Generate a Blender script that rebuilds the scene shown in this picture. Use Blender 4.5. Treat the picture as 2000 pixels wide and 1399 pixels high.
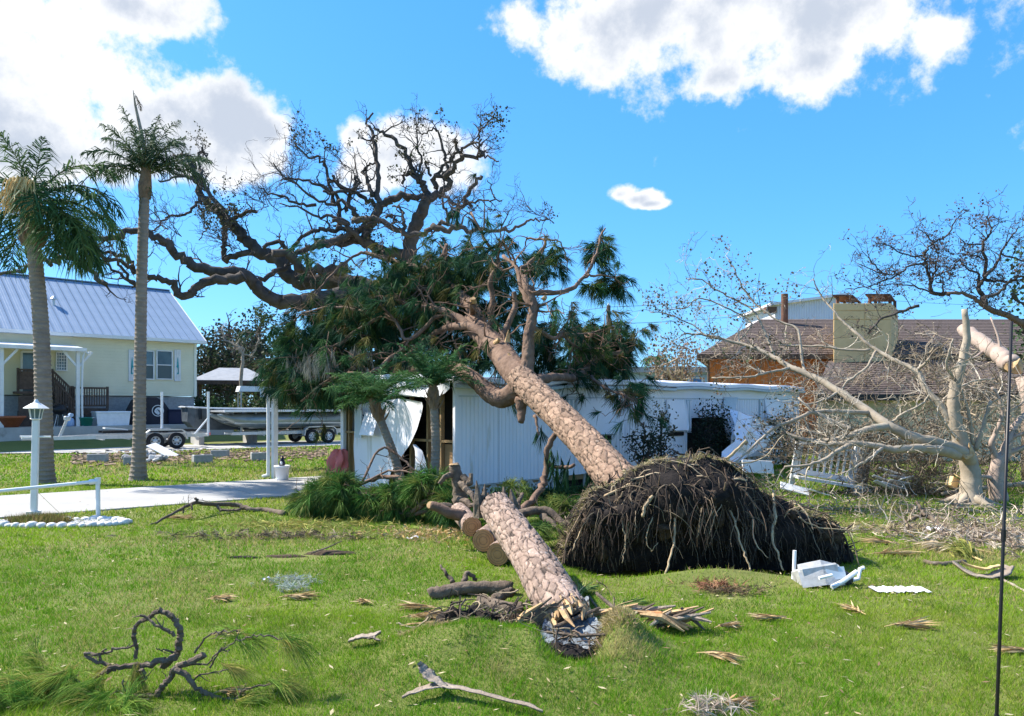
import bpy, math, random
import numpy as np
from mathutils import Vector, Matrix
R = math.radians
sc = bpy.context.scene
for o in list(bpy.data.objects): bpy.data.objects.remove(o)

# ---------------- camera ----------------
F = 1450.0            # focal length in pixels of the 2000 px wide photograph
CH = 2.0              # eye height
HY = 790.0            # horizon row
cam_d = bpy.data.cameras.new('camera'); cam = bpy.data.objects.new('camera', cam_d)
sc.collection.objects.link(cam); sc.camera = cam
cam.location = (0, 0, CH); cam.rotation_euler = (R(90), 0, 0)
cam_d.sensor_fit = 'HORIZONTAL'; cam_d.sensor_width = 36.0; cam_d.lens = 36.0*F/2000
cam_d.shift_y = (HY-699.5)/2000
cam_d.clip_start = 0.05; cam_d.clip_end = 3000

# ---------------- sun ----------------
SUN_EL, SUN_AZ = R(47), math.atan2(-0.90, 0.26)       # azimuth from +Y towards +X: the sun stands left, behind the scene
sd = Vector((math.sin(SUN_AZ)*math.cos(SUN_EL), math.cos(SUN_AZ)*math.cos(SUN_EL), math.sin(SUN_EL)))
sl = bpy.data.lights.new('sun', 'SUN'); sl.energy = 4.6; sl.angle = R(0.55); sl.color = (1.0, 0.93, 0.82)
so = bpy.data.objects.new('sun', sl); sc.collection.objects.link(so)
so.rotation_euler = sd.to_track_quat('Z', 'Y').to_euler(); so.location = sd*60

# ---------------- world: Nishita sky with broken cumulus ----------------
w = bpy.data.worlds.new('World'); sc.world = w; w.use_nodes = True
nt = w.node_tree; nt.nodes.clear()
def nn(t, **k):
    n = nt.nodes.new(t)
    for a, b in k.items(): setattr(n, a, b)
    return n
def lk(a, b): nt.links.new(a, b)
def mth(op, a, b=None, c=None, clamp=False):
    n = nn('ShaderNodeMath', operation=op, use_clamp=clamp)
    for i, v in enumerate((a, b, c)):
        if v is None: continue
        if isinstance(v, (int, float)): n.inputs[i].default_value = v
        else: lk(v, n.inputs[i])
    return n.outputs[0]
out = nn('ShaderNodeOutputWorld')
sky = nn('ShaderNodeTexSky', sky_type='NISHITA'); sky.sun_disc = False
sky.sun_elevation = SUN_EL; sky.sun_rotation = SUN_AZ
sky.air_density = 1.0; sky.dust_density = 0.3; sky.ozone_density = 3.0
sep = nn('ShaderNodeSeparateColor'); lk(sky.outputs[0], sep.inputs[0]); cmbc = nn('ShaderNodeCombineColor')
for i, (k_, g_) in enumerate(((.33, .92), (1.01, .64), (2.05, .50))):      # the photograph's richer blue: tone of the whole sky, every direction alike
    lk(mth('MULTIPLY', mth('POWER', sep.outputs[i], g_), k_), cmbc.inputs[i])
bg = nn('ShaderNodeBackground'); bg.inputs[1].default_value = 0.128; lk(cmbc.outputs[0], bg.inputs[0])
tc = nn('ShaderNodeTexCoord')
sp = nn('ShaderNodeSeparateXYZ'); lk(tc.outputs['Generated'], sp.inputs[0])
az = mth('ARCTAN2', sp.outputs[0], sp.outputs[1]); el = mth('ARCSINE', sp.outputs[2])
dirv = tc.outputs['Generated']
n1 = nn('ShaderNodeTexNoise'); n1.inputs['Scale'].default_value = 9.5; n1.inputs['Detail'].default_value = 9; n1.inputs['Roughness'].default_value = 0.62
lk(dirv, n1.inputs['Vector'])
n2 = nn('ShaderNodeTexNoise'); n2.inputs['Scale'].default_value = 3.4; n2.inputs['Detail'].default_value = 4
off = nn('ShaderNodeVectorMath', operation='ADD'); off.inputs[1].default_value = (3.1, 1.7, 0.4); lk(dirv, off.inputs[0]); lk(off.outputs[0], n2.inputs['Vector'])
cmb = nn('ShaderNodeCombineXYZ'); lk(az, cmb.inputs[0]); lk(el, cmb.inputs[1])
def pxdir(x, y):
    a = math.atan2(x-1000, F); e = math.atan2((HY-y)*math.cos(a), F); return a, e
CLOUDS = [(-60,100,240,190),(110,170,170,120),(300,215,190,100),(440,240,130,95),(60,300,150,60),(350,300,190,50),(520,255,60,40),(250,5,120,62),(-40,10,240,120),
          (780,300,150,72),(690,262,60,45),
          (1240,25,190,115),(1450,40,270,130),(1660,20,280,130),(1800,80,115,80),(1420,150,120,55),(1600,120,150,60),(1212,380,34,18),(1240,390,40,15),(1272,398,28,8)]
blobs = [pxdir(x, y)+(rx/F, ry/F) for x, y, rx, ry in CLOUDS]
_r = random.Random(5)
for k in range(30):                                      # the same broken cumulus goes on round the rest of the sky
    a = _r.uniform(0.75, 2*math.pi-0.75); e = _r.uniform(0.08, 1.1)
    blobs.append(((a+math.pi) % (2*math.pi)-math.pi, e, _r.uniform(.10,.26)/math.cos(e), _r.uniform(.05,.12)))
cur = None
for a, e, ra, re in blobs:
    v = nn('ShaderNodeVectorMath', operation='SUBTRACT'); lk(cmb.outputs[0], v.inputs[0]); v.inputs[1].default_value = (a, e, 0)
    v2 = nn('ShaderNodeVectorMath', operation='MULTIPLY'); lk(v.outputs[0], v2.inputs[0]); v2.inputs[1].default_value = (1/ra, 1/re, 0)
    ln = nn('ShaderNodeVectorMath', operation='LENGTH'); lk(v2.outputs[0], ln.inputs[0])
    d = mth('SUBTRACT', 1.0, ln.outputs['Value'])
    cur = d if cur is None else mth('SMOOTH_MAX', cur, d, 0.25)
cur = mth('MAXIMUM', cur, -1.0)
nz = mth('SUBTRACT', n1.outputs['Fac'], 0.5)
dens = mth('ADD', mth('MULTIPLY', cur, 1.0), mth('MULTIPLY', nz, 3.7))
mask = nn('ShaderNodeMapRange', interpolation_type='SMOOTHSTEP'); lk(dens, mask.inputs[0])
mask.inputs[1].default_value = -0.14; mask.inputs[2].default_value = 0.42; mask.inputs[3].default_value = 0; mask.inputs[4].default_value = 0.97
# thick middles of the clouds are greyer, edges whiter
sh = nn('ShaderNodeMapRange', interpolation_type='SMOOTHSTEP'); lk(mth('ADD', dens, mth('MULTIPLY', mth('SUBTRACT', n2.outputs['Fac'], .5), 3.0)), sh.inputs[0])
sh.inputs[1].default_value = 0.25; sh.inputs[2].default_value = 1.35
cr = nn('ShaderNodeMix', data_type='RGBA'); lk(sh.outputs[0], cr.inputs[0])
cr.inputs[6].default_value = (1.0, 1.0, 1.0, 1); cr.inputs[7].default_value = (0.56, 0.615, 0.71, 1)
bg2 = nn('ShaderNodeBackground'); lk(cr.outputs[2], bg2.inputs[0]); bg2.inputs[1].default_value = 0.50
mx = nn('ShaderNodeMixShader'); lk(mask.outputs[0], mx.inputs[0]); lk(bg.outputs[0], mx.inputs[1]); lk(bg2.outputs[0], mx.inputs[2])
lk(mx.outputs[0], out.inputs[0])

# ---------------- exposure ----------------
vs = sc.view_settings
sc.display_settings.display_device = 'sRGB'
vs.view_transform = 'Standard'; vs.look = 'None'; vs.gamma = 1.0; vs.use_curve_mapping = False; vs.exposure = 1.20
sc.render.engine = 'CYCLES'
sc.cycles.max_bounces = 6; sc.cycles.transparent_max_bounces = 6; sc.cycles.use_denoising = True
sc.cycles.sample_clamp_indirect = 6.0

# ======================= helpers =======================
C = sc.collection
def P(x, y, d): return np.array(((x-1000)/F*d, d, CH-(y-HY)/F*d))
def G(x, y):
    d = CH*F/(y-HY); return P(x, y, d)
def unit(v):
    n = np.linalg.norm(v); return v/n if n > 1e-9 else np.array((0, 0, 1.0))
def ss(a, b, x):
    t = np.clip((x-a)/(b-a), 0, 1); return t*t*(3-2*t)
# cheap value noise, vectorised
def _h(i, j, k):
    n = (i*374761393+j*668265263+k*2147483647+1274126177) & 0x7fffffff
    n = ((n ^ (n >> 13))*1274126177) & 0x7fffffff
    return ((n ^ (n >> 16)) & 0xffff)/65535.0
def vnoise(p, s=1.0):
    p = np.atleast_2d(np.asarray(p, float))*s
    i = np.floor(p).astype(np.int64); f = p-i; f = f*f*(3-2*f)
    r = 0
    for dx in (0, 1):
        for dy in (0, 1):
            for dz in (0, 1):
                wgt = (f[:,0] if dx else 1-f[:,0])*(f[:,1] if dy else 1-f[:,1])*(f[:,2] if dz else 1-f[:,2])
                r = r+wgt*_h(i[:,0]+dx, i[:,1]+dy, i[:,2]+dz)
    return r
def fbm(p, s=1.0, o=3):
    return sum(vnoise(np.asarray(p)+17.3*k, s*2**k)*0.5**k for k in range(o))/sum(.5**k for k in range(o))

class MB:
    """collects quads and triangles for one mesh object"""
    def __init__(s): s.v = []; s.q = []; s.t = []; s.c = []; s.n = 0
    def add(s, v, q=None, t=None, c=None):
        v = np.asarray(v, float).reshape(-1, 3); s.v.append(v)
        if q is not None and len(q): s.q.append(np.asarray(q, np.int64).reshape(-1, 4)+s.n)
        if t is not None and len(t): s.t.append(np.asarray(t, np.int64).reshape(-1, 3)+s.n)
        if c is None: c = np.ones((len(v), 3))
        s.c.append(np.broadcast_to(np.asarray(c, float), (len(v), 3))); s.n += len(v); return s
    def box(s, c, d, rz=0, rx=0, ry=0, col=None, bev=0):
        h = np.asarray(d, float)/2
        if bev:
            b = min(bev, h.min()*.6)
            pts = []
            M3 = np.array(Matrix.Rotation(rz, 3, 'Z') @ Matrix.Rotation(ry, 3, 'Y') @ Matrix.Rotation(rx, 3, 'X'))
            vs_, q, t = _bevbox(h, b)
            return s.add(vs_@M3.T+np.asarray(c), q, t, col)
        v = np.array([(x, y, z) for z in (-1, 1) for y in (-1, 1) for x in (-1, 1)], float)*h
        if rz or rx or ry:
            M3 = np.array(Matrix.Rotation(rz, 3, 'Z') @ Matrix.Rotation(ry, 3, 'Y') @ Matrix.Rotation(rx, 3, 'X')); v = v@M3.T
        return s.add(v+np.asarray(c), [(0,2,3,1),(4,5,7,6),(0,1,5,4),(2,6,7,3),(0,4,6,2),(1,3,7,5)], None, col)
    def bar(s, a, b, wd, hg, up=(0,0,1), col=None):
        a = np.asarray(a, float); b = np.asarray(b, float); t = unit(b-a); u = unit(np.cross(t, up)); n = np.cross(u, t)
        v = [p+u*wd/2*i+n*hg/2*j for p in (a, b) for i, j in ((-1,-1),(1,-1),(1,1),(-1,1))]
        return s.add(v, [(3,2,1,0),(4,5,6,7),(0,1,5,4),(1,2,6,5),(2,3,7,6),(3,0,4,7)], None, col)
    def tube(s, pts, rad, n=8, cap=True, rough=0, rng=None, col=None):
        pts = np.asarray(pts, float); m = len(pts); rad = np.broadcast_to(np.asarray(rad, float), (m,))
        tg = np.gradient(pts, axis=0); tg /= (np.linalg.norm(tg, axis=1, keepdims=True)+1e-12)
        u = np.cross(tg[0], (0.13, 0.31, 0.94)); u = unit(u) if np.linalg.norm(u) > .05 else unit(np.cross(tg[0], (1, 0, 0)))
        an = np.arange(n)*2*np.pi/n; ca, sa = np.cos(an)[:, None], np.sin(an)[:, None]
        V = np.empty((m, n, 3))
        for i in range(m):
            u = unit(u-tg[i]*np.dot(u, tg[i])); b = np.cross(tg[i], u)
            r = rad[i]
            if rough and rng is not None: r = r*(1+rng.uniform(-rough, rough, (n, 1)))
            V[i] = pts[i]+r*(ca*u+sa*b)
        ii = np.arange(m-1)[:, None]*n; jj = np.arange(n)[None, :]; j2 = (jj+1) % n
        q = np.stack([ii+jj, ii+j2, ii+n+j2, ii+n+jj], -1).reshape(-1, 4)
        v = V.reshape(-1, 3); t = None
        if cap:
            v = np.vstack([v, pts[0], pts[-1]]); k = m*n
            t = [(k, (j+1) % n, j) for j in range(n)]+[(k+1, (m-1)*n+j, (m-1)*n+(j+1) % n) for j in range(n)]
        return s.add(v, q, t, col)
    def lathe(s, c, prof, n=20, col=None):
        an = np.arange(n)*2*np.pi/n; m = len(prof)
        v = np.array([(c[0]+r*math.cos(a), c[1]+r*math.sin(a), c[2]+z) for r, z in prof for a in an])
        q = [(i*n+j, i*n+(j+1) % n, (i+1)*n+(j+1) % n, (i+1)*n+j) for i in range(m-1) for j in range(n)]
        k = len(v); v = np.vstack([v, (c[0], c[1], c[2]+prof[0][1]), (c[0], c[1], c[2]+prof[-1][1])])
        t = [(k, (j+1) % n, j) for j in range(n)]+[(k+1, (m-1)*n+j, (m-1)*n+(j+1) % n) for j in range(n)]
        return s.add(v, q, t, col)
    def grid(s, V, close=False, col=None):
        m, n = V.shape[:2]; ii = np.arange(m-1)[:, None]*n; jj = np.arange(n if close else n-1)[None, :]; j2 = (jj+1) % n
        q = np.stack([ii+jj, ii+j2, ii+n+j2, ii+n+jj], -1).reshape(-1, 4)
        return s.add(V.reshape(-1, 3), q, None, col)
    def slab(s, poly, z0, z1, col=None):
        n = len(poly); v = [(x, y, z0) for x, y in poly]+[(x, y, z1) for x, y in poly]
        q = [(i, (i+1) % n, n+(i+1) % n, n+i) for i in range(n)]
        t = [(0, i+1, i) for i in range(1, n-1)]+[(n, n+i, n+i+1) for i in range(1, n-1)]
        return s.add(v, q, t, col)
    def extrude(s, poly3, vec, col=None):
        p = np.asarray(poly3, float); n = len(p); v = np.vstack([p, p+np.asarray(vec)])
        q = [(i, (i+1) % n, n+(i+1) % n, n+i) for i in range(n)]
        t = [(0, i+1, i) for i in range(1, n-1)]+[(n, n+i, n+i+1) for i in range(1, n-1)]
        return s.add(v, q, t, col)
    def mesh(s, name, smooth=False):
        me = bpy.data.meshes.new(name)
        if not s.v: return me
        v = np.vstack(s.v); q = np.vstack(s.q) if s.q else np.zeros((0, 4), np.int64); t = np.vstack(s.t) if s.t else np.zeros((0, 3), np.int64)
        me.vertices.add(len(v)); me.vertices.foreach_set('co', v.astype(np.float32).ravel())
        me.loops.add(q.size+t.size); me.loops.foreach_set('vertex_index', np.concatenate([q.ravel(), t.ravel()]).astype(np.int32))
        me.polygons.add(len(q)+len(t))
        me.polygons.foreach_set('loop_start', np.concatenate([np.arange(len(q))*4, q.size+np.arange(len(t))*3]).astype(np.int32))
        me.update(calc_edges=True)
        me.polygons.foreach_set('use_smooth', np.full(len(q)+len(t), bool(smooth)))
        c = np.vstack(s.c)
        if not np.all(c == 1):
            at = me.color_attributes.new('col', 'FLOAT_COLOR', 'POINT')
            at.data.foreach_set('color', np.hstack([c, np.ones((len(c), 1))]).astype(np.float32).ravel())
        return me
def _bevbox(h, b):
    """box with chamfered edges: 24 vertices"""
    vs_ = []; idx = {}
    for sx in (-1, 1):
        for sy in (-1, 1):
            for sz in (-1, 1):
                for ax in range(3):
                    p = [sx*(h[0]-b), sy*(h[1]-b), sz*(h[2]-b)]; p[ax] = (sx, sy, sz)[ax]*h[ax]
                    idx[(sx, sy, sz, ax)] = len(vs_); vs_.append(p)
    q = []; t = []
    for ax in range(3):
        o1, o2 = [a for a in range(3) if a != ax]
        for sg in (-1, 1):
            def key(a, b_):
                k = [0, 0, 0]; k[ax] = sg; k[o1] = a; k[o2] = b_; return tuple(k)
            q.append([idx[key(*ab)+(ax,)] for ab in ((-1,-1),(1,-1),(1,1),(-1,1))])
        for a in (-1, 1):
            for b_ in (-1, 1):
                def key2(e):
                    k = [0, 0, 0]; k[ax] = e; k[o1] = a; k[o2] = b_; return tuple(k)
                q.append([idx[key2(-1)+(o1,)], idx[key2(1)+(o1,)], idx[key2(1)+(o2,)], idx[key2(-1)+(o2,)]])
    for sx in (-1, 1):
        for sy in (-1, 1):
            for sz in (-1, 1): t.append([idx[(sx, sy, sz, a)] for a in range(3)])
    return np.array(vs_, float), q, t

def smooth_path(pts, k=4):
    p = np.asarray(pts, float)
    if len(p) < 3: return np.array([p[0]+(p[-1]-p[0])*i/k for i in range(k+1)])
    e = np.vstack([2*p[0]-p[1], p, 2*p[-1]-p[-2]]); o = []
    for i in range(1, len(e)-2):
        for j in range(k):
            t = j/k
            o.append(.5*((2*e[i])+(-e[i-1]+e[i+1])*t+(2*e[i-1]-5*e[i]+4*e[i+1]-e[i+2])*t*t+(-e[i-1]+3*e[i]-3*e[i+1]+e[i+2])*t**3))
    o.append(p[-1]); return np.array(o)

def obj(name, mb, mat, parent=None, smooth=False, label=None, cat=None, group=None, kind=None, loc=None):
    me = mb if isinstance(mb, bpy.types.Mesh) else mb.mesh(name, smooth)
    if mat is not None and not me.materials:
        for m_ in (mat if isinstance(mat, (list, tuple)) else [mat]): me.materials.append(m_)
    o = bpy.data.objects.new(name, me); C.objects.link(o)
    if parent is not None: o.parent = parent
    if loc is not None: o.location = [float(x) for x in loc]
    if label: o['label'] = label
    if cat: o['category'] = cat
    if group: o['group'] = group
    if kind: o['kind'] = kind
    return o
def thing(name, label, cat, loc=(0, 0, 0), rz=0, group=None):
    o = bpy.data.objects.new(name, None); C.objects.link(o); o.empty_display_size = .2
    o.location = [float(x) for x in loc]; o.rotation_euler = (0, 0, rz); o['label'] = label; o['category'] = cat
    if group: o['group'] = group
    return o

# ---------------- materials ----------------
def mat(name, c1, c2=None, scale=4.0, rough=.8, bump=0.0, bscale=None, detail=5, metal=0.0, spec=.3, stretch=None, attr=False, trans=0.0, c3=None, s3=1.0, th3=.6, coat=0, glow=None):
    m = bpy.data.materials.new(name); m.use_nodes = True; t = m.node_tree; b = t.nodes['Principled BSDF']
    b.inputs['Roughness'].default_value = rough; b.inputs['Metallic'].default_value = metal; b.inputs['Specular IOR Level'].default_value = spec
    tcn = t.nodes.new('ShaderNodeTexCoord'); vec = tcn.outputs['Object']
    if stretch:
        mp = t.nodes.new('ShaderNodeMapping'); mp.inputs['Scale'].default_value = stretch; t.links.new(vec, mp.inputs[0]); vec = mp.outputs[0]
    def noise(s, dt=detail):
        n = t.nodes.new('ShaderNodeTexNoise'); n.inputs['Scale'].default_value = s; n.inputs['Detail'].default_value = dt; n.inputs['Roughness'].default_value = .62
        t.links.new(vec, n.inputs['Vector']); return n.outputs['Fac']
    def mixc(f, a, b_):
        x = t.nodes.new('ShaderNodeMix'); x.data_type = 'RGBA'
        t.links.new(f, x.inputs[0])
        for i, v in ((6, a), (7, b_)):
            if isinstance(v, tuple): x.inputs[i].default_value = v+(1,)
            else: t.links.new(v, x.inputs[i])
        return x.outputs[2]
    def ramp(f, lo, hi):
        r = t.nodes.new('ShaderNodeMapRange'); r.interpolation_type = 'SMOOTHSTEP'; r.inputs[1].default_value = lo; r.inputs[2].default_value = hi; t.links.new(f, r.inputs[0]); return r.outputs[0]
    col = tuple(c1)
    if c2 is not None: col = mixc(ramp(noise(scale), .33, .67), tuple(c1), tuple(c2))
    if c3 is not None: col = mixc(ramp(noise(s3), th3, th3+.12), col, tuple(c3))
    if attr:
        a = t.nodes.new('ShaderNodeAttribute'); a.attribute_name = 'col'
        if c2 is None and tuple(c1) == (1, 1, 1): col = a.outputs['Color']
        else:
            x = t.nodes.new('ShaderNodeMix'); x.data_type = 'RGBA'; x.blend_type = 'MULTIPLY'; x.inputs[0].default_value = 1.0
            if isinstance(col, tuple): x.inputs[6].default_value = col+(1,)
            else: t.links.new(col, x.inputs[6])
            t.links.new(a.outputs['Color'], x.inputs[7]); col = x.outputs[2]
    if isinstance(col, tuple): b.inputs['Base Color'].default_value = col+(1,)
    else: t.links.new(col, b.inputs['Base Color'])
    if bump:
        bn = t.nodes.new('ShaderNodeBump'); bn.inputs['Strength'].default_value = min(1, bump); bn.inputs['Distance'].default_value = .02*max(1, bump)
        t.links.new(noise(bscale or scale*3), bn.inputs['Height']); t.links.new(bn.outputs[0], b.inputs['Normal'])
    if trans:
        tr = t.nodes.new('ShaderNodeBsdfTranslucent'); ms = t.nodes.new('ShaderNodeMixShader'); ms.inputs[0].default_value = trans
        if isinstance(col, tuple): tr.inputs[0].default_value = col+(1,)
        else: t.links.new(col, tr.inputs[0])
        o = t.nodes['Material Output']; t.links.new(b.outputs[0], ms.inputs[1]); t.links.new(tr.outputs[0], ms.inputs[2]); t.links.new(ms.outputs[0], o.inputs[0])
    return m
M = {}
M['blade'] = mat('grass_blade', (1, 1, 1), rough=.8, attr=True, trans=.42, spec=.04)
M['leaf'] = mat('leaf_colour', (1, 1, 1), rough=.65, attr=True, trans=.25, spec=.12)
M['needle'] = mat('needle_colour', (1, 1, 1), rough=.65, attr=True, trans=.25, spec=.08)
M['concrete'] = mat('concrete', (.33, .325, .31), (.37, .365, .355), 1.2, .9, .15, 60, c3=(.27, .265, .25), s3=.8, th3=.62)
M['oldconcrete'] = mat('old_concrete', (.36, .35, .33), (.46, .45, .43), 1.0, .9, .3, 40, c3=(.25, .24, .22), s3=.7, th3=.6)
M['block'] = mat('concrete_block', (.28, .28, .28), (.36, .36, .35), 9, .95, .4, 50)
M['white_paint'] = mat('white_paint', (.76, .76, .75), (.68, .68, .67), 3, .5, c3=(.50, .49, .45), s3=4, th3=.68)
M['white_pvc'] = mat('white_pvc', (.82, .83, .84), (.74, .75, .76), 5, .35)
M['white_metal'] = mat('white_siding_metal', (.82, .82, .88), (.77, .775, .83), .9, .45, c3=(.68, .68, .70), s3=2.2, th3=.66, spec=.4)
M['white_stone'] = mat('white_stone', (.70, .69, .66), (.55, .54, .52), 12, .9, .4, 40)
M['trim'] = mat('trim_grey_blue', (.42, .50, .55), (.50, .57, .61), 3, .4)
M['wood_stud'] = mat('stud_wood', (.36, .24, .12), (.27, .17, .08), 6, .8, .2, 30, stretch=(6, 6, 1))
M['plywood'] = mat('plywood', (.42, .25, .12), (.30, .17, .08), 3, .8, .2, 20)
M['deck_wood'] = mat('weathered_deck_wood', (.075, .05, .038), (.12, .085, .065), 5, .85, .2, 30)
M['shade_black'] = mat('painted_shade_black', (.012, .011, .012), (.02, .018, .018), 2, .95)  # near-black colour that stands in for shade inside and in gaps
M['cream'] = mat('cream_vinyl_siding', (.74, .70, .51), (.70, .66, .475), 1.0, .55)
M['cream_trim'] = mat('cream_trim', (.80, .78, .66), None, rough=.5)
M['blue_roof'] = mat('blue_grey_metal_roof', (.19, .265, .37), (.215, .29, .40), 1.5, .6, spec=.15)
M['awning_roof'] = mat('awning_metal', (.72, .74, .78), (.66, .68, .72), 2, .4)
M['glass'] = mat('window_glass', (.07, .12, .15), (.10, .16, .19), 1.5, .08, spec=.6)
M['screen'] = mat('window_screen', (.10, .13, .13), None, rough=.7)
M['teal'] = mat('teal_paint', (.03, .33, .35), None, rough=.5)
M['black_cover'] = mat('black_vinyl_cover', (.012, .014, .022), (.02, .022, .034), 3, .5, .5, 6)
M['navy'] = mat('navy_plastic', (.012, .016, .045), (.018, .022, .055), 4, .5)
M['black_metal'] = mat('black_metal', (.015, .015, .018), None, rough=.4)
M['rubber'] = mat('tyre_rubber', (.018, .018, .020), (.028, .028, .03), 20, .85)
M['galv'] = mat('galvanised_steel', (.55, .57, .58), (.47, .49, .5), 6, .45, metal=.5)
M['alu'] = mat('boat_aluminium', (.30, .34, .35), (.22, .26, .27), 2, .35, metal=.6)
M['alu_dark'] = mat('weathered_hull', (.11, .13, .15), (.07, .085, .10), 3, .5, metal=.3)
M['green_tub'] = mat('green_plastic', (.02, .20, .15), None, rough=.4)
M['orange_item'] = mat('terracotta', (.35, .11, .05), (.28, .09, .04), 5, .7)
M['blue_plastic'] = mat('blue_plastic', (.30, .42, .62), None, rough=.4)
M['red_cloth'] = mat('coral_red_cloth', (.78, .22, .20), (.66, .16, .15), 4, .8, .4, 15)
M['palm_bark'] = mat('palm_trunk_bark', (.27, .225, .18), (.20, .165, .135), 3, .9, .5, 14, stretch=(1, 1, 3), c3=(.14, .12, .10), s3=5, th3=.63)
M['palm_fibre'] = mat('palm_boot_fibre', (.16, .10, .065), (.24, .16, .10), 8, .9, .6, 20)
M['palm_green'] = mat('green_crownshaft', (.12, .17, .05), (.17, .20, .07), 3, .5)
M['straw'] = mat('straw_flower_stalk', (.62, .46, .22), (.48, .34, .14), 8, .8)
M['oak_bark'] = mat('oak_bark', (.052, .043, .038), (.092, .076, .066), 3, .92, 1.0, 9, c3=(.10, .10, .085), s3=1.3, th3=.62)
M['oak_twig'] = mat('oak_twig', (.065, .052, .048), (.09, .072, .065), 3, .9)
M['pine_limb'] = mat('pine_limb_bark', (.135, .083, .058), (.215, .14, .10), 5, .9, 1.0, 14, c3=(.08, .055, .05), s3=7, th3=.56)
M['pine_bark'] = mat('pine_plate_bark', (.35, .24, .17), (.26, .17, .12), 9, .9, .8, 34, attr=True, c3=(.48, .38, .31), s3=14, th3=.6)
M['log_bark'] = mat('weathered_log_bark', (.38, .28, .225), (.28, .20, .16), 10, .9, .8, 36, attr=True, c3=(.47, .40, .36), s3=14, th3=.58)
M['dark_bark'] = mat('dark_wet_bark', (.10, .074, .055), (.175, .135, .10), 9, .9, 1.0, 22, c3=(.27, .235, .195), s3=18, th3=.62)
M['cut_wood'] = mat('fresh_cut_wood', (.46, .22, .09), (.56, .29, .13), 14, .75, .2, 50)
M['pale_wood'] = mat('splintered_wood', (.56, .38, .20), (.38, .23, .11), 9, .8, .5, 30, stretch=(1, 1, 1))
M['grey_wood'] = mat('grey_driftwood', (.36, .30, .235), (.25, .20, .155), 7, .9, .8, 40, c3=(.16, .12, .09), s3=16, th3=.6)
M['ash'] = mat('bluish_rotten_wood', (.12, .14, .165), (.27, .305, .335), 26, .95, .8, 60, c3=(.03, .03, .035), s3=12, th3=.55)
M['soil'] = mat('black_soil', (.010, .008, .008), (.022, .017, .015), 8, .98, 1.0, 20)
M['soil_brown'] = mat('brown_soil', (.05, .033, .022), (.09, .062, .042), 9, .98, 1.0, 30)
M['root'] = mat('root_bark', (1, 1, 1), rough=.9, attr=True)
M['root_pale'] = mat('pale_root', (.48, .37, .22), (.30, .22, .14), 9, .85, .4, 30)
M['gumbo'] = mat('pale_smooth_bark', (.38, .32, .245), (.29, .24, .18), 3, .75, .4, 14, c3=(.27, .26, .20), s3=2.2, th3=.6)
M['gumbo_pink'] = mat('pinkish_smooth_bark', (.41, .32, .26), (.33, .25, .205), 3, .75, .3, 12)
M['gumbo_twig'] = mat('pale_twig', (1, 1, 1), rough=.85, attr=True)
M['shingle'] = mat('brown_shingle', (.085, .066, .062), (.14, .11, .10), 12, .95, .5, 30, c3=(.22, .16, .12), s3=1.8, th3=.64)
M['cedar'] = mat('cedar_board', (.58, .20, .055), (.47, .155, .042), 3, .8, .2, 14, stretch=(2, 2, .4))
M['chimney'] = mat('tan_stucco_panel', (.78, .56, .28), (.70, .49, .24), 2, .9, .2, 30, c3=(.30, .25, .16), s3=2.5, th3=.66)
M['stucco'] = mat('beige_stucco', (.68, .59, .41), (.61, .53, .37), 2, .9, .2, 30)
M['rust'] = mat('rusty_steel', (.10, .05, .035), (.16, .08, .05), 8, .8)
M['white_corr'] = mat('white_corrugated_steel', (.70, .68, .76), (.64, .625, .70), 1, .5)
M['lichen_pole'] = mat('weathered_pole', (.10, .08, .07), (.15, .12, .10), 4, .9)
M['moss'] = mat('grey_moss', (1, 1, 1), rough=.9, attr=True, trans=.3)
M['straw_a'] = mat('dry_straw', (1, 1, 1), rough=.85, attr=True, trans=.15)
M['pebble'] = mat('white_pebbles', (1, 1, 1), rough=.8, attr=True)
M['mulch'] = mat('mulch_chips', (1, 1, 1), rough=.95, attr=True)
M['thatch'] = mat('grey_shed_roof', (.26, .28, .31), (.32, .34, .37), 3, .7)
M['siding_metal'] = mat('streaked_white_siding', (.82, .82, .88), (.76, .765, .82), .9, .45, c3=(.60, .585, .56), s3=1.6, th3=.60, stretch=(2.2, 2.2, .28), spec=.35)
M['dirty_white'] = mat('dirty_white_enamel', (.42, .43, .43), (.33, .33, .32), 9, .5, .2, 30, c3=(.20, .18, .15), s3=10, th3=.58)
M['blue_wall'] = mat('pale_blue_wall', (.34, .47, .58), (.30, .42, .53), 1, .7)
M['blue_glass'] = mat('bright_blue_pane', (.05, .18, .42), None, rough=.2)
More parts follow.
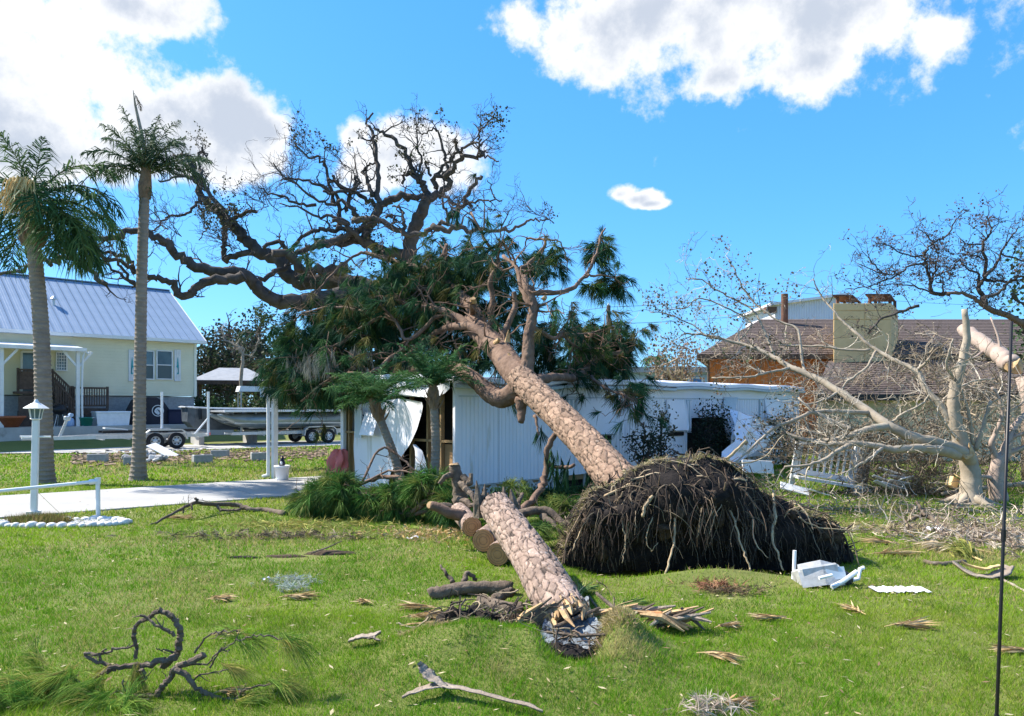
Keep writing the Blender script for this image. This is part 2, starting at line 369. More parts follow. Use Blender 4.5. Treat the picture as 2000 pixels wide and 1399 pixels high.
# ======================= the ground =======================
STUMP = (0.20, 6.35)
def hz(x, y):
    x = np.asarray(x, float); y = np.asarray(y, float)
    h = .25*np.exp(-((x-.12)/1.0)**4-((y-5.92)/.52)**2)           # turf heaved up round the snapped pine
    h = h*(1-.92*np.exp(-((x-.49)/.25)**4-((y-5.95)/.50)**4))
    h = h+.16*np.exp(-((x-.92)/.20)**2-((y-6.10)/.42)**4)
    pm_ = np.stack([x.ravel(), y.ravel(), 0*x.ravel()], 1); h = h+(.17*(fbm(pm_+5, 2.6, 3)-.5)).reshape(x.shape)*np.exp(-((x-.12)/1.25)**4-((y-6.2)/.75)**4)
    h = h-.12*np.exp(-((x-.49)/.22)**2-((y-6.15)/.30)**2)           # torn open hole
    h = h+.13*np.exp(-((x-2.35)/.75)**2-((y-8.45)/.28)**2)          # lip of the root pit
    h = h-.28*np.exp(-((x-2.4)/1.5)**4-((y-9.3)/.55)**4)
    s = ((x+17.9)-(y-42))/1.41421                                    # metres in front of the cream house
    h = h+.35*(1-ss(2.7, 6.0, s))*ss(24, 31, y)
    p = np.stack([x.ravel(), y.ravel(), 0*x.ravel()], 1)
    h = h+(.035*(fbm(p, .55, 3)-.5)).reshape(x.shape)*ss(30, 12, y)
    return h
xs = np.unique(np.concatenate([np.linspace(-900, -60, 10), np.linspace(-60, -14, 24), np.linspace(-14, -3, 40), np.linspace(-3, 5, 120), np.linspace(5, 22, 50), np.linspace(22, 70, 20), np.linspace(70, 900, 10)]))
ys = np.unique(np.concatenate([np.linspace(-300, 0, 8), np.linspace(0, 4, 12), np.linspace(4, 11, 130), np.linspace(11, 30, 80), np.linspace(30, 60, 40), np.linspace(60, 160, 16), np.linspace(160, 1400, 12)]))
XX, YY = np.meshgrid(xs, ys)
mb = MB().grid(np.stack([XX, YY, hz(XX, YY)], -1))
M['lawn'] = mat('lawn_soil_and_thatch', (.125, .15, .035), (.16, .175, .045), .9, .95, .6, 60, c3=(.16, .14, .05), s3=.7, th3=.6)
obj('lawn', mb, M['lawn'], smooth=True, kind='structure')

# driveway of the mobile home: separate slabs
drv = obj('driveway', MB().slab([(-36, -8.2), (-8.9+6.6*.795, 12.96+6.6*.606), (-8.9+6.6*.795-2.25, 12.96+6.6*.606+2.95), (-38.2, -5.2)][0:0] or [(0, 0), (.01, 0), (.01, .01)], -.2, -.19), M['concrete'], kind='structure')
U = np.array((.795, .606)); N = np.array((-.606, .795)); p0 = np.array((-8.94, 12.96))
L_ = 3.7
for k in range(-6, 3):
    a = k*L_+.9; b = a+L_-.022
    poly = [p0+U*a, p0+U*b, p0+U*b+N*3.70, p0+U*a+N*3.70]
    obj('slab', MB().slab([tuple(p) for p in poly], -.08, .028+.004*(k % 2)), M['concrete'], drv)
def on_drive(x, y):
    rx, ry = x-p0[0], y-p0[1]; t = rx*U[0]+ry*U[1]; n = rx*N[0]+ry*N[1]
    return (n > -.03) & (n < 3.73) & (t < 3*L_+.9)
# far drive with the boat trailers
fp = [G(-700, 895), G(0, 887), G(250, 885.5), G(400, 879), G(660, 870.5), G(760, 867)]; fq = [G(760, 859), G(660, 862), G(400, 863), G(250, 868), G(0, 875), G(-700, 884)]
fpoly = [tuple(p[:2]) for p in fp+fq]
obj('far_driveway', MB().slab(fpoly, -.1, .03), M['oldconcrete'], kind='structure')
def inpoly(x, y, poly):
    c = np.zeros(len(x), bool); n = len(poly)
    for i in range(n):
        (x1, y1), (x2, y2) = poly[i], poly[(i+1) % n]
        c ^= ((y1 > y) != (y2 > y)) & (x < (x2-x1)*(y-y1)/((y2-y1)+1e-12)+x1)
    return c

# ---- grass: short blades ----
MHX, MHY, MHA = -1.14, 14.6, math.pi/4            # near corner of the mobile home
def in_home(x, y):
    dx, dy = x-MHX, y-MHY; lx = (dx+dy)*.70711; ly = (dy-dx)*.70711
    return (lx > .1) & (lx < 15.6) & (ly > .1) & (ly < 4.0)
def gpx(l): return [(G(x, y)[0], G(x, y)[1], r, s) for x, y, r, s in l]
DRY = gpx([(1185,1262,.30,1.),(1175,1225,.22,.8),(1215,1300,.24,.9),(905,1235,.30,.7),(860,1255,.25,.6),(500,1052,.9,.6),(600,1046,1.0,.55),(860,1045,.9,.6),(800,1080,.5,.4),(980,1330,.15,.5),
           (1450,1140,.3,.25),(1700,1030,.8,.6),(1850,1080,.9,.7),(1950,1040,1.0,.8),(1760,1000,1.3,.7),(620,925,2,.5),(300,905,3.2,.6),(560,885,2.5,.6),(470,890,2.5,.6)])
BARE = gpx([(620,1082,.30,1.),(560,1092,.25,.7),(480,1100,.3,.5),(1420,1163,.26,1.)])+[(.49,6.15,.34,1.),(.46,5.85,.20,1.),(-.55,6.45,.30,.9),(-.2,6.55,.25,.6),(2.4,9.4,1.5,1.),(.55,5.95,.2,.8)]
rng = np.random.default_rng(7)
gv = []; gc = []
for d0, d1, dens_, bw, bh in ((3.2,4.4,5000,.0055,.046),(4.4,5.6,10500,.0050,.046),(5.6,7.2,8200,.0055,.044),(7.2,9.5,4000,.008,.045),(9.5,13,1800,.012,.048),(13,19,560,.022,.06),(19,27,180,.04,.07),(27,36,60,.07,.08)):
    mg = 2.2 if d1 < 14 else 3.; area = (d1-d0)*2*(.73*(d0+d1)/2+mg); n = int(area*dens_)
    y = rng.uniform(d0, d1, n*2); y = y[rng.uniform(0, 1, n*2) < (.73*y+mg)/(.73*d1+mg)][:n]; n = len(y); x = rng.uniform(-1, 1, n)*(.73*y+mg)
    k = ~on_drive(x, y) & ~in_home(x, y)
    if d1 > 26: k &= ~inpoly(x, y, fpoly)
    dry = np.zeros(n); bare = np.zeros(n)
    for a, b, r, s in DRY: dry = np.maximum(dry, s*np.exp(-((x-a)**2+((y-b)*1.0)**2)/r**2))
    for a, b, r, s in BARE: bare = np.maximum(bare, s*np.exp(-(((x-a)**2+(y-b)**2)/r**2)**2))
    p = np.stack([x, y, 0*x], 1)
    k &= rng.uniform(0, 1, n) > bare*1.05
    patch = fbm(p, .45, 3); fine = fbm(p+40, 2.6, 2)
    k &= rng.uniform(0, 1, n) < (.55+.9*np.clip(fine, 0, .6))
    x, y, dry, patch, fine, p = x[k], y[k], dry[k], patch[k], fine[k], p[k]; n = len(x)
    z = hz(x, y)
    tuft = fbm(p+90, 7., 1)
    h = bh*rng.uniform(.5, 1.25, n)*(.6+.8*tuft)*(1+dry*.6)
    th = rng.uniform(0, 2*np.pi, n); ln = rng.uniform(.15, 1.1, n)*h
    a2 = rng.uniform(0, 2*np.pi, n); wd = bw*rng.uniform(.6, 1.3, n)
    base = np.stack([x, y, z-.006], 1); sd_ = np.stack([np.cos(a2), np.sin(a2), 0*a2], 1)*wd[:, None]*.5
    tip = base+np.stack([np.cos(th)*ln, np.sin(th)*ln, h], 1)
    gv.append(np.stack([base-sd_, base+sd_, tip], 1).reshape(-1, 3))
    g1 = np.array((.110, .270, .012)); g2 = np.array((.195, .345, .016)); tan = np.array((.42, .34, .16)); dk = np.array((.07, .18, .016)); yl = np.array((.34, .36, .06))
    f = ss(.36, .64, patch)[:, None]; col = g1*(1-f)+g2*f
    big = fbm(p+200, .28, 2); f = (ss(.52, .72, big)*.55)[:, None]; col = col*(1-f)+np.array((.25, .31, .04))*f
    f = (ss(.55, .75, fine)*.55)[:, None]; col = col*(1-f)+dk*f
    rr = rng.uniform(0, 1, n); f = np.where(rr < .16, .75, 0)[:, None]; col = col*(1-f)+yl*f
    f = np.where(rng.uniform(0, 1, n) < dry*.95+.05+.30*ss(.52, .74, fbm(p+7, .9, 3)), .9, 0)[:, None]; col = col*(1-f)+tan*f
    col = col*rng.uniform(.7, 1.3, (n, 1))
    gc.append(np.repeat(col, 3, 0))
gv = np.vstack(gv); gc = np.vstack(gc)
mb = MB(); mb.add(gv, None, np.arange(len(gv)).reshape(-1, 3), gc)
obj('grass', mb, M['blade'], kind='stuff', label='short green lawn grass with dry straw patches', cat='grass')

# scraps on the lawn: bare soil flecks, fallen twigs, dry needles, tiny leaves
mb = MB()
for k in range(2600):
    y = math.sqrt(rng.uniform(4.6**2, 17**2)); x = rng.uniform(-.71, .71)*y
    if on_drive(np.array([x]), np.array([y]))[0] and rng.uniform() < .75: continue
    z = float(hz(np.array([x]), np.array([y]))[0])+.035; a = rng.uniform(0, 6.28); L = rng.uniform(.02, .09); wd = rng.uniform(.003, .013)
    if on_drive(np.array([x]), np.array([y]))[0]: z = .036
    d_ = np.array((math.cos(a), math.sin(a), rng.uniform(-.15, .3)))*L; s_ = np.array((-math.sin(a), math.cos(a), .1))*wd
    c_ = [(.50, .42, .26), (.34, .30, .20), (.20, .13, .07), (.35, .28, .15)][int(rng.choice([0, 1, 2, 2, 3]))]
    mb.add([(x, y, z), np.array((x, y, z))+d_*.5+s_, np.array((x, y, z))+d_, np.array((x, y, z))+d_*.5-s_], [(0, 1, 2, 3)], None, c_)
obj('leaf_litter', mb, M['straw_a'], kind='stuff', label='small dry leaves and bark scraps strewn over the lawn', cat='litter')
# ======================= frames for buildings =======================
class Frame:
    def __init__(s, ox, oy, th): s.o = np.array((ox, oy, 0.)); s.c = math.cos(th); s.s = math.sin(th); s.th = th
    def solve(s, px, py, yo=0.):
        """local x and height z of the photo point (px, py) on the vertical plane local y = yo"""
        k = (px-1000)/F; bx = s.o[0]-s.s*yo; by = s.o[1]+s.c*yo
        lx = (k*by-bx)/(s.c-k*s.s); d = by+lx*s.s
        return lx, CH-(py-HY)/F*d
    def solve_end(s, px, py, xo=0.):
        k = (px-1000)/F; bx = s.o[0]+s.c*xo; by = s.o[1]+s.s*xo
        ly = (k*by-bx)/(-s.s-k*s.c); d = by+ly*s.c
        return ly, CH-(py-HY)/F*d
    def w(s, x, y, z): return s.o+np.array((x*s.c-y*s.s, x*s.s+y*s.c, z))

# ======================= cream house with blue metal roof =======================
HF = Frame(-17.9, 42., R(45)); PZ = .95; FZ = 2.46; EZ = 5.60; RZ = 9.05; HL = 15.; HD = 10.2
house = thing('house', 'raised cream sided house with blue metal roof and fish shutters', 'house', HF.o, HF.th)
mb = MB()
nc = 19; ch_ = (EZ-FZ)/nc
for k in range(nc):                                    # lapped siding courses
    z0 = FZ+k*ch_; mb.add([(-HL, -.028, z0), (0, -.028, z0), (0, -.004, z0+ch_), (-HL, -.004, z0+ch_), (-HL, -.004, z0), (0, -.004, z0)], [(0, 1, 2, 3), (4, 5, 1, 0)])
obj('siding', mb, M['cream'], house, kind='stuff')
mb = MB().box((-HL/2, HD/2, (FZ+EZ)/2), (HL-.02, HD-.01, EZ-FZ)); mb.extrude([(-.02, 0, EZ), (-.02, HD, EZ), (-.02, HD/2, RZ-.1)], (-.05, 0, 0))
obj('wall', mb, M['cream'], house)
obj('foundation', MB().box((-HL/2, HD/2+.05, FZ/2-.05), (HL-.1, HD-.1, FZ+.02)), M['block'], house)
obj('corner_trim', MB().box((-.03, -.02, (FZ+EZ)/2), (.14, .10, EZ-FZ)), M['cream_trim'], house)
sl_ = (RZ-EZ)/(HD/2+.4)
pw = .44; n = int((HL+.8)/pw)
roof = obj('roof', MB().extrude([(-HL-.4, -.38, EZ-.02), (-HL-.4, HD/2, RZ-.06), (-HL-.4, HD+.38, EZ-.02)], (HL+.8, 0, 0)), M['blue_roof'], house)
me = MB()
x0, x1 = -pw/2+.012, pw/2-.012
prof = [(x0, .0), (x0, .030), (x0+.025, .030), (x0+.04, .012), (-.07, .012), (-.055, .02), (-.04, .012), (.04, .012), (.055, .02), (.07, .012), (x1, .012), (x1, 0)]
me.grid(np.array([[(x, -.42, EZ-.035+z) for x, z in prof], [(x, HD/2, EZ-.035+sl_*(HD/2+.42)+z) for x, z in prof]]))
me = me.mesh('roof_panel'); me.materials.append(M['blue_roof'])
for k in range(n): obj('roof_panel', me, None, roof, loc=(.4-pw*(k+.5), 0, 0))
obj('ridge_cap', MB().box((-HL/2, HD/2, RZ), (HL+.84, .34, .06), bev=.02), M['blue_roof'], roof)
rb = MB()
obj('fascia', MB().box((-HL/2, -.47, EZ-.10), (HL+.86, .10, .17)), M['white_paint'], house)
obj('soffit', MB().box((-HL/2, -.21, EZ-.17), (HL+.7, .40, .03)), M['white_paint'], house)
obj('rake_board', MB().bar((.42, -.42, EZ-.12), (.42, HD/2, RZ-.1), .05, .2), M['white_paint'], house)
# roof vent
vx, vz = HF.solve(107, 618, 2.0)
v = obj('roof_vent', MB().lathe((vx, 2.2, EZ+sl_*2.6-.05), [(.07, 0), (.07, .32), (.17, .32), (.17, .36), (.05, .50)], 12), M['galv'], roof)
def house_window(xa, xb, ya, yb, cols, rows, two=True):
    ax, z1 = HF.solve(xa, ya, -.05); bx_, z0 = HF.solve(xb, yb, -.05)
    wdw = obj('window', MB().box(((ax+bx_)/2, -.025, (z0+z1)/2), (bx_-ax, .03, z1-z0)), M['glass'], house)
    fr = MB(); t = .055
    for x in (ax, bx_): fr.box((x, -.06, (z0+z1)/2), (t, .09, z1-z0+t))
    for z in (z0, z1): fr.box(((ax+bx_)/2, -.061, z), (bx_-ax-t, .09, t))
    if two: fr.box(((ax+bx_)/2, -.055, (z0+z1)/2), (bx_-ax-t, .05, .05))
    obj('window_frame', fr, M['white_paint'], wdw)
    if two:
        for zz in ((z0+z1)/2+(z1-z0)*.25, (z0+z1)/2-(z1-z0)*.25):
            pass
        obj('screen', MB().box(((ax+bx_)/2, -.045, (z0*.75+z1*.25)), (bx_-ax-t, .006, (z1-z0)/2-t)), M['screen'], wdw)
    else:
        g = MB()
        for i in range(1, cols): g.box((ax+(bx_-ax)*i/cols, -.05, (z0+z1)/2), (.025, .03, z1-z0-t))
        for j in range(1, rows): g.box(((ax+bx_)/2, -.051, z0+(z1-z0)*j/rows), (bx_-ax-t, .03, .025))
        obj('grille', g, M['white_paint'], wdw)
    return wdw
house_window(306, 336, 685, 741, 1, 2); house_window(271, 300, 685, 741, 1, 2); house_window(110, 130, 688, 724, 4, 6, False)
ax, z1 = HF.solve(42, 687, -.05); bx_, z0 = HF.solve(69, 770, -.05)
dr = obj('door', MB().box(((ax+bx_)/2, -.03, (FZ+z1)/2), (bx_-ax, .05, z1-FZ)), M['glass'], house)
fr = MB(); [fr.box((x, -.05, (FZ+z1)/2), (.09, .08, z1-FZ)) for x in (ax, bx_)]; fr.box(((ax+bx_)/2, -.05, z1), (bx_-ax, .085, .1)); obj('door_frame', fr, M['white_paint'], dr)
for xa, xb, fl in ((251, 264, 1), (340.5, 353, -1)):
    ax, z1 = HF.solve(xa, 683, -.05); bx_, z0 = HF.solve(xb, 745, -.05); cx = (ax+bx_)/2; wd = bx_-ax
    s_ = obj('shutter', MB().box((cx, -.045, (z0+z1)/2), (wd, .04, z1-z0)), M['white_paint'], house)
    for i in range(3): obj('board', MB().box((cx+(i-1)*wd/3, -.073, (z0+z1)/2), (wd/3-.014, .016, z1-z0-.02)), M['white_paint'], s_)
    zc = (z0+z1)/2; h = (z1-z0)*.27; q = wd*.16
    f = MB().extrude([(cx-q*.9*fl, -.084, zc-h), (cx-q*.2*fl, -.084, zc-h*.72), (cx+q*.55*fl, -.084, zc-h*.2), (cx+q*.7*fl, -.084, zc+h*.3), (cx+q*.3*fl, -.084, zc+h*.8), (cx, -.084, zc+h), (cx-q*.4*fl, -.084, zc+h*.7), (cx-q*.75*fl, -.084, zc+h*.2), (cx-q*.5*fl, -.084, zc-h*.25), (cx-q*.3*fl, -.084, zc-h*.7)], (0, -.012, 0))
    f.extrude([(cx-q*.3*fl, -.085, zc-h*.68), (cx+q*1.1*fl, -.085, zc-h*1.05), (cx-q*1.2*fl, -.085, zc-h*1.02)], (0, -.010, 0)); f.extrude([(cx+q*.6*fl, -.085, zc+h*.05), (cx+q*1.5*fl, -.085, zc-h*.12), (cx+q*.6*fl, -.085, zc-h*.28)], (0, -.010, 0))
    obj('fish_emblem', f, M['teal'], s_)

# patio slab before the house
obj('patio', MB().box(tuple(HF.w(-HL/2+.4, -1.35, PZ/2)), (HL+1.2, 2.66, PZ), rz=HF.th), M['oldconcrete'], kind='structure')

# porch roof on posts
porch = thing('porch_awning', 'white flat porch awning on posts at the cream house', 'awning', HF.o, HF.th)
xr = HF.solve(167, 684, -2.4)[0]; zf = 4.60
obj('awning_roof', MB().extrude([(-14, -2.45, zf), (-14, -.03, zf+.30), (-14, -.03, zf+.40), (-14, -2.45, zf+.10)], (14+xr, 0, 0)), M['awning_roof'], porch)
obj('gutter', MB().box(((xr-14)/2, -2.5, zf+.03), (14+xr+.05, .11, .17)), M['white_paint'], porch)
for px in (3, 152):
    lx = HF.solve(px, 800, -2.3)[0]
    obj('post', MB().box((lx, -2.3, (PZ+zf)/2), (.15, .15, zf-PZ)), M['white_paint'], porch)
    for sg in (-1, 1): obj('brace', MB().bar((lx+sg*.06, -2.3, zf-.75), (lx+sg*.62, -2.3, zf-.06), .07, .10), M['white_paint'], porch)
lx = HF.solve(158, 800, -2.3)[0]
obj('downspout', MB().tube(smooth_path([(lx+.35, -2.45, zf-.02), (lx+.3, -2.45, zf-.15), (lx+.06, -2.42, zf-.35), (lx+.04, -2.42, PZ+.25), (lx+.25, -2.5, PZ+.08)], 4), .045, 8), M['white_paint'], porch)

# wooden stair and landings
st = thing('wooden_stairs', 'brown wooden entry stairs with railings beside the cream house', 'stairs', HF.o, HF.th)
def lxp(px, yo): return HF.solve(px, 790, yo)[0]
ua, ub = lxp(36, -1.2), lxp(100, -1.2); la, lb = lxp(140, -1.2), lxp(211, -1.2); UF, LF = 2.62, 1.80
obj('landing', MB().box(((ua+ub)/2, -.62, UF-.06), (ub-ua, 1.16, .12)), M['deck_wood'], st)
obj('skirt_board', MB().box(((ua+ub)/2, -1.19, (PZ+UF)/2-.1), (ub-ua, .04, UF-PZ-.2)), M['deck_wood'], st)
obj('landing', MB().box(((la+lb)/2, -.62, LF-.06), (lb-la, 1.16, .12)), M['deck_wood'], st)
obj('beam', MB().box(((la+lb)/2, -1.18, LF-.24), (lb-la, .05, .24)), M['deck_wood'], st)
def rail(x0, z0, x1, z1, n, yy, hgt=1.02):
    for dz in (hgt, .14): obj('handrail', MB().bar((x0, yy, z0+dz), (x1, yy, z1+dz), .06, .09), M['deck_wood'], st)
    for i in range(n):
        t = (i+.5)/n; x = x0+(x1-x0)*t; z = z0+(z1-z0)*t
        obj('baluster', MB().box((x, yy-.03, z+hgt/2+.05), (.045, .035, hgt-.12)), M['deck_wood'], st)
    for x, z in ((x0, z0), (x1, z1)): obj('post', MB().box((x, yy+.05, z+hgt/2), (.10, .10, hgt+.16)), M['deck_wood'], st)
rail(ua, UF, ub, UF, 9, -1.16); rail(ub+.06, UF, la-.06, LF, 9, -1.16); rail(la+.06, LF, lb, LF, 14, -1.16); rail(ub+.06, UF, la-.06, LF, 9, -.12); rail(ub+.1, 2.0, la+.1, PZ+.05, 8, -1.75)
obj('solid_panel', MB().box(((ua+ub)/2-.1, -1.205, UF+.52), ((ub-ua)*.8, .03, .86)), M['deck_wood'], st)
for i in range(6):
    t = (i+.5)/6; obj('tread', MB().box((ub+(la-ub)*t, -.62, UF+(LF-UF)*t-.05), (.27, 1.1, .05)), M['deck_wood'], st)
for x in (ua+.05, ub, la, lb-.05): obj('leg', MB().box((x, -1.1, (PZ+LF)/2-.05), (.12, .12, LF-PZ-.1)), M['deck_wood'], st)

# things on the patio
def patio_spot(px, yo): return HF.w(lxp(px, yo), yo, PZ)
p = patio_spot(290, -1.3)
t = thing('covered_grill', 'tall black covered grill with white round emblem on its cover', 'grill', p, HF.th)
hb = [(-.95, 0), (-.98, .75), (-.72, 1.28), (-.35, 1.42), (.25, 1.42), (.62, 1.20), (.95, .72), (.97, 0)]
mb = MB().extrude([(x, -.42, z) for x, z in hb], (0, .84, 0))
obj('cover', mb, M['black_cover'], t)
em = obj('emblem', MB().tube([(.32, -.425, .72), (.32, -.435, .72)], .30, 28), M['white_paint'], t)
e = MB().tube([(.32, -.436, .72), (.32, -.441, .72)], .262, 28)
d_ = obj('emblem_field', e, M['black_cover'], em)
hd = MB()                                               # white head in profile, facing left, with swept hair
hd.extrude([(.18, -.442, .60), (.14, -.442, .68), (.17, -.442, .78), (.24, -.442, .86), (.36, -.442, .90), (.48, -.442, .84), (.52, -.442, .70), (.46, -.442, .74), (.44, -.442, .62), (.38, -.442, .52), (.30, -.442, .50), (.31, -.442, .57), (.23, -.442, .56)], (0, -.006, 0))
obj('emblem_head', hd, M['white_paint'], em)
hd = MB(); [hd.bar((.26+.05*i, -.450, .80-.06*i), (.42+.02*i, -.450, .72-.07*i), .02, .025, (0, 1, 0)) for i in range(3)]; hd.bar((.20, -.450, .72), (.27, -.450, .70), .02, .03, (0, 1, 0))
obj('emblem_lines', hd, M['black_cover'], em)
p = patio_spot(354, -1.5)
t = thing('storage_box', 'low navy blue storage box between the covered grill and boats', 'box', p, HF.th)
obj('box', MB().box((0, 0, .36), (1.55, .8, .72), bev=.04), M['navy'], t); obj('lid', MB().box((0, 0, .75), (1.62, .86, .07), bev=.02), M['navy'], t)
p = patio_spot(217, -1.9)
t = thing('chest_cooler', 'large white chest cooler under the wooden deck rail', 'cooler', p, HF.th)
v = [(-.72, -.36, 0), (.72, -.36, 0), (.78, -.40, .62), (-.78, -.40, .62)]
obj('chest', MB().extrude(v, (0, .78, 0)), M['white_pvc'], t); obj('lid', MB().box((0, 0, .66), (1.62, .86, .09), bev=.02), M['white_pvc'], t); obj('handle', MB().box((.82, 0, .42), (.05, .25, .06)), M['white_pvc'], t)
p = patio_spot(116, -2.2)
t = thing('kettle_grill', 'small black kettle grill on thin legs under the stairs', 'grill', p)
obj('bowl', MB().lathe((0, 0, .55), [(.05, 0), (.22, .05), (.32, .18), (.33, .25), (.31, .33), (.2, .46), (.04, .5)], 18), M['black_metal'], t, smooth=True)
for a in (0.3, 2.4, 4.5): obj('leg', MB().tube([(.12*math.cos(a), .12*math.sin(a), .6), (.3*math.cos(a), .3*math.sin(a), 0)], .015, 6), M['galv'], t)
p = patio_spot(168, -2.3)
t = thing('plastic_tub', 'round green plastic tub by the porch post', 'tub', p)
obj('tub', MB().lathe((0, 0, 0), [(.24, 0), (.32, .38), (.34, .38), (.34, .42), (.29, .42), (.2, .3)], 18), M['green_tub'], t, smooth=True)
for sg in (-1, 1): obj('handle', MB().tube(smooth_path([(sg*.33, -.08, .38), (sg*.40, 0, .42), (sg*.33, .08, .38)], 3), .012, 6), M['white_pvc'], t)
p = patio_spot(137, -2.25)
t = thing('water_jug', 'pale blue water jug left of the green tub', 'jug', p)
obj('jug_body', MB().lathe((0, 0, 0), [(.15, 0), (.18, .03), (.18, .30), (.12, .38), (.05, .42), (.05, .47)], 16), M['blue_plastic'], t, smooth=True)
p = patio_spot(21, -2.2)
t = thing('clay_planter', 'wide terracotta planter on the patio behind the trailer winch', 'planter', p)
obj('bowl', MB().lathe((0, 0, 0), [(.3, 0), (.55, .42), (.60, .42), (.60, .52), (.52, .52), (.4, .36)], 20), M['orange_item'], t, smooth=True)

# ======================= boat trailers =======================
def wheel(parent, x, y, r, wd, side, rim_mat):
    prof = [(r*.60, -wd/2), (r*.9, -wd/2), (r, -wd*.32), (r, wd*.32), (r*.9, wd/2), (r*.60, wd/2), (r*.58, 0)]
    n = 24; an = np.arange(n+1)*2*np.pi/n
    V = np.array([[(x+q*math.cos(a), y+z, r+q*math.sin(a)) for a in an] for q, z in prof+prof[:1]])
    wh = obj('wheel', MB().grid(V), M['rubber'], parent, smooth=True)
    pr = [(r*.61, -.06), (r*.55, -.10), (r*.48, -.03), (r*.28, -.05), (r*.2, -.11), (0.001, -.11)]
    V = np.array([[(x+q*math.cos(a), y+side*z*-1, r+q*math.sin(a)) for a in an] for q, z in pr])
    obj('rim', MB().grid(V), rim_mat, wh, smooth=True)
    hs_ = MB()
    for k in range(6): a = k*math.pi/3; hs_.box((x+r*.4*math.cos(a), y+side*.055, r+r*.4*math.sin(a)), (.05, .02, .05))
    obj('vent_shade_blocks', hs_, M['black_metal'], wh)  # black blocks on the rim, painted shade in place of open vents
def trailer(label, loc, rz, L, tongue, rims, fender_mat, posts):
    t = thing('boat_trailer', label, 'trailer', loc, rz, 'boat trailers on the far drive')
    for y in (.25, 1.75): obj('rail', MB().box((-.4, y, .58), (L, .09, .16)), M['galv'], t)
    for k in range(5): obj('cross_beam', MB().box((-.4-L/2+.3+k*(L-.6)/4, 1.0, .50), (.08, 1.5, .10)), M['galv'], t)
    xl = -.4-L/2
    for y in (.25, 1.75): obj('tongue_arm', MB().bar((xl+.1, y, .58), (xl-tongue, 1.0, .55), .08, .14), M['galv'], t)
    obj('coupler', MB().box((xl-tongue-.15, 1.0, .56), (.4, .12, .10), bev=.02), M['galv'], t)
    for y in (.62, 1.38):
        obj('bunk', MB().box((-.4, y, .78), (L*.86, .12, .10)), M['black_metal'], t)
        for k in range(3): obj('bunk_bracket', MB().box((-.4-L*.36+k*L*.36, y, .66), (.06, .06, .2)), M['galv'], t)
    obj('winch_post', MB().bar((xl-tongue*.55, 1., .58), (xl-tongue*.42, 1., 1.35), .10, .10), M['galv'], t)
    wp = obj('winch', MB().box((xl-tongue*.42, 1., 1.38), (.24, .22, .2), bev=.04), M['galv'], t); obj('bow_roller', MB().tube([(xl-tongue*.36, .82, 1.52), (xl-tongue*.36, 1.18, 1.52)], .08, 10), M['blue_plastic'], wp)
    for sx in (-.44, .44):
        wheel(t, sx, 0, .36, .22, -1, rims); wheel(t, sx, 2.0, .36, .22, 1, rims)
    for y in (0, 2.0):
        arc = [(-.88, .42), (-.84, .70), (-.66, .84), (.66, .84), (.84, .70), (.88, .42)]
        V = np.array([[(x, y-.14, z) for x, z in arc], [(x, y+.14, z) for x, z in arc]]); V2 = V.copy(); V2[..., 2] += .02
        m2 = MB().grid(V); m2.grid(V2); [m2.bar((arc[i][0], y-.14, arc[i][1]), (arc[i+1][0], y-.14, arc[i+1][1]), .03, .05) for i in range(5)]
        obj('fender', m2, fender_mat, t)
    obj('axle', MB().tube([(-.44, 0, .36), (-.44, 2, .36)], .04, 8), M['galv'], t); obj('axle', MB().tube([(.44, 0, .36), (.44, 2, .36)], .04, 8), M['galv'], t)
    xr_ = -.4+L/2
    obj('tail_lamp', MB().box((xr_, .1, .62), (.05, .2, .12)), M['red_cloth'], t)
    if posts:
        for x, y in ((.35, 1.95), (xr_-.05, .1)):
            obj('guide_post', MB().tube([(x, y, .55), (x, y, 2.55)], .055, 10), M['white_pvc'], t)
        obj('guide_brace', MB().tube([(xr_-.65, .1, .62), (xr_-.05, .1, 1.35)], .04, 8), M['white_pvc'], t)
        obj('step_board', MB().box((xl+.9, 1., .9), (.9, .5, .05), ry=.1), M['white_paint'], t)
    return t
p = G(324, 878.5)
trailer('empty boat trailer with white guide posts before the cream house', (p[0], p[1], .03), R(40), 4.6, 2.2, M['galv'], M['galv'], True)
p = G(625, 867)
trailer('boat trailer with white wheel rims under the pontoon boat', (p[0], p[1], .03), R(40), 5.4, 1.0, M['white_paint'], M['galv'], False)
# pontoon boat
t = thing('pontoon_boat', 'silver pontoon boat without deck furniture on its trailer', 'boat', (p[0], p[1], .03), R(40))
for y in (.35, 1.75):
    n = 20; an = np.arange(n+1)*2*np.pi/n; rr = .36
    prof = [(-5.0, .02, .30), (-4.8, .10, .24), (-4.3, .24, .10), (-3.7, .34, .02), (-3.2, rr, 0), (1.5, rr, 0), (1.52, .02, 0)]
    V = np.array([[(x, y+q*math.cos(a), 1.18+dz+q*math.sin(a)) for a in an] for x, q, dz in prof])
    pt = obj('pontoon', MB().grid(V), M['alu'], t, smooth=True)
    obj('keel', MB().box((-1., y, .84), (5.0, .05, .05)), M['galv'], pt); obj('spray_rail', MB().bar((-4.3, y-.3, 1.08), (1.4, y-.38, 1.02), .04, .05), M['galv'], pt)
obj('deck', MB().box((-1.6, 1.05, 1.64), (6.4, 2.4, .08)), M['galv'], t)
obj('deck_edge', MB().box((-1.6, -.17, 1.66), (6.5, .06, .10)), M['white_metal'], t)
for k in range(6): obj('cross_member', MB().box((-4.4+k*1.1, 1.05, 1.55), (.10, 2.2, .10)), M['alu_dark'], t)
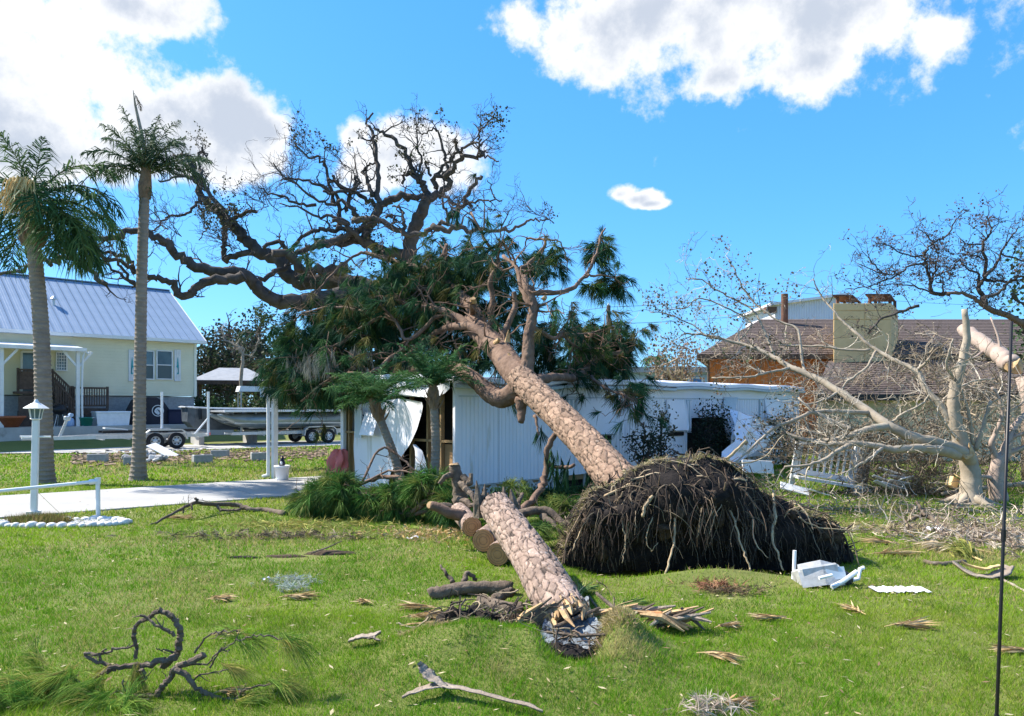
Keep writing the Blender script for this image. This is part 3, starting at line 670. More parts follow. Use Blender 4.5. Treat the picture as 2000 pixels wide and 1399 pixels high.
# jon boat behind
p = P(418, 826, 37.0)
t = thing('jon_boat', 'dark flat bottomed aluminium boat with white gunwale by the trailers', 'boat', (p[0], p[1], .72), R(40))
hull = []
for x, hw, zb, zt in ((-1.4, .55, .45, 1.15), (-1.1, .66, .15, 1.12), (-.3, .74, .03, 1.08), (1.2, .76, 0, 1.05), (2.8, .72, 0, 1.05)):
    hull.append([(x, -hw, zt), (x, -hw*.92, (zb+zt)/2), (x, -hw*.78, zb), (x, hw*.78, zb), (x, hw*.92, (zb+zt)/2), (x, hw, zt)])
V = np.array(hull); mb = MB().grid(V); mb.add(V[0], None, [(0, i, i+1) for i in range(1, 5)]); mb.add(V[-1], None, [(0, i+1, i) for i in range(1, 5)])
obj('hull', mb, M['alu_dark'], t)
for s_ in (-1, 1): obj('gunwale', MB().tube([(x, s_*hw, zt+.01) for x, hw, zb, zt in ((-1.42, .56, .3, 1.15), (-1.1, .67, .1, 1.12), (-.3, .75, 0, 1.08), (1.2, .77, 0, 1.05), (2.8, .73, 0, 1.05))], .045, 8), M['white_paint'], t)
for x in (-.9, -.3): obj('bumper', MB().tube([(x, -.76, 1.05), (x, -.80, .55)], .075, 10), M['black_metal'], t)
obj('bow_plate', MB().box((-1.35, 0, 1.16), (.35, 1.1, .04)), M['white_paint'], t); obj('bench', MB().box((.6, 0, .8), (.35, 1.4, .05)), M['galv'], t)
for x in (-.8, 1.8): obj('stand', MB().box((x, 0, -.36), (.25, 1.3, .68)), M['oldconcrete'], t)

# shelter roof behind the boats
p = P(455, 745, 52.)
t = thing('boat_shelter', 'grey hip roofed shelter behind the boats at the water', 'shelter', (p[0], p[1], 0), R(20))
mb = MB(); a, b, z0, z1 = 2.6, 2.3, 3.62, 4.55
mb.add([(-a, -b, z0), (a, -b, z0), (a, b, z0), (-a, b, z0), (-.9, 0, z1), (.9, 0, z1)], [(0, 1, 5, 4), (2, 3, 4, 5)], [(1, 2, 5), (3, 0, 4)]); mb.box((0, 0, z0-.06), (2*a, 2*b, .12))
obj('roof', mb, M['thatch'], t); obj('fascia', MB().box((0, -b-.02, z0-.16), (2*a, .05, .26)), M['deck_wood'], t)
for x in (-2.2, 2.2):
    for y in (-1.9, 1.9): obj('post', MB().box((x, y, 1.75), (.22, .22, 3.5)), M['deck_wood'], t)
p = P(500, 763, 46.)
t = thing('boat_canopy', 'small white canopy on posts between shelter and carport post', 'canopy', (p[0], p[1], 0), R(30))
obj('canopy_top', MB().extrude([(-1.1, -.5, 2.78), (1.1, -.5, 2.78), (1.0, -.5, 3.08), (-1.0, -.5, 3.12)], (0, 1.2, 0)), M['white_pvc'], t)
for x in (-.95, .95):
    for y in (-.4, .6): obj('post', MB().tube([(x, y, 0), (x, y, 2.8)], .04, 8), M['galv'], t)
obj('curtain', MB().box((.55, -.46, 2.62), (.8, .03, .34)), M['white_pvc'], t)

# ======================= lamp post, pipe rail, flower bed =======================
p = G(66, 1008)
lamp = thing('lamp_post', 'white square lamp post with lantern top in the flower bed', 'lamp', (p[0], p[1], 0))
lamp.rotation_euler = (0, R(1.1), R(20))
obj('post', MB().box((0, 0, .86), (.105, .105, 1.72), bev=.01), M['white_paint'], lamp)
obj('base', MB().box((0, 0, .04), (.20, .20, .10)), M['white_paint'], lamp); obj('cross_arm', MB().tube([(-.24, 0, 1.42), (.24, 0, 1.42)], .018, 8), M['white_paint'], lamp)
ln_ = obj('lantern', MB().lathe((0, 0, 1.72), [(.06, 0), (.10, .02), (.085, .03)], 8), M['white_paint'], lamp)
obj('pane', MB().lathe((0, 0, 1.75), [(.075, 0), (.105, .17)], 8), M['glass'], ln_)
for k in range(8): a = k*math.pi/4; obj('bar', MB().tube([(.083*math.cos(a), .083*math.sin(a), 1.745), (.115*math.cos(a), .115*math.sin(a), 1.925)], .008, 5), M['white_paint'], ln_)
obj('cap', MB().lathe((0, 0, 1.92), [(.20, 0), (.205, .012), (.09, .09), (.05, .11), (.03, .15), (.02, .17)], 16), M['white_paint'], ln_)
p1 = G(192, 1012); top = P(190, 940, p1[1]); far_ = P(-70, 966, p1[1]-.9)
rl = thing('pipe_gate', 'low white pipe gate across the driveway beside the lamp post', 'gate', (p1[0], p1[1], 0))
obj('post', MB().tube([(0, 0, 0), (-.01, 0, top[2]+.02)], .036, 12), M['white_pvc'], rl)
obj('pipe', MB().tube([(0, -.03, top[2]), tuple(far_-np.array((p1[0], p1[1], 0)))], .030, 12), M['white_pvc'], rl)
obj('coupling', MB().tube([(-.05, -.03, top[2]-.005), (-.13, -.037, top[2]-.012)], .048, 12), M['white_pvc'], rl); obj('post_cap', MB().tube([(-.01, 0, top[2]-.05), (-.01, 0, top[2]+.06)], .048, 12), M['white_pvc'], rl)
obj('end_post', MB().tube([(far_[0]-p1[0], far_[1]-p1[1], 0), (far_[0]-p1[0], far_[1]-p1[1], far_[2]+.05)], .034, 10), M['white_pvc'], rl)
p = G(125, 1024)
bed = thing('flower_bed', 'flower bed edged with scalloped white stones round the lamp post', 'flower bed', (p[0], p[1], 0))
cx0, cy0 = G(60, 1020)[:2]-p[:2]; r_ = np.random.default_rng(3)
ring = []
for k in range(40):
    a = k*2*math.pi/40; x = 1.02*math.cos(a); y = .34*math.sin(a)+.06*math.cos(a)
    ring.append((x, y))
stn = MB().lathe((0, 0, 0), [(.055, -.02), (.07, .02), (.06, .06), (.03, .075)], 8).mesh('edging_stone', True); stn.materials.append(M['white_stone'])
for x, y in ring:
    o_ = obj('edging_stone', stn, None, bed, loc=(x, y, 0)); q = r_.uniform(.8, 1.25); o_.scale = (q*1.1, q, q*r_.uniform(.8, 1.2)); o_.rotation_euler = (0, 0, r_.uniform(0, 3))
mb = MB()
for k in range(800):
    a = r_.uniform(0, 6.28); q = math.sqrt(r_.uniform(0, 1)); x = .98*q*math.cos(a); y = .32*q*math.sin(a)+.06*math.cos(a)*q
    if x < -.05: continue
    s_ = r_.uniform(.012, .03); mb.box((x, y, .02+s_*.3), (s_*1.4, s_*1.2, s_), rz=r_.uniform(0, 3), rx=r_.uniform(0, .5), col=np.array((.62, .61, .58))*r_.uniform(.7, 1.15))
obj('pebbles', mb, M['pebble'], bed, kind='stuff')
V = np.array([[(-.45+.55*q*math.cos(a), .02+.30*q*math.sin(a), .10*(1-q*q)) for a in np.linspace(0, 6.283, 20)] for q in (0.02, .4, .7, 1.)])
obj('soil', MB().grid(V), M['soil_brown'], bed, smooth=True)
gp = []
gcol = []
for k in range(2600):
    a = r_.uniform(0, 6.28); q = math.sqrt(r_.uniform(0, 1)); x = -.45+.56*q*math.cos(a); y = .02+.30*q*math.sin(a); L = r_.uniform(.06, .17)
    th = r_.uniform(0, 6.28); ln = r_.uniform(.2, 1.)*L; s_ = np.array((math.cos(th+1.5), math.sin(th+1.5), 0))*.005; b_ = np.array((x, y, .06*(1-q*q)))
    gp += [b_-s_, b_+s_, b_+np.array((math.cos(th)*ln, math.sin(th)*ln, L))]
    c_ = np.array([(.10, .12, .03), (.30, .24, .10), (.14, .19, .04), (.20, .13, .07)][int(r_.integers(0, 4))]); gcol += [c_]*3
mb = MB(); mb.add(gp, None, np.arange(len(gp)).reshape(-1, 3), np.array(gcol)); obj('dry_plants', mb, M['blade'], bed, kind='stuff')

# ======================= concrete blocks and rubble on the far lawn =======================
def block_mesh():
    m2 = MB()
    m2.box((0, 0, .095), (.40, .19, .19), bev=.012)
    return m2
bm_ = block_mesh().mesh('concrete_block'); bm_.materials.append(M['block'])
for px, py, rz, lab in ((191, 903, .2, 'grey concrete block alone on the grass left of the rubble'), (395, 905, .7, 'large grey concrete block nearest the slim palm'), (430, 894, .1, 'grey concrete block farther back behind the largest block'), (508, 900, .5, 'grey concrete block beside the carport post'), (262, 909, .4, 'pale concrete block in front of the rubble heap')):
    p = G(px, py); t = thing('concrete_block', lab, 'block', (p[0], p[1], 0), rz, 'concrete blocks on the far lawn')
    s_ = 1.55; t.scale = (s_, s_, s_)
    obj('block', bm_, None, t)
    for x in (-.10, .10): obj('core_shade_plate', MB().box((x, 0, .191), (.13, .11, .004)), M['shade_black'], t)  # dark plates on a solid block: shade of the cores put into colour
p = G(283, 903); t = thing('rubble_heap', 'heap of broken concrete rubble behind the slim palm', 'rubble', (p[0], p[1], 0))
for k in range(26):
    a = r_.uniform(0, 6.28); q = r_.uniform(0, 1)
    obj('rubble_piece', MB().box((0, 0, 0), r_.uniform(.12, .34, 3)*np.array((1, .9, .6)), bev=.03), M['block'] if k % 3 else M['white_stone'], t, loc=(.95*q*math.cos(a), .4*q*math.sin(a), .08+.3*(1-q)*r_.uniform(.3, 1))).rotation_euler = tuple(r_.uniform(-.5, .5, 3))
p = G(318, 893); o_ = obj('fallen_board', MB().box((0, 0, 0), (1.15, .5, .035), bev=.008), M['white_paint'], label='white flat board leaning on the rubble heap', cat='board', loc=(p[0], p[1], .24)); o_.rotation_euler = (.2, .42, R(-12))
mb = MB()
for k in range(1500):
    px, py = r_.uniform(140, 640), 0; py = 898-(px-140)*.022+r_.normal(0, 5.5)
    p = G(px, py); s_ = r_.uniform(.03, .09); mb.box((p[0], p[1], .05), (s_*2, s_, s_*.5), rz=r_.uniform(0, 3), rx=r_.uniform(-.6, .6), col=np.array((.24, .17, .12))*r_.uniform(.4, 1.5))
obj('mulch_strip', mb, M['mulch'], kind='stuff', label='strip of brown mulch and dirt across the far lawn', cat='mulch')
# ======================= crushed white mobile home =======================
MF = Frame(MHX, MHY, MHA); MZ0, MZ1 = .37, 2.62; ML, MW = 15.55, 4.0
home = thing('mobile_home', 'long white mobile home crushed by the fallen pine, end wall torn open', 'mobile home', MF.o, MF.th)
def mlx(px, yo=0): return MF.solve(px, 790, yo)[0]
obj('interior_shade_block', MB().box((ML/2+.2, MW/2+.05, (MZ0+MZ1)/2-.02), (ML-.7, MW-.5, MZ1-MZ0-.1)), M['shade_black'], home)  # solid near-black block, the shade indoors is put into its colour
obj('floor_frame', MB().box((ML/2+.05, MW/2, MZ0-.05), (ML-.15, MW-.15, .16)), M['wood_stud'], home)
obj('painted_underfloor_shade', MB().box((ML/2+.05, .22, .17), (ML-.3, .04, .34)), M['shade_black'], home)  # near-black sheet painted as the shade under the floor
hx0, hx1 = mlx(1368), mlx(1426)
def ribbed(x0, x1, z0, z1, y, pitch=.105, dep=.013):
    n = max(2, int((x1-x0)/pitch)); xs_ = []; 
    for i in range(n):
        a = x0+(x1-x0)*i/n; w_ = (x1-x0)/n
        xs_ += [(a, 0), (a+w_*.62, 0), (a+w_*.70, -dep), (a+w_*.92, -dep)]
    xs_.append((x1, 0))
    V = np.array([[(x, y+d_, z0) for x, d_ in xs_], [(x, y+d_, z1) for x, d_ in xs_]])
    return MB().grid(V)
k = 0; x = .02
while x < ML-.05:
    x1 = min(ML-.02, x+1.21)
    if x1 < hx0+.1 or x > hx1-.1: obj('siding_panel', ribbed(x, x1-.012, MZ0, 2.16, -.003*(k % 2)), M['siding_metal'], home)
    else: obj('siding_panel', ribbed(x, x1-.012, 1.62 if x < hx1 and x1 > hx0+.3 else MZ0, 2.16, -.003*(k % 2)), M['siding_metal'], home)
    x = x1; k += 1
obj('frieze', MB().box((ML/2, .01, 2.33), (ML-.02, .05, .33)), M['white_metal'], home)
obj('frieze_joint', MB().box((ML/2, -.020, 2.165), (ML-.04, .014, .018)), M['trim'], home)
obj('corner_post', MB().box((.03, -.015, (MZ0+2.5)/2), (.09, .07, 2.5-MZ0)), M['white_metal'], home); obj('corner_post', MB().box((ML-.02, -.015, (MZ0+2.5)/2), (.08, .07, 2.5-MZ0)), M['white_metal'], home)
obj('end_wall', MB().box((ML-.03, MW/2, (MZ0+2.5)/2), (.04, MW-.05, 2.5-MZ0)), M['white_metal'], home)
obj('back_wall', MB().box((ML/2, MW-.03, (MZ0+2.5)/2), (ML-.1, .04, 2.5-MZ0)), M['white_metal'], home)
# roof: bowed, dented under the trunk
n = 60; V = []; xa = np.linspace(-.12, ML+.15, n)
def roofz(x, y): return 2.60+.10*math.sin(math.pi*np.clip(y/MW, 0, 1))-.10*math.exp(-((x-1.8)/1.3)**2)-.05*math.exp(-((x-.2)/.6)**2)+.02*math.sin(x*2.3)
V = np.array([[(x, y, roofz(x, y)) for y in np.linspace(-.14, MW+.14, 9)] for x in xa])
rf = obj('roof', MB().grid(V), M['white_metal'], home, smooth=True)
V2 = np.array([[(x, -.14, roofz(x, 0)+.005), (x, -.165, roofz(x, 0)-.02), (x, -.165, roofz(x, 0)-.10), (x, -.14, roofz(x, 0)-.115), (x, .0, roofz(x, 0)-.115)] for x in xa])
obj('fascia', MB().grid(V2), M['white_metal'], rf)
cut = int(n*mlx(1322)/ML)
for (a, b, dz) in ((0, cut, -.03), (cut-1, n, 0)):
    V2 = np.array([[(x, -.15+.0, roofz(x, 0)-.118+dz), (x, -.20, roofz(x, 0)-.125+dz), (x, -.20, roofz(x, 0)-.185+dz), (x, -.12, roofz(x, 0)-.20+dz), (x, -.02, roofz(x, 0)-.19+dz)] for x in xa[a:b]])
    obj('gutter_rail', MB().grid(V2), M['trim'], rf)
V2 = np.array([[(-.125, y, roofz(-.12, y)+.003), (-.14, y, roofz(-.12, y)-.10)] for y in np.linspace(-.14, MW+.14, 14)]); obj('end_fascia', MB().grid(V2), M['white_metal'], rf)
# folded metal awnings and shutters
def awning(xa, xb, ya, yb, sh_left, sh_right):
    x0, z1 = MF.solve(xa, ya, -.1); x1, z0 = MF.solve(xb, yb, -.1); wdw = x1-x0
    zz = np.linspace(0, 1, 8)
    V = []
    for t_ in zz:
        z = z1+(z0-z1)*t_; out_ = -.04-.14*t_; ins = 0 if t_ < .9 else (t_-.9)*.7
        V.append([(x0+ins, -.01, z), (x0+ins, out_, z), (x0+wdw*.07+ins, out_-.025, z), (x0+wdw*.10+ins, out_, z), (x0+wdw*.90-ins, out_, z), (x0+wdw*.93-ins, out_-.025, z), (x1-ins, out_, z), (x1-ins, -.01, z)])
    V.append([(q[0], q[1]*.35, q[2]-.03) for q in V[-1]])
    a = obj('awning', MB().grid(np.array(V)), M['white_metal'], home)
    obj('gap_shade_strip', MB().box(((x0+x1)/2, -.03, z0-.10), (wdw*.8, .03, .10)), M['shade_black'], a)  # near-black strip, the shade below the awning put into colour
    for sx, on in ((x0-.20, sh_left), (x1+.17, sh_right)):
        if on:
            s_ = obj('shutter', MB().box((sx, -.025, (z0+z1)/2-.04), (.26, .03, z1-z0+.08)), M['trim'], home)
            for q in (-.07, .07): obj('rib', MB().box((sx+q, -.045, (z0+z1)/2-.04), (.05, .02, z1-z0+.02)), M['white_metal'], s_)
awning(1130, 1205, 779, 847, True, False); awning(1306, 1343, 781, 840, False, True); awning(1497, 1526, 780, 820, True, False)
for px in (1222, 1230): obj('panel_seam', MB().box((mlx(px), -.018, 1.2), (.03, .012, 1.7)), M['white_metal'], home)
# lattice skirt blocks
m2 = MB()
hh = .17
for s_ in (-1, 1): m2.box((s_*hh, 0, .18), (.022, .05, .36)); m2.box((0, 0, .18+s_*(hh-.002)), (.318, .05, .022))
for a in (0, 1):
    s_ = 1 if a else -1
    m2.bar((-.16, -.003*a, .18-.16*s_), (.16, -.003*a, .18+.16*s_), .04, .022, (0, 1, 0))
m2.tube([(.09*math.cos(q), .004, .18+.09*math.sin(q)) for q in np.linspace(0, 6.283, 17)], .014, 5, cap=False)
me = m2.mesh('skirt_block'); me.materials.append(M['white_stone'])
nb = 40
for k in range(nb):
    x = .2+k*.368
    px_ = 1000+F*(MF.w(x, 0, 0)[0])/(MF.w(x, 0, 0)[1])
    if 1112 < px_ < 1140 or 1365 < px_ < 1430: continue
    obj('skirt_block', me, None, home, loc=(x, .06, 0))
# torn end wall
def ely(px, xo=0): return MF.solve_end(px, 790, xo)[0]
studs = [ely(884), ely(859), ely(833), ely(800), ely(765), ely(730), ely(694), ely(680), 3.96]
for y in studs: obj('stud', MB().box((.06, y, (MZ0+2.5)/2), (.09, .045, 2.45-MZ0)), M['wood_stud'], home)
za = MF.solve_end(858, 862)[1]
obj('rail_board', MB().box((.055, (ely(884)+ely(800))/2, za), (.08, ely(800)-ely(884), .05)), M['wood_stud'], home)
obj('rail_board', MB().box((.055, (ely(694)+3.96)/2, za+.1), (.08, 3.96-ely(694), .045)), M['wood_stud'], home)
obj('sill_plate', MB().box((.055, MW/2, MZ0+.03), (.10, MW-.1, .07)), M['wood_stud'], home); obj('top_plate', MB().box((.055, MW/2, 2.46), (.10, MW-.1, .06)), M['wood_stud'], home)
for ya, yb, z0, z1 in ((ely(883), ely(860), MZ0+.07, za-.06), (ely(857), ely(846), MZ0+.07, za-.25), (ely(693), 3.93, MZ0+.07, za+.06)):
    obj('plywood_panel', MB().box((.11, (ya+yb)/2, (z0+z1)/2), (.015, yb-ya-.03, z1-z0)), M['plywood'], home)
obj('corner_post', MB().box((.0, MW-.02, (MZ0+2.5)/2), (.08, .12, 2.5-MZ0)), M['white_metal'], home)
# the sheet that still hangs: curved edge, bulging
outline = [(696, 792), (740, 782), (790, 778), (833, 786), (832, 806), (825, 838), (812, 866), (793, 893), (772, 922), (765, 950), (696, 955)]
pts = [MF.solve_end(a, b) for a, b in outline]
def sheet(poly, nx, nz, fn):
    poly = np.array(poly); y0, y1 = poly[:, 0].min(), poly[:, 0].max(); z0, z1 = poly[:, 1].min(), poly[:, 1].max()
    zs = np.linspace(z0, z1, nz); V = []
    for z in zs:
        xs_ = []
        for i in range(len(poly)):
            (a, b), (c, d) = poly[i], poly[(i+1) % len(poly)]
            if (b-z)*(d-z) <= 0 and b != d: xs_.append(a+(c-a)*(z-b)/(d-b))
        lo, hi = min(xs_), max(xs_)
        V.append([fn(lo+(hi-lo)*t, z, t) for t in np.linspace(0, 1, nx)])
    return np.array(V)
rr = np.random.default_rng(2)
def bulge(y, z, t):
    q = float(vnoise([(y*2, z*2, 3)])[0]); e = .03*math.exp(-t/.18)
    return (-.03-.05*max(0, math.sin(z*1.4))*(1-t)-.05*q-e, y, z)
zz_ = [p_[1] for p_ in pts]
V = sheet(pts, 26, 26, bulge)
obj('torn_sheet', MB().grid(V), M['siding_metal'], home, smooth=True)
ax, z1 = MF.solve_end(709, 800); bx_, z0 = MF.solve_end(722, 855)
s_ = obj('shutter', MB().box((-.21, (ax+bx_)/2, (z0+z1)/2), (.03, abs(bx_-ax), z1-z0)), M['trim'], home)
ax, z1 = MF.solve_end(724, 806); bx_, z0 = MF.solve_end(752, 850)
V = np.array([[(-.15-.16*t_, ax+(bx_-ax)*u, z1+(z0-z1)*t_) for u in np.linspace(0, 1, 5)] for t_ in np.linspace(0, 1, 6)]+[[(-.17, ax+(bx_-ax)*u, z0-.03) for u in np.linspace(0, 1, 5)]])
obj('awning', MB().grid(V), M['white_metal'], home)
sc_ = [MF.solve_end(a, b) for a, b in ((815, 868), (829, 882), (838, 915), (834, 950), (812, 950))]
obj('torn_scrap', MB().grid(sheet(sc_, 8, 8, lambda y, z, t: (-.04-.08*math.sin(t*3.1), y, z))), M['white_metal'], home, smooth=True)
cv = [MF.solve_end(a, b) for a, b in ((750, 738), (885, 738), (885, 765), (860, 778), (750, 778))]
obj('torn_header', MB().grid(sheet(cv, 12, 6, lambda y, z, t: (-.06-.05*math.sin(y*5)-.1*(2.55-z), y, z))), M['white_metal'], home, smooth=True)
# dark bush and ragged siding torn out of the long wall
def mw(px, py, yo): lx, z = MF.solve(px, py, yo); return (lx, yo, z)
V = np.array([[mw(1408, 800, -.15), mw(1424, 799, -.45), mw(1442, 804, -.75)], [mw(1412, 825, -.2), mw(1424, 828, -.6), mw(1436, 832, -.95)], [mw(1420, 862, -.3), mw(1425, 862, -.7), mw(1429, 862, -1.1)]])
obj('torn_siding', MB().grid(V), M['white_metal'], home)
V = np.array([[mw(1442, 804, -.75), mw(1478, 815, -.8), mw(1514, 836, -.7)], [mw(1436, 832, -.95), mw(1466, 845, -1.05), mw(1500, 864, -.9)], [mw(1429, 862, -1.1), mw(1452, 874, -1.3), mw(1472, 884, -1.2)], [mw(1392, 906, -1.3), mw(1415, 909, -1.5), mw(1436, 907, -1.5)]])
m2 = MB(); Vs = np.array([smooth_path(r_) for r_ in V]); Vs = np.stack([smooth_path(Vs[:, j]) for j in range(Vs.shape[1])], 1)
Vs[..., 1] += (vnoise(Vs.reshape(-1, 3), 3.).reshape(Vs.shape[:2])-.5)*.25
obj('torn_siding', m2.grid(Vs), M['white_metal'], home)
obj('siding_flap', MB().grid(np.array([[mw(1414, 776, -.04), mw(1441, 777, -.04)], [mw(1413, 798, -.12), mw(1436, 800, -.2)]])), M['trim'], home)

# red cloth on the end corner
p = MF.w(-.16, MW-.02, 0)
t = thing('hanging_cloth', 'coral red cloth bunched at the left corner of the mobile home', 'cloth', (p[0], p[1], 0))
m2 = MB(); V = []
zt = CH-(880-HY)/F*p[1]; zb = CH-(925-HY)/F*p[1]
for j in range(9):
    t_ = j/8; row = []
    for i in range(52):
        a = i/51*2*math.pi; r0 = (.08+.12*math.sin(min(1, t_*2.2)*1.57)-.05*t_)*(1+.42*math.sin(a*5+t_*2.5)+.18*math.sin(a*9-t_*5)); row.append((.05+r0*math.cos(a)*1.15-.10*t_, r0*.6*math.sin(a), zt+(zb-zt)*t_+.04*math.sin(a*3)))
    V.append(row)
V = np.array(V); m2.grid(V); m2.add(V[0], None, [(0, i, i+1) for i in range(1, 50)])
obj('folds', m2, M['red_cloth'], t, smooth=True)

# carport roof, post and planter at the back of the home
cp = thing('carport', 'white carport roof with post and downspout behind the mobile home', 'carport', MF.o, MF.th)
obj('carport_roof', MB().box((4.0, 5.65, 2.42), (8.2, 3.35, .08)), M['white_metal'], cp)
obj('gutter', MB().box((-.13, 5.65, 2.36), (.10, 3.4, .20)), M['white_paint'], cp); obj('gutter', MB().box((4.0, 7.36, 2.36), (8.2, .10, .20)), M['white_paint'], cp)
px_y = ely(533)
obj('post', MB().box((.05, px_y, 1.18), (.13, .13, 2.36)), M['white_paint'], cp)
for x in (4., 7.9): obj('post', MB().box((x, px_y, 1.18), (.11, .11, 2.36)), M['white_paint'], cp)
dq = MF.w(.0, px_y+.1, 0)
obj('downspout', MB().tube(smooth_path([(-.1, px_y+.30, 2.34), (-.1, px_y+.24, 2.26), (-.08, px_y+.11, 2.08), (-.08, px_y+.10, .25), (-.08, px_y+.12, .12), (-.2, px_y+.2, .06)], 4), .048, 8), M['white_paint'], cp)
p = G(551, 940)
t = thing('flower_pot', 'round white flower pot beside the carport post', 'pot', (p[0], p[1], .02))
obj('pot', MB().lathe((0, 0, 0), [(.14, 0), (.155, .02), (.185, .34), (.205, .34), (.205, .39), (.17, .39), (.15, .34)], 20), M['white_pvc'], t, smooth=True)
obj('soil', MB().lathe((0, 0, .35), [(.17, 0), (.02, .02)], 14), M['soil'], t)
t = thing('garden_figurine', 'small dark blue and white bird figurine in the white pot', 'figurine', (p[0], p[1], .37))
obj('body', MB().lathe((0, 0, 0), [(.03, 0), (.075, .04), (.085, .10), (.06, .17), (.045, .20), (.05, .24), (.03, .28), (.01, .29)], 12), M['navy'], t, smooth=True)
obj('belly', MB().lathe((0, -.045, .04), [(.01, 0), (.045, .04), (.04, .09), (.01, .12)], 10), M['white_pvc'], t, smooth=True)
obj('beak', MB().tube([(0, -.04, .245), (0, -.10, .235)], [.018, .003], 6), M['straw'], t)

# ======================= brown house =======================
BX0, BY = 8.47, 32.0; BE, BR = 4.10, 6.12; BX1 = 30.
bh = thing('house', 'brown hip roofed house with orange cedar boards and tan chimney', 'house', (BX0, BY, 0))
ex, ey = -.62, -.6; w_ = BX1-BX0
roofp = [(ex, ey, BE), (w_+.6, ey, BE), (w_+.6, 8.6, BE), (ex+3.0, 8.6, BE), (3.6, 4.0, BR), (w_-3.5, 4.0, BR)]
m2 = MB(); m2.add(roofp, [(0, 1, 5, 4), (2, 3, 4, 5), (0, 3, 2, 1)], [(1, 2, 5), (3, 0, 4)])
brf = obj('roof', m2, M['shingle'], bh)
# shingle courses, far away: shallow overlapping strips on the front slope
ns = 22; m2 = MB()
for k in range(ns):
    t0, t1 = k/ns, (k+1)/ns
    def at(t_, off): return [(ex+(3.6-ex)*t_, ey+(4-ey)*t_, BE+(BR-BE)*t_+off), (w_+.6+(w_-3.5-w_-.6)*t_, ey+(4-ey)*t_, BE+(BR-BE)*t_+off)]
    a, b = at(t0, .028); c_, d_ = at(t1, .008); m2.add([a, b, d_, c_], [(0, 1, 2, 3)])
obj('shingle_courses', m2, M['shingle'], brf, kind='stuff')
obj('fascia', MB().box((w_/2, ey-.02, BE-.09), (w_+1.24, .05, .19)), M['deck_wood'], bh); obj('fascia', MB().bar((ex-.02, ey, BE-.09), (ex+2.98, 8.6, BE-.09), .05, .19), M['deck_wood'], bh)
obj('wall', MB().slab([(0.02, .05), (w_, .05), (w_, 8.0), (2.6, 8.0)], 0, BE-.06), M['stucco'], bh)
me = MB().box((0, 0, 0), (.272, .03, BE-.2), bev=.006).mesh('cedar_board'); me.materials.append(M['cedar'])
for k in range(26): obj('cedar_board', me, None, bh, loc=(.15+k*.288, .03, BE/2-.05)).rotation_euler = (0, 0, .01*((k*7) % 3-1))
obj('corner_board', MB().box((.0, -.0, BE/2-.05), (.06, .1, BE-.2)), M['deck_wood'], bh)
vp = P(1537, 600, 35.0); obj('vent_pipe', MB().tube([(vp[0]-BX0, 3.3, 5.6), (vp[0]-BX0, 3.3, 7.25)], .16, 10), M['rust'], bh)
# chimney
CY = -1.0; cx0, cx1 = P(1628, 600, BY+CY)[0]-BX0, P(1741, 600, BY+CY)[0]-BX0; cz = CH+198*(BY+CY)/F
ch_o = obj('chimney', MB().slab([(cx0, CY+.03), (cx1, CY+.03), (cx1+1.4, CY+2.17), (cx0+1.4, CY+2.17)], 0, cz-.005), M['chimney'], bh)
cm = (cx0+cx1)/2+.1
for (a, b) in ((cx0, cm), (cm, cx1)):
    for z0, z1 in ((0, 3.6), (3.61, cz-.70), (cz-.69, cz-.33), (cz-.32, cz)):
        obj('panel', MB().box(((a+b)/2, CY+.015, (z0+z1)/2), (b-a-.03, .03, z1-z0-.02), bev=.006), M['chimney'], ch_o)
for a, b, hgt in ((cx0+.1, cx0+.75, .30), (cx1-.95, cx1-.1, .34)):
    for x in (a, b):
        for y in (CY+.3, CY+1.8): obj('cap_post', MB().box((x+.65*(y-CY), y, cz+hgt/2), (.10, .10, hgt)), M['rust'], ch_o)
    obj('cap_slab', MB().slab([(a-.1, CY+.1), (b+.1, CY+.1), (b+1.35, CY+2.1), (a+1.15, CY+2.1)], cz+hgt, cz+hgt+.06), M['rust'], ch_o)
# lower wing
wg = thing('house_wing', 'low beige wing with sagging brown shingle roof under branches', 'house', (10.7, 26.0, 0))
m2 = MB(); Wl = 16.
V = np.array([[(x+(3.2*(y+.5)/6.3)*(1-(x+.3)/(Wl+.3)), y, 2.34+(3.95-2.34)*(y+.5)/6.3-.05*math.sin(x*.9)) for x in np.linspace(-.3, Wl, 12)] for y in np.linspace(-.5, 5.8, 12)]); m2.grid(V); V2 = V.copy(); V2[..., 2] -= .12; m2.grid(V2)
wr = obj('roof', m2, M['shingle'], wg)
m2 = MB()
for k in range(20):
    t0 = k/20; y0 = -.5+6.3*t0; y1 = y0+6.3/20
    zf_ = lambda y: 2.34+(3.95-2.34)*(y+.5)/6.3
    m2.add([(x+(3.2*(y+.5)/6.3)*(1-(x+.3)/(Wl+.3)), y, z) for (y, z) in ((y0, zf_(y0)+.03), (y1, zf_(y1)+.008)) for x in np.linspace(-.3, Wl, 12)], [(i, i+1, 12+i+1, 12+i) for i in range(11)])
V_ = m2.v
for v_ in V_: v_[:, 2] -= .05*np.sin(v_[:, 0]*.9)
obj('shingle_courses', m2, M['shingle'], wr, kind='stuff')
obj('fascia', MB().box((Wl/2, -.52, 2.24), (Wl+.6, .05, .22)), M['black_metal'], wg)
obj('wall', MB().slab([(.05, .10), (Wl, .10), (Wl, 5.2), (2.9, 5.2)], 0, 2.2), M['stucco'], wg)
for k in range(9): obj('wall_panel', MB().box((.9+k*1.75, .085, 1.1), (1.72, .03, 2.2), bev=.006), M['stucco'], wg)
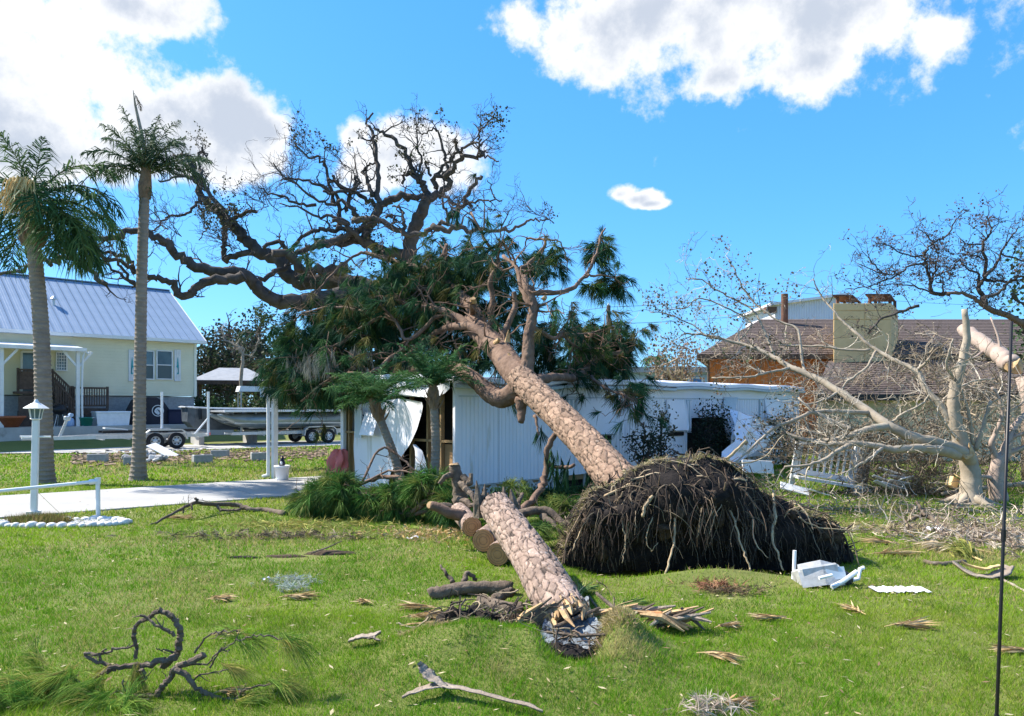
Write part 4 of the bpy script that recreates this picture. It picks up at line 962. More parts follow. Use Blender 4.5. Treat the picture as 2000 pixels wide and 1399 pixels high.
# corrugated white building
wb = thing('warehouse', 'white corrugated metal building rising behind the brown roof', 'building', (0, 0, 0))
a = P(1515, 0, 62.)[0]; b = a+5.4; zl, zr = CH+(HY-598)/F*62, CH+(HY-598)/F*62+.85
n = 26; prof = []
for i in range(n):
    x = a+(b-a)*i/n; w2 = (b-a)/n; prof += [(x, 0), (x+w2*.5, 0), (x+w2*.6, -.06), (x+w2*.9, -.06)]
V = np.array([[(x, 62+d_, 0) for x, d_ in prof], [(x, 62+d_, zl+(zr-zl)*(x-a)/(b-a)) for x, d_ in prof]])
obj('wall', MB().grid(V), M['white_corr'], wb); obj('side_wall', MB().box((a+.05, 66, zl/2), (.1, 7.9, zl)), M['white_corr'], wb)
obj('roof', MB().extrude([(a-.6, 61.5, zl), (b+.5, 61.5, zr), (b+.5, 61.5, zr+.2), (a-.6, 61.5, zl+.2)], (0, 9, 0)), M['white_corr'], wb)
obj('eave_return', MB().box((a-.5, 61.9, zl-.35), (.9, .6, .5)), M['rust'], wb)
# pale blue house far behind
bl = thing('house', 'pale blue house glimpsed between pine crown and brown house', 'house', (P(1318, 740, 47)[0], 47, 0))
obj('wall', MB().box((-.8, 2.5, 2.0), (7.4, 5, 4.0)), M['blue_wall'], bl); obj('roof', MB().extrude([(-4.9, -.4, 4.0), (3.2, -.4, 4.0), (2.6, -.4, 4.35), (-4.3, -.4, 4.35)], (0, 6, 0)), M['thatch'], bl)
for x in (0., 1.3): 
    wdw = obj('window', MB().box((x, -.02, 3.15), (.8, .05, 1.0)), M['blue_glass'], bl); fr = MB(); [fr.box((x+q*.42, -.05, 3.15), (.07, .06, 1.1)) for q in (-1, 1)]; [fr.box((x, -.051, 3.15+q*.52), (.78, .06, .07)) for q in (-1, 1)]; obj('window_frame', fr, M['white_paint'], wdw)
# poles and wires
p = P(1187, 597, 44.); t = thing('utility_pole', 'dark wooden utility pole rising behind the pine crown', 'pole', (p[0], 44., 0)); obj('pole', MB().tube([(0, 0, 0), (0.05, 0, p[2])], [.17, .12], 10), M['lichen_pole'], t); obj('insulator', MB().lathe((.05, 0, p[2]), [(.05, 0), (.07, .06), (.03, .14)], 8), M['trim'], t)
def wire(a, b, lab, sag=.3):
    a = P(*a); b = P(*b); pts_ = [a+(b-a)*t_-np.array((0, 0, sag*4*t_*(1-t_))) for t_ in np.linspace(0, 1, 16)]
    obj('overhead_wire', MB().tube(pts_, .014, 5), M['black_metal'], label=lab, cat='wire', group='overhead wires')
wire((1187, 633, 44), (1514, 610, 60), 'lower overhead wire running from the pole to the corrugated building', .15)
wire((1187, 600, 44), (1542, 570, 64), 'upper overhead wire crossing above the brown roof', .2)
wire((1542, 570, 64), (2150, 600, 70), 'overhead wire running right above the chimney', .4)
wire((1187, 600, 44), (600, 640, 60), 'overhead wire running left behind the pine crown', .4)
# ======================= tree tools =======================
def limb(px, d0, d1, w0, w1, k=4, wob=.0, seed=0):
    """smooth limb through photo points; depth runs from d0 to d1 along it, width in photo pixels"""
    n = len(px); s = [0]
    for i in range(1, n): s.append(s[-1]+math.hypot(px[i][0]-px[i-1][0], px[i][1]-px[i-1][1]))
    p = []
    for i, q in enumerate(px):
        t = s[i]/s[-1]; d = d0+(d1-d0)*t
        if len(q) > 2: d = q[2]
        p.append(P(q[0], q[1], d))
    pts = smooth_path(p, k)
    if wob:
        r_ = np.random.default_rng(seed+int(px[0][0])); pts[1:-1] += r_.normal(0, wob, (len(pts)-2, 3))
    t = np.linspace(0, 1, len(pts)); dm = pts[:, 1]
    rad = (w0+(w1-w0)*t**.8)/2/F*dm
    return pts, rad
def sprout(out, rng, pts, rad, count, L, up=(0, 0, .3), level=1, tips=None, rmax=.05, t0=.2, wig=.25, spread=1.0, child=3, shrink=.55, taper=.3):
    m = len(pts)
    for _ in range(count):
        t = rng.uniform(t0, 1)*(m-1.001); i = int(t); f = t-i
        b = pts[i]*(1-f)+pts[i+1]*f; r0 = min(rad[i]*.65, rmax); tg = unit(pts[i+1]-pts[i])
        d = unit(tg*.55+rng.normal(0, spread*.6, 3)+np.asarray(up)); l = L*rng.uniform(.5, 1.25); n = 6
        q = [b]
        for j in range(n):
            d = unit(d+rng.normal(0, wig, 3)+np.asarray(up)*.12); q.append(q[-1]+d*l/n)
        q = np.array(q); rr_ = np.linspace(r0, r0*taper, n+1); out.append((q, rr_))
        if level > 0: sprout(out, rng, q, rr_, child, L*shrink, up, level-1, tips, rmax*.6, .25, wig*1.1, spread, child, shrink, taper)
        elif tips is not None: tips.append((q[-1], d)); tips.append((q[3], d))
def twig_mesh(lst, n=4, minr=.004, col=None, rng=None):
    mb = MB()
    for q, r_ in lst:
        c = None
        if col is not None: c = np.array(col[int(rng.integers(0, len(col)))])*rng.uniform(.75, 1.2)
        mb.tube(q, np.maximum(r_, minr), n, cap=False, col=c)
    return mb
def leaf_cloud(pos, rng, per, size, cols, spread, down=.2, asp=.45):
    """small flat leaves, each a bent diamond of two triangles"""
    pos = np.repeat(np.asarray(pos), per, 0); n = len(pos)
    c = pos+rng.normal(0, spread, (n, 3)); a = rng.normal(0, 1, (n, 3)); a[:, 2] -= down; a /= np.linalg.norm(a, axis=1, keepdims=True)
    b = np.cross(a, rng.normal(0, 1, (n, 3))); b /= np.linalg.norm(b, axis=1, keepdims=True)
    s = (size*rng.uniform(.6, 1.3, n))[:, None]
    v = np.stack([c, c+a*s*.5+b*s*asp, c+a*s, c+a*s*.5-b*s*asp], 1).reshape(-1, 3)
    k = np.arange(n)*4; q = np.stack([k, k+1, k+2, k+3], 1)
    col = np.asarray(cols)[rng.integers(0, len(cols), n)]*rng.uniform(.6, 1.35, (n, 1))
    mb = MB(); mb.add(v, q, None, np.repeat(col, 4, 0)); return mb
def needle_cloud(pos, dirs, rng, per, L, wd, cols, spread=.42, droop=.25):
    pos = np.asarray(pos); dirs = np.asarray(dirs); m = len(pos)
    tc_ = np.asarray(cols)[rng.integers(0, len(cols), m)]*rng.uniform(.65, 1.3, (m, 1))
    Lm = L*rng.uniform(.65, 1.25, m)
    p = np.repeat(pos, per, 0); d = np.repeat(dirs, per, 0); n = len(p); l = np.repeat(Lm, per)*rng.uniform(.7, 1.1, n)
    d = d+rng.normal(0, spread, (n, 3)); d /= np.linalg.norm(d, axis=1, keepdims=True)
    p = p-d*0+np.repeat(dirs, per, 0)*rng.uniform(-.25, .15, (n, 1))*L
    s = np.cross(d, rng.normal(0, 1, (n, 3))); s /= np.linalg.norm(s, axis=1, keepdims=True)
    mid = p+d*(l*.5)[:, None]; tip = p+d*l[:, None]; tip[:, 2] -= droop*l; mid[:, 2] -= droop*l*.2
    w2 = wd*rng.uniform(.7, 1.3, n)[:, None]/2
    v = np.stack([p-s*w2*.6, p+s*w2*.6, mid+s*w2, mid-s*w2, tip], 1).reshape(-1, 3); k = np.arange(n)*5
    mb = MB(); mb.add(v, np.stack([k, k+1, k+2, k+3], 1), np.stack([k+3, k+2, k+4], 1), np.repeat(np.repeat(tc_, per, 0)*rng.uniform(.8, 1.2, (n, 1)), 5, 0)); return mb
def bark_tube(path, rad, na, step, cell, depth, seed, elong=1.4, cap=False, crackw=.30, lo=.16):
    """trunk whose bark plates are real relief: cells with sunk dark cracks"""
    path = smooth_path(path, 12); seg = np.linalg.norm(np.diff(path, axis=0), axis=1); s = np.concatenate([[0], np.cumsum(seg)])
    n = int(s[-1]/step); ss_ = np.linspace(0, s[-1], n); pts = np.stack([np.interp(ss_, s, path[:, i]) for i in range(3)], 1)
    tr = np.linspace(0, 1, len(rad)); R_ = np.interp(np.linspace(0, 1, n), tr, rad)
    tg = np.gradient(pts, axis=0); tg /= np.linalg.norm(tg, axis=1, keepdims=True)
    u = unit(np.cross(tg[0], (0.1, .2, 1))); th = np.arange(na)*2*np.pi/na; V = np.empty((n, na, 3)); NR = np.empty((n, na, 3))
    for i in range(n):
        u = unit(u-tg[i]*np.dot(u, tg[i])); b = np.cross(tg[i], u); NR[i] = np.cos(th)[:, None]*u+np.sin(th)[:, None]*b
    rm = float(np.mean(rad)); nu = max(6, int(2*np.pi*rm/cell)); cu = 2*np.pi/nu; cv = cell*elong; nv = int(s[-1]/cv)+3
    r_ = np.random.default_rng(seed); ju = r_.uniform(.05, .95, (nv+4, nu)); jv = r_.uniform(.05, .95, (nv+4, nu)); tint = r_.uniform(.72, 1.18, (nv+4, nu)); lift = r_.uniform(.3, 1., (nv+4, nu)); wgt_ = r_.uniform(0, .55, (nv+4, nu))
    TH, SS = np.meshgrid(th, ss_); wob_ = (fbm(np.stack([TH.ravel()*rm*9, SS.ravel()*9, 0*SS.ravel()], 1), 1., 2).reshape(TH.shape)-.5)
    wb2 = (fbm(np.stack([TH.ravel()*rm*26, SS.ravel()*20, 0*SS.ravel()+8], 1), 1., 2).reshape(TH.shape)-.5); gu = TH/cu+wob_*1.0+wb2*.5; gv = SS/cv+wob_*.8-wb2*.45; iu = np.floor(gu).astype(int); iv = np.floor(gv).astype(int)
    F1 = np.full(TH.shape, 9.); F2 = F1.copy(); T_ = np.ones(TH.shape); L_2 = np.ones(TH.shape)
    for a in (-1, 0, 1):
        for b in (-1, 0, 1):
            ku = (iu+a) % nu; kv = np.clip(iv+b+1, 0, nv+3)
            du = (iu+a+ju[kv, ku])-gu; dv = (iv+b+jv[kv, ku])-gv; D = np.sqrt(du*du+dv*dv)+wgt_[kv, ku]
            new = D < F1; F2 = np.where(new, F1, np.minimum(F2, D)); T_ = np.where(new, tint[kv, ku], T_); L_2 = np.where(new, lift[kv, ku], L_2); F1 = np.where(new, D, F1)
    e = F2-F1; cr_ = ss(.02, crackw, e); pl = np.stack([TH.ravel()*rm*6, SS.ravel()*6, 0*SS.ravel()+3], 1)
    h = cr_*depth*L_2+(fbm(pl, 4., 2).reshape(TH.shape)-.5)*depth*.5
    V = pts[:, None, :]+NR*(R_[:, None]*(1+.05*(fbm(pl, .25, 2).reshape(TH.shape)-.5))+h-depth*.6)[..., None]
    col = (lo+(1-lo)*ss(.0, crackw*.8, e))*T_*(.72+.5*fbm(np.stack([TH.ravel()*rm*40, SS.ravel()*14, 0*SS.ravel()+5], 1), 1., 3).reshape(TH.shape)); c3 = np.stack([col, col*.98, col*.96], -1)
    mb = MB(); mb.grid(V, True, c3.reshape(-1, 3))
    return mb, pts, R_, V

# ======================= live oak, wind-stripped, behind the mobile home =======================
def z6(l): return [(300+.3145*x, 180+.3145*y) for x, y in l]
def z7(l): return [(650+.3145*x, 180+.3145*y) for x, y in l]
def z5(l): return [(.286*x, 150+.286*y) for x, y in l]
OD = 28.
oak = thing('oak_tree', 'huge wind-stripped dark oak spreading behind the mobile home', 'tree', P(775, 890, OD)*np.array((1, 1, 0)))
ob = np.array(oak.location)
OAK = [  # (points, depth start, depth end, width start, width end)
 ([(778, 895), (772, 800), (760, 700), (745, 620)], 28, 28, 62, 50),
 ([(752, 660), (735, 600), (690, 580)]+z6([(1010, 1290), (905, 1300), (800, 1305), (700, 1260), (620, 1180), (540, 1130), (430, 1110), (300, 1095), (180, 1040), (120, 980), (80, 930), (0, 890)])+[(262, 448), (237, 462), (197, 464), (170, 476)], 28, 24, 44, 9),
 (z6([(560, 1140), (440, 1165), (330, 1180), (260, 1230), (180, 1265), (110, 1200), (40, 1160), (-50, 1135), (-110, 1100), (-190, 1060)])+[(207, 505), (190, 480)], 25.5, 23, 24, 6),
 ([(755, 650), (740, 575), (700, 555)]+z6([(1100, 1170), (950, 1180), (860, 1150), (790, 1060), (700, 1010), (620, 960), (560, 900), (490, 830), (440, 780), (390, 720), (310, 680), (285, 620), (295, 540), (260, 520), (235, 450), (200, 400), (120, 390)]), 28, 30, 46, 5),
 (z6([(470, 830), (440, 740), (370, 670), (310, 570), (290, 480), (280, 410), (300, 340)]), 29, 29.5, 13, 4),
 (z6([(280, 415), (330, 410), (325, 380), (295, 375)]), 29.5, 29.5, 5, 3),
 (z6([(640, 1000), (500, 1020), (440, 1030), (435, 960), (440, 880), (430, 800), (390, 730)]), 29, 29, 14, 9),
 (z6([(280, 560), (200, 520), (120, 500), (80, 470), (50, 410)]), 29.5, 30, 8, 4), (z6([(270, 570), (190, 530), (70, 550), (30, 545)]), 29.5, 29, 6, 3),
 (z6([(300, 690), (260, 690), (200, 750), (90, 780), (20, 840), (-60, 900)]), 29.5, 28, 8, 3), (z6([(490, 790), (560, 755), (640, 745)]), 29, 28, 10, 7), (z6([(280, 700), (310, 760), (320, 860), (280, 920)]), 29, 28, 4, 2),
 (z6([(1200, 1090), (1110, 1110), (980, 1110), (900, 1090), (830, 1010), (740, 1000)]), 28, 27, 26, 16), (z6([(950, 1120), (960, 1030)]), 27, 27, 16, 9),
 (z6([(680, 970), (790, 930), (850, 990), (930, 990), (1030, 940), (1120, 945), (1240, 930), (1330, 890)]), 27.5, 28.5, 8, 17),
 (z6([(870, 980), (900, 920), (980, 870), (1050, 850), (1120, 860), (1190, 850), (1260, 910)]), 28, 28, 6, 12), (z6([(640, 1180), (740, 1130), (830, 1080)]), 27, 28, 10, 12),
 ([(748, 620), (760, 560), (790, 520)]+z7([(480, 980), (500, 860), (540, 770), (580, 690), (600, 650)]), 28, 28, 40, 22),
 (z7([(600, 660), (580, 620), (550, 570), (500, 500), (470, 420), (400, 310), (330, 260), (260, 230)]), 28, 28.5, 17, 6),
 (z7([(600, 660), (660, 640), (710, 580), (720, 510), (780, 450), (800, 390), (760, 330), (755, 290)]), 28, 27, 19, 5), (z7([(790, 400), (900, 410), (920, 385), (905, 350), (935, 310)]), 27, 27, 9, 4), (z7([(900, 405), (960, 400), (1030, 430)]), 27, 26.5, 6, 3),
 (z7([(800, 370), (870, 330), (925, 290)]), 27, 26.5, 7, 4), (z7([(640, 600), (630, 530), (700, 490), (720, 430), (790, 370)]), 28, 27.5, 12, 6), (z7([(630, 520), (690, 450), (690, 380), (670, 290), (660, 250), (610, 230), (555, 265)]), 28, 28, 8, 3),
 (z7([(610, 520), (575, 440), (590, 450)]), 28, 28, 6, 4), (z7([(905, 300), (920, 240), (970, 180), (1000, 150)]), 26.5, 26, 5, 2), (z7([(910, 250), (870, 195)]), 26.5, 26.5, 3, 2),
 (z7([(290, 720), (280, 660), (275, 560), (270, 420), (255, 300), (240, 230), (200, 190), (250, 130)]), 28.5, 29.5, 14, 4), (z7([(245, 650), (220, 560), (190, 500), (210, 460), (260, 440)]), 28.5, 29, 10, 4),
 (z7([(-30, 540), (0, 550), (100, 610), (150, 580), (150, 520)]), 28.5, 28, 8, 5), (z7([(-60, 615), (0, 620), (100, 620), (170, 640), (230, 680), (280, 715)]), 28, 28.5, 5, 11),
 (z7([(550, 570), (545, 460), (540, 350), (520, 250), (530, 130)]), 28, 28.5, 8, 2), (z7([(430, 570), (450, 510), (490, 500), (530, 570)]), 28, 28, 6, 8),
 (z7([(590, 670), (500, 660), (420, 650), (350, 680), (290, 715), (255, 790), (210, 860), (230, 940), (330, 990), (470, 1010)]), 28, 28, 12, 24),
 (z7([(-100, 950), (0, 930), (100, 900), (200, 830), (260, 790)]), 27.5, 28, 20, 10), (z7([(130, 790), (250, 790), (380, 840), (470, 880), (560, 880), (640, 840), (720, 790), (790, 730), (840, 640), (890, 560), (925, 520)]), 27.5, 26, 14, 8),
 (z7([(790, 720), (880, 690), (960, 680), (1050, 675)]), 26.5, 26, 6, 3), (z7([(1010, 660), (990, 600), (960, 545)]), 26, 26, 4, 2), (z7([(690, 650), (760, 700), (790, 725)]), 27, 26.5, 6, 6), (z7([(680, 660), (690, 720), (720, 780)]), 27, 27, 5, 5),
 (z7([(620, 830), (700, 860), (800, 850), (880, 860), (1000, 860), (1120, 850), (1200, 810), (1260, 790), (1330, 790)]), 26.5, 25, 14, 3), (z7([(440, 850), (440, 780), (430, 730), (370, 710)]), 27, 27.5, 9, 4), (z7([(330, 780), (380, 770), (390, 810), (350, 830)]), 27, 27, 6, 5),
 (z7([(0, 800), (80, 830), (150, 900), (210, 960)]), 27, 28, 8, 14), (z7([(150, 800), (120, 720), (60, 690), (0, 700), (-120, 650), (-260, 560), (-370, 440)]), 28, 28, 12, 3), (z7([(100, 830), (20, 780), (-100, 770), (-200, 720), (-330, 690)]), 28, 28.5, 9, 3),
 (z6([(1120, 700), (1090, 600), (1080, 480), (1030, 410), (950, 390), (880, 310), (870, 270)]), 28.5, 29, 9, 2), (z6([(1200, 620), (1130, 560), (1110, 520)]), 28.5, 28.5, 10, 6), (z6([(1200, 740), (1220, 640), (1250, 590), (1258, 520)]), 28.5, 28.5, 10, 7),
 (z6([(1150, 860), (1160, 760), (1120, 640), (1010, 570), (900, 540), (790, 545)]), 28.5, 28.5, 12, 3), (z6([(1010, 700), (900, 690), (800, 650), (700, 620), (640, 570)]), 28.5, 28.5, 8, 2),
 ([(270, 545), (262, 560), (240, 530), (225, 510), (200, 500), (185, 480)], 25, 24, 9, 4), ([(0, 536), (35, 532), (58, 522), (75, 500), (100, 515), (125, 505), (160, 516), (190, 545), (207, 555)], 26, 25, 6, 11), ([(58, 522), (60, 500), (70, 470)], 26, 26, 6, 3),
 ([(265, 560), (235, 535), (205, 515), (190, 480), (178, 455)], 26, 26, 8, 3), ([(262, 513), (225, 497), (200, 490), (171, 473)], 25, 24.5, 10, 5), ([(-20, 520), (0, 505), (20, 480), (50, 470), (95, 480)], 26, 26, 4, 3),
]
r_ = np.random.default_rng(11); twl = []; tips = []
for i, (px, d0, d1, w0, w1) in enumerate(OAK):
    pts, rad = limb(px, d0, d1, w0*.92, w1*.9, 4, .045, i)
    obj('trunk' if i == 0 else 'limb', MB().tube(pts-ob, rad, 10 if w0 > 12 else 7, rough=.10, rng=r_), M['oak_bark'], oak, smooth=True)
    L = np.sum(np.linalg.norm(np.diff(pts, axis=0), axis=1))
    if i: sprout(twl, r_, pts, rad, int(2+L*.85), .95, (0, 0, .28), 2, tips, .045, .15, .28, 1.1, 3, .6)
# dense fans of bare twigs on the crown's left and top
for px, d, n, L in (((560, 350), 28.5, 26, 1.5), ((520, 400), 28.5, 22, 1.4), ((610, 300), 29, 16, 1.2), ((900, 400), 26, 12, 1.1), ((1050, 420), 25.5, 16, .9), ((820, 260), 28.5, 14, .9), ((680, 330), 29, 14, 1.1), ((200, 470), 25, 22, 1.3), ((330, 450), 27, 22, 1.3), ((120, 490), 25.5, 14, 1.2), ((430, 420), 28, 14, 1.2), ((450, 480), 27.5, 22, 1.3)):
    b = P(px[0], px[1], d); pts = np.array([b+np.array((.9, 0, -.5)), b+np.array((.4, 0, -.2)), b, b+np.array((-.4, .2, .3))]); sprout(twl, r_, pts, np.full(4, .03), n//2, L, (-.2, 0, .25), 2, tips, .02, .2, .25, .9, 3, .6)
mb = twig_mesh(twl, 3, .006)
for v_ in mb.v: v_ -= ob
obj('twigs', mb, M['oak_twig'], oak, kind='stuff')
tp = np.array([t_[0] for t_ in tips]); keep = vnoise(tp, .55) > .72; tp = tp[keep]
tp = np.vstack([tp]+[P(x, y, d)+r_.normal(0, s_, (m, 3)) for x, y, d, s_, m in ((966, 236, 26, .22, 80), (585, 265, 29, .22, 50))])
mb = leaf_cloud(tp, r_, 3, .085, [(.05, .065, .03), (.07, .06, .035), (.035, .05, .025), (.09, .08, .04)], .045)
for v_ in mb.v: v_ -= ob
obj('leaves', mb, M['leaf'], oak, kind='stuff')
print('oak twigs', len(twl), 'tips', len(tp))

# ======================= fallen pine =======================
pine = thing('fallen_pine', 'big uprooted pine lying across the white mobile home', 'tree', P(1230, 1000, 9.9)*np.array((1, 1, 0)))
pb = np.array(pine.location)
def z8(l): return [(500+.4*x, 500+.4*y) for x, y in l]
tpath = [P(1232, 962, 9.75), P(1195, 925, 10.2), P(1150, 872, 11.0), P(1095, 815, 12.0), P(1045, 768, 12.9), P(1015, 738, 13.4)]
mb, tp_, tr_, tV = bark_tube(tpath, [.285, .262, .25, .245, .245, .25], 150, .0165, .085, .019, 4, 2.0, False, .21, .11)
for v_ in mb.v: v_ -= pb
obj('trunk', mb, M['pine_bark'], pine, smooth=True)
PINE = [ # main stem and limbs
 ([(1028, 752, 13.2), (1000, 720, 13.8), (975, 685, 14.6), (945, 655, 15.3), (920, 630, 16.)], 58, 40), ([(955, 668, 15.0), (938, 632, 15.6), (925, 606, 16.2), (905, 583, 16.8), (868, 552, 17.4), (830, 527, 18), (795, 518, 18.4), (715, 494, 19)], 34, 8),
 ([(1026, 745, 13.3), (1031, 700, 13.4), (1034, 650, 13.5), (1042, 600, 13.6), (1030, 568, 13.7), (1024, 540, 13.9)], 30, 13), ([(1040, 600, 13.6), (1020, 565, 13.9), (1008, 525, 14.2), (983, 500, 14.6)], 14, 7),
 ([(1032, 574, 13.7), (1090, 572, 14.1), (1122, 560, 14.4), (1140, 542, 14.6), (1166, 495, 14.9), (1172, 465, 15.1), (1182, 446, 15.3)], 12, 3), ([(1140, 542, 14.6), (1160, 538, 14.6), (1190, 540, 14.8), (1212, 552, 15)], 6, 2),
 ([(1010, 530, 14.2), (1043, 507, 14.3), (1062, 482, 14.5), (1062, 469, 14.6), (1028, 467, 14.8)], 9, 4), ([(1068, 468, 14.6), (1090, 472, 14.6), (1104, 495, 14.7), (1108, 530, 14.8)], 4, 2),
 ([(1012, 760, 13.4), (985, 778, 13.6), (960, 772, 13.9), (930, 745, 14.3), (905, 727, 14.7), (870, 718, 15.4), (820, 722, 16.2), (770, 725, 17), (725, 727, 17.8)], 40, 14), ([(1020, 780, 13.1), (1018, 800, 13.1), (1017, 825, 13.0)], 30, 12),
 ([(1040, 745, 13.4), (1060, 740, 14.5), (1095, 737, 15.8), (1125, 736, 16.9), (1150, 717, 17.6), (1172, 697, 18.2), (1220, 687, 18.8), (1235, 684, 19)], 22, 6), ([(1155, 735, 16.8), (1180, 757, 16.2), (1205, 768, 15.8), (1235, 780, 15.6), (1262, 800, 15.6)], 7, 2),
 ([(975, 685, 14.6), (924, 640, 15.2), (884, 638, 15.8), (850, 650, 16.4), (800, 690, 16.4), (770, 700, 16.4)], 22, 6), ([(955, 668, 15), (895, 622, 15.8), (848, 602, 16.3), (796, 596, 16.8), (760, 570, 17.4), (740, 560, 17.8)], 20, 7),
 ([(884, 638, 15.8), (860, 615, 16.2), (800, 664, 16.), (780, 640, 16.3), (756, 614, 16.6), (700, 606, 17)], 10, 4), ([(930, 620, 16), (922, 600, 15.5), (924, 590, 15.4)], 16, 10),
 ([(790, 680, 16.2), (740, 718, 16), (716, 730, 16), (660, 732, 16.2), (588, 784, 16.4)], 11, 3), ([(716, 700, 16.5), (660, 735, 16.6), (610, 762, 16.8), (560, 772, 17)], 6, 2), ([(870, 555, 17.3), (873, 530, 17.3), (868, 500, 17.4), (872, 478, 17.5)], 14, 7), ([(872, 552, 17.4), (830, 565, 17.2), (800, 565, 17.2)], 7, 4),
 ([(958, 640, 15.8), (962, 580, 15.8), (958, 545, 15.8), (974, 510, 15.9), (945, 465, 16), (920, 415, 16.2)], 15, 4), ([(972, 680, 14.8), (990, 640, 15), (1005, 600, 15.2), (1004, 570, 15.2)], 16, 9), ([(1000, 700, 14.2), (985, 660, 14.4), (975, 640, 14.6)], 6, 3),
 ([(715, 494, 19), (690, 500, 19), (640, 545, 18.6), (600, 590, 18)], 7, 3), ([(700, 606, 17), (660, 600, 17.2), (600, 610, 17.4), (560, 640, 17.4)], 6, 2), ([(745, 620, 16.9), (690, 650, 17), (640, 690, 17), (590, 700, 17)], 8, 3), ([(690, 655, 17), (650, 690, 16.8), (640, 720, 16.6), (600, 740, 16.6)], 5, 2),
 ([(1040, 640, 13.6), (1080, 660, 15), (1100, 655, 16.5), (1150, 650, 17.8), (1200, 640, 18.4)], 10, 3), ([(1100, 655, 16.5), (1130, 680, 17.4), (1180, 690, 18)], 6, 3),
 # hanging broken branch before the wall
 ([(1084, 848, 12.0), (1070, 875, 12.0), (1067, 905, 12.0), (1066, 930, 11.9), (1055, 955, 11.7), (1030, 985, 11.2), (1018, 1000, 11.)], 11, 14), ([(1066, 912, 12), (1095, 912, 11.9), (1122, 908, 11.7)], 8, 7), ([(1043, 812, 12.6), (1048, 830, 12.5), (1053, 850, 12.4)], 7, 3),
]
r_ = np.random.default_rng(21); twl = []; tips = []
for i, (px, w0, w1) in enumerate(PINE):
    pts, rad = limb(px, 14, 14, w0, w1, 4, .012, i)
    if w0 >= 30 and len(px) > 3:
        mb, *_ = bark_tube([P(*q) for q in px], [r0*1.0 for r0 in np.interp(np.linspace(0, 1, 8), np.linspace(0, 1, len(rad)), rad)], 60, .028, .075, .016, 40+i, 1.7)
        for v_ in mb.v: v_ -= pb
        obj('limb', mb, M['pine_limb'], pine, smooth=True)
    else: obj('limb', MB().tube(pts-pb, rad, 9, rough=.10, rng=r_), M['pine_limb'], pine, smooth=True)
    L = np.sum(np.linalg.norm(np.diff(pts, axis=0), axis=1))
    if i in (4, 5, 6, 7): sprout(twl, r_, pts, rad, 4, .45, (0, -.05, .05), 1, tips, .014, .45, .25, .9, 3, .6)
    elif i not in (9, 21, len(PINE)-1, len(PINE)-2, len(PINE)-3): sprout(twl, r_, pts, rad, int(2+L*3.2), .85, (0, -.05, .05), 1, tips, .026, .3, .25, 1.1, 3, .6)
mb = twig_mesh(twl, 4, .006)
for v_ in mb.v: v_ -= pb
obj('twigs', mb, M['pine_limb'], pine, kind='stuff')
for a, b, rr0, rr1 in (((924, 590, 15.38), (924, 583, 15.3), .075, .06), ((1061, 584, 13.55), (1066, 580, 13.5), .05, .04), ((1003, 705, 13.7), (993, 690, 13.75), .05, .02), ((966, 672, 14.4), (975, 662, 14.3), .05, .03), ((992, 668, 14.0), (993, 645, 13.95), .06, .01)):
    obj('broken_end', MB().tube([P(*a)-pb, P(*b)-pb], [rr0, rr1], 7, rough=.3, rng=r_), M['pale_wood'], pine)
pos = []; dr_ = []
for t_, d in tips:
    if r_.uniform() > (.30 if t_[1] < 15.6 else .62): continue
    pos.append(t_); dr_.append(unit(np.array((d[0]*.8, d[1]*.8, d[2]*.5-.5))))
for cx, cy, rx, ry, d, dd, n in ((640, 640, 95, 70, 18.2, .8, 200), (800, 610, 130, 90, 18.6, .8, 330), (930, 580, 110, 80, 18.4, .8, 240), (1130, 670, 95, 60, 19.2, .6, 240), (605, 685, 85, 85, 17.3, .9, 250), (555, 735, 55, 45, 17, .7, 110), (690, 640, 85, 85, 17.4, 1.1, 300), (760, 570, 105, 75, 17.2, 1.2, 330), (860, 530, 110, 50, 17.3, 1.1, 190), (960, 520, 80, 50, 16.6, 1., 130), (1060, 515, 40, 35, 15, .5, 45),
                             (880, 625, 110, 60, 17.6, .9, 240), (1000, 625, 60, 55, 17, .9, 130), (1150, 690, 85, 45, 18.6, .7, 300), (1205, 680, 35, 55, 18.7, .6, 150), (1105, 660, 55, 45, 18, .7, 150), (1168, 490, 26, 40, 15, .3, 34), (1190, 553, 25, 28, 15, .3, 30), (1150, 550, 24, 20, 14.8, .3, 16),
                             (1232, 772, 28, 32, 15.8, .3, 26), (700, 720, 70, 40, 16.6, .6, 120), (640, 770, 60, 25, 16.6, .5, 70), (780, 690, 50, 30, 16.8, .5, 70), (920, 690, 70, 40, 17.5, .6, 130), (1060, 690, 50, 45, 18.5, .6, 140)):
    u_ = r_.normal(0, 1, (n, 3)); u_ /= np.linalg.norm(u_, axis=1, keepdims=True); u_ *= r_.uniform(0, 1, (n, 1))**.45
    for a, b, c_ in u_:
        p = P(cx+rx*a, cy+ry*b, d+.5+dd*c_); pos.append(p); dr_.append(unit(np.array((a*.7, -.1, -.45-.3*b))+r_.normal(0, .45, 3)))
pos = np.array(pos); dr_ = np.array(dr_)
k_ = (vnoise(pos, 1.5) > .33) & ~((np.abs(1000+F*pos[:, 0]/pos[:, 1]-960) < 75) & (pos[:, 1] < 14.3)); pos = pos[k_]; dr_ = dr_[k_]
PCOL = [(.022, .070, .032), (.030, .090, .036), (.045, .115, .036), (.018, .056, .036), (.08, .125, .032), (.024, .075, .044), (.035, .095, .035), (.12, .11, .034), (.026, .08, .04)]
mb = needle_cloud(pos-pb, dr_, r_, 36, .33, .0110, PCOL, .36, .30)
obj('needles', mb, M['needle'], pine, kind='stuff')
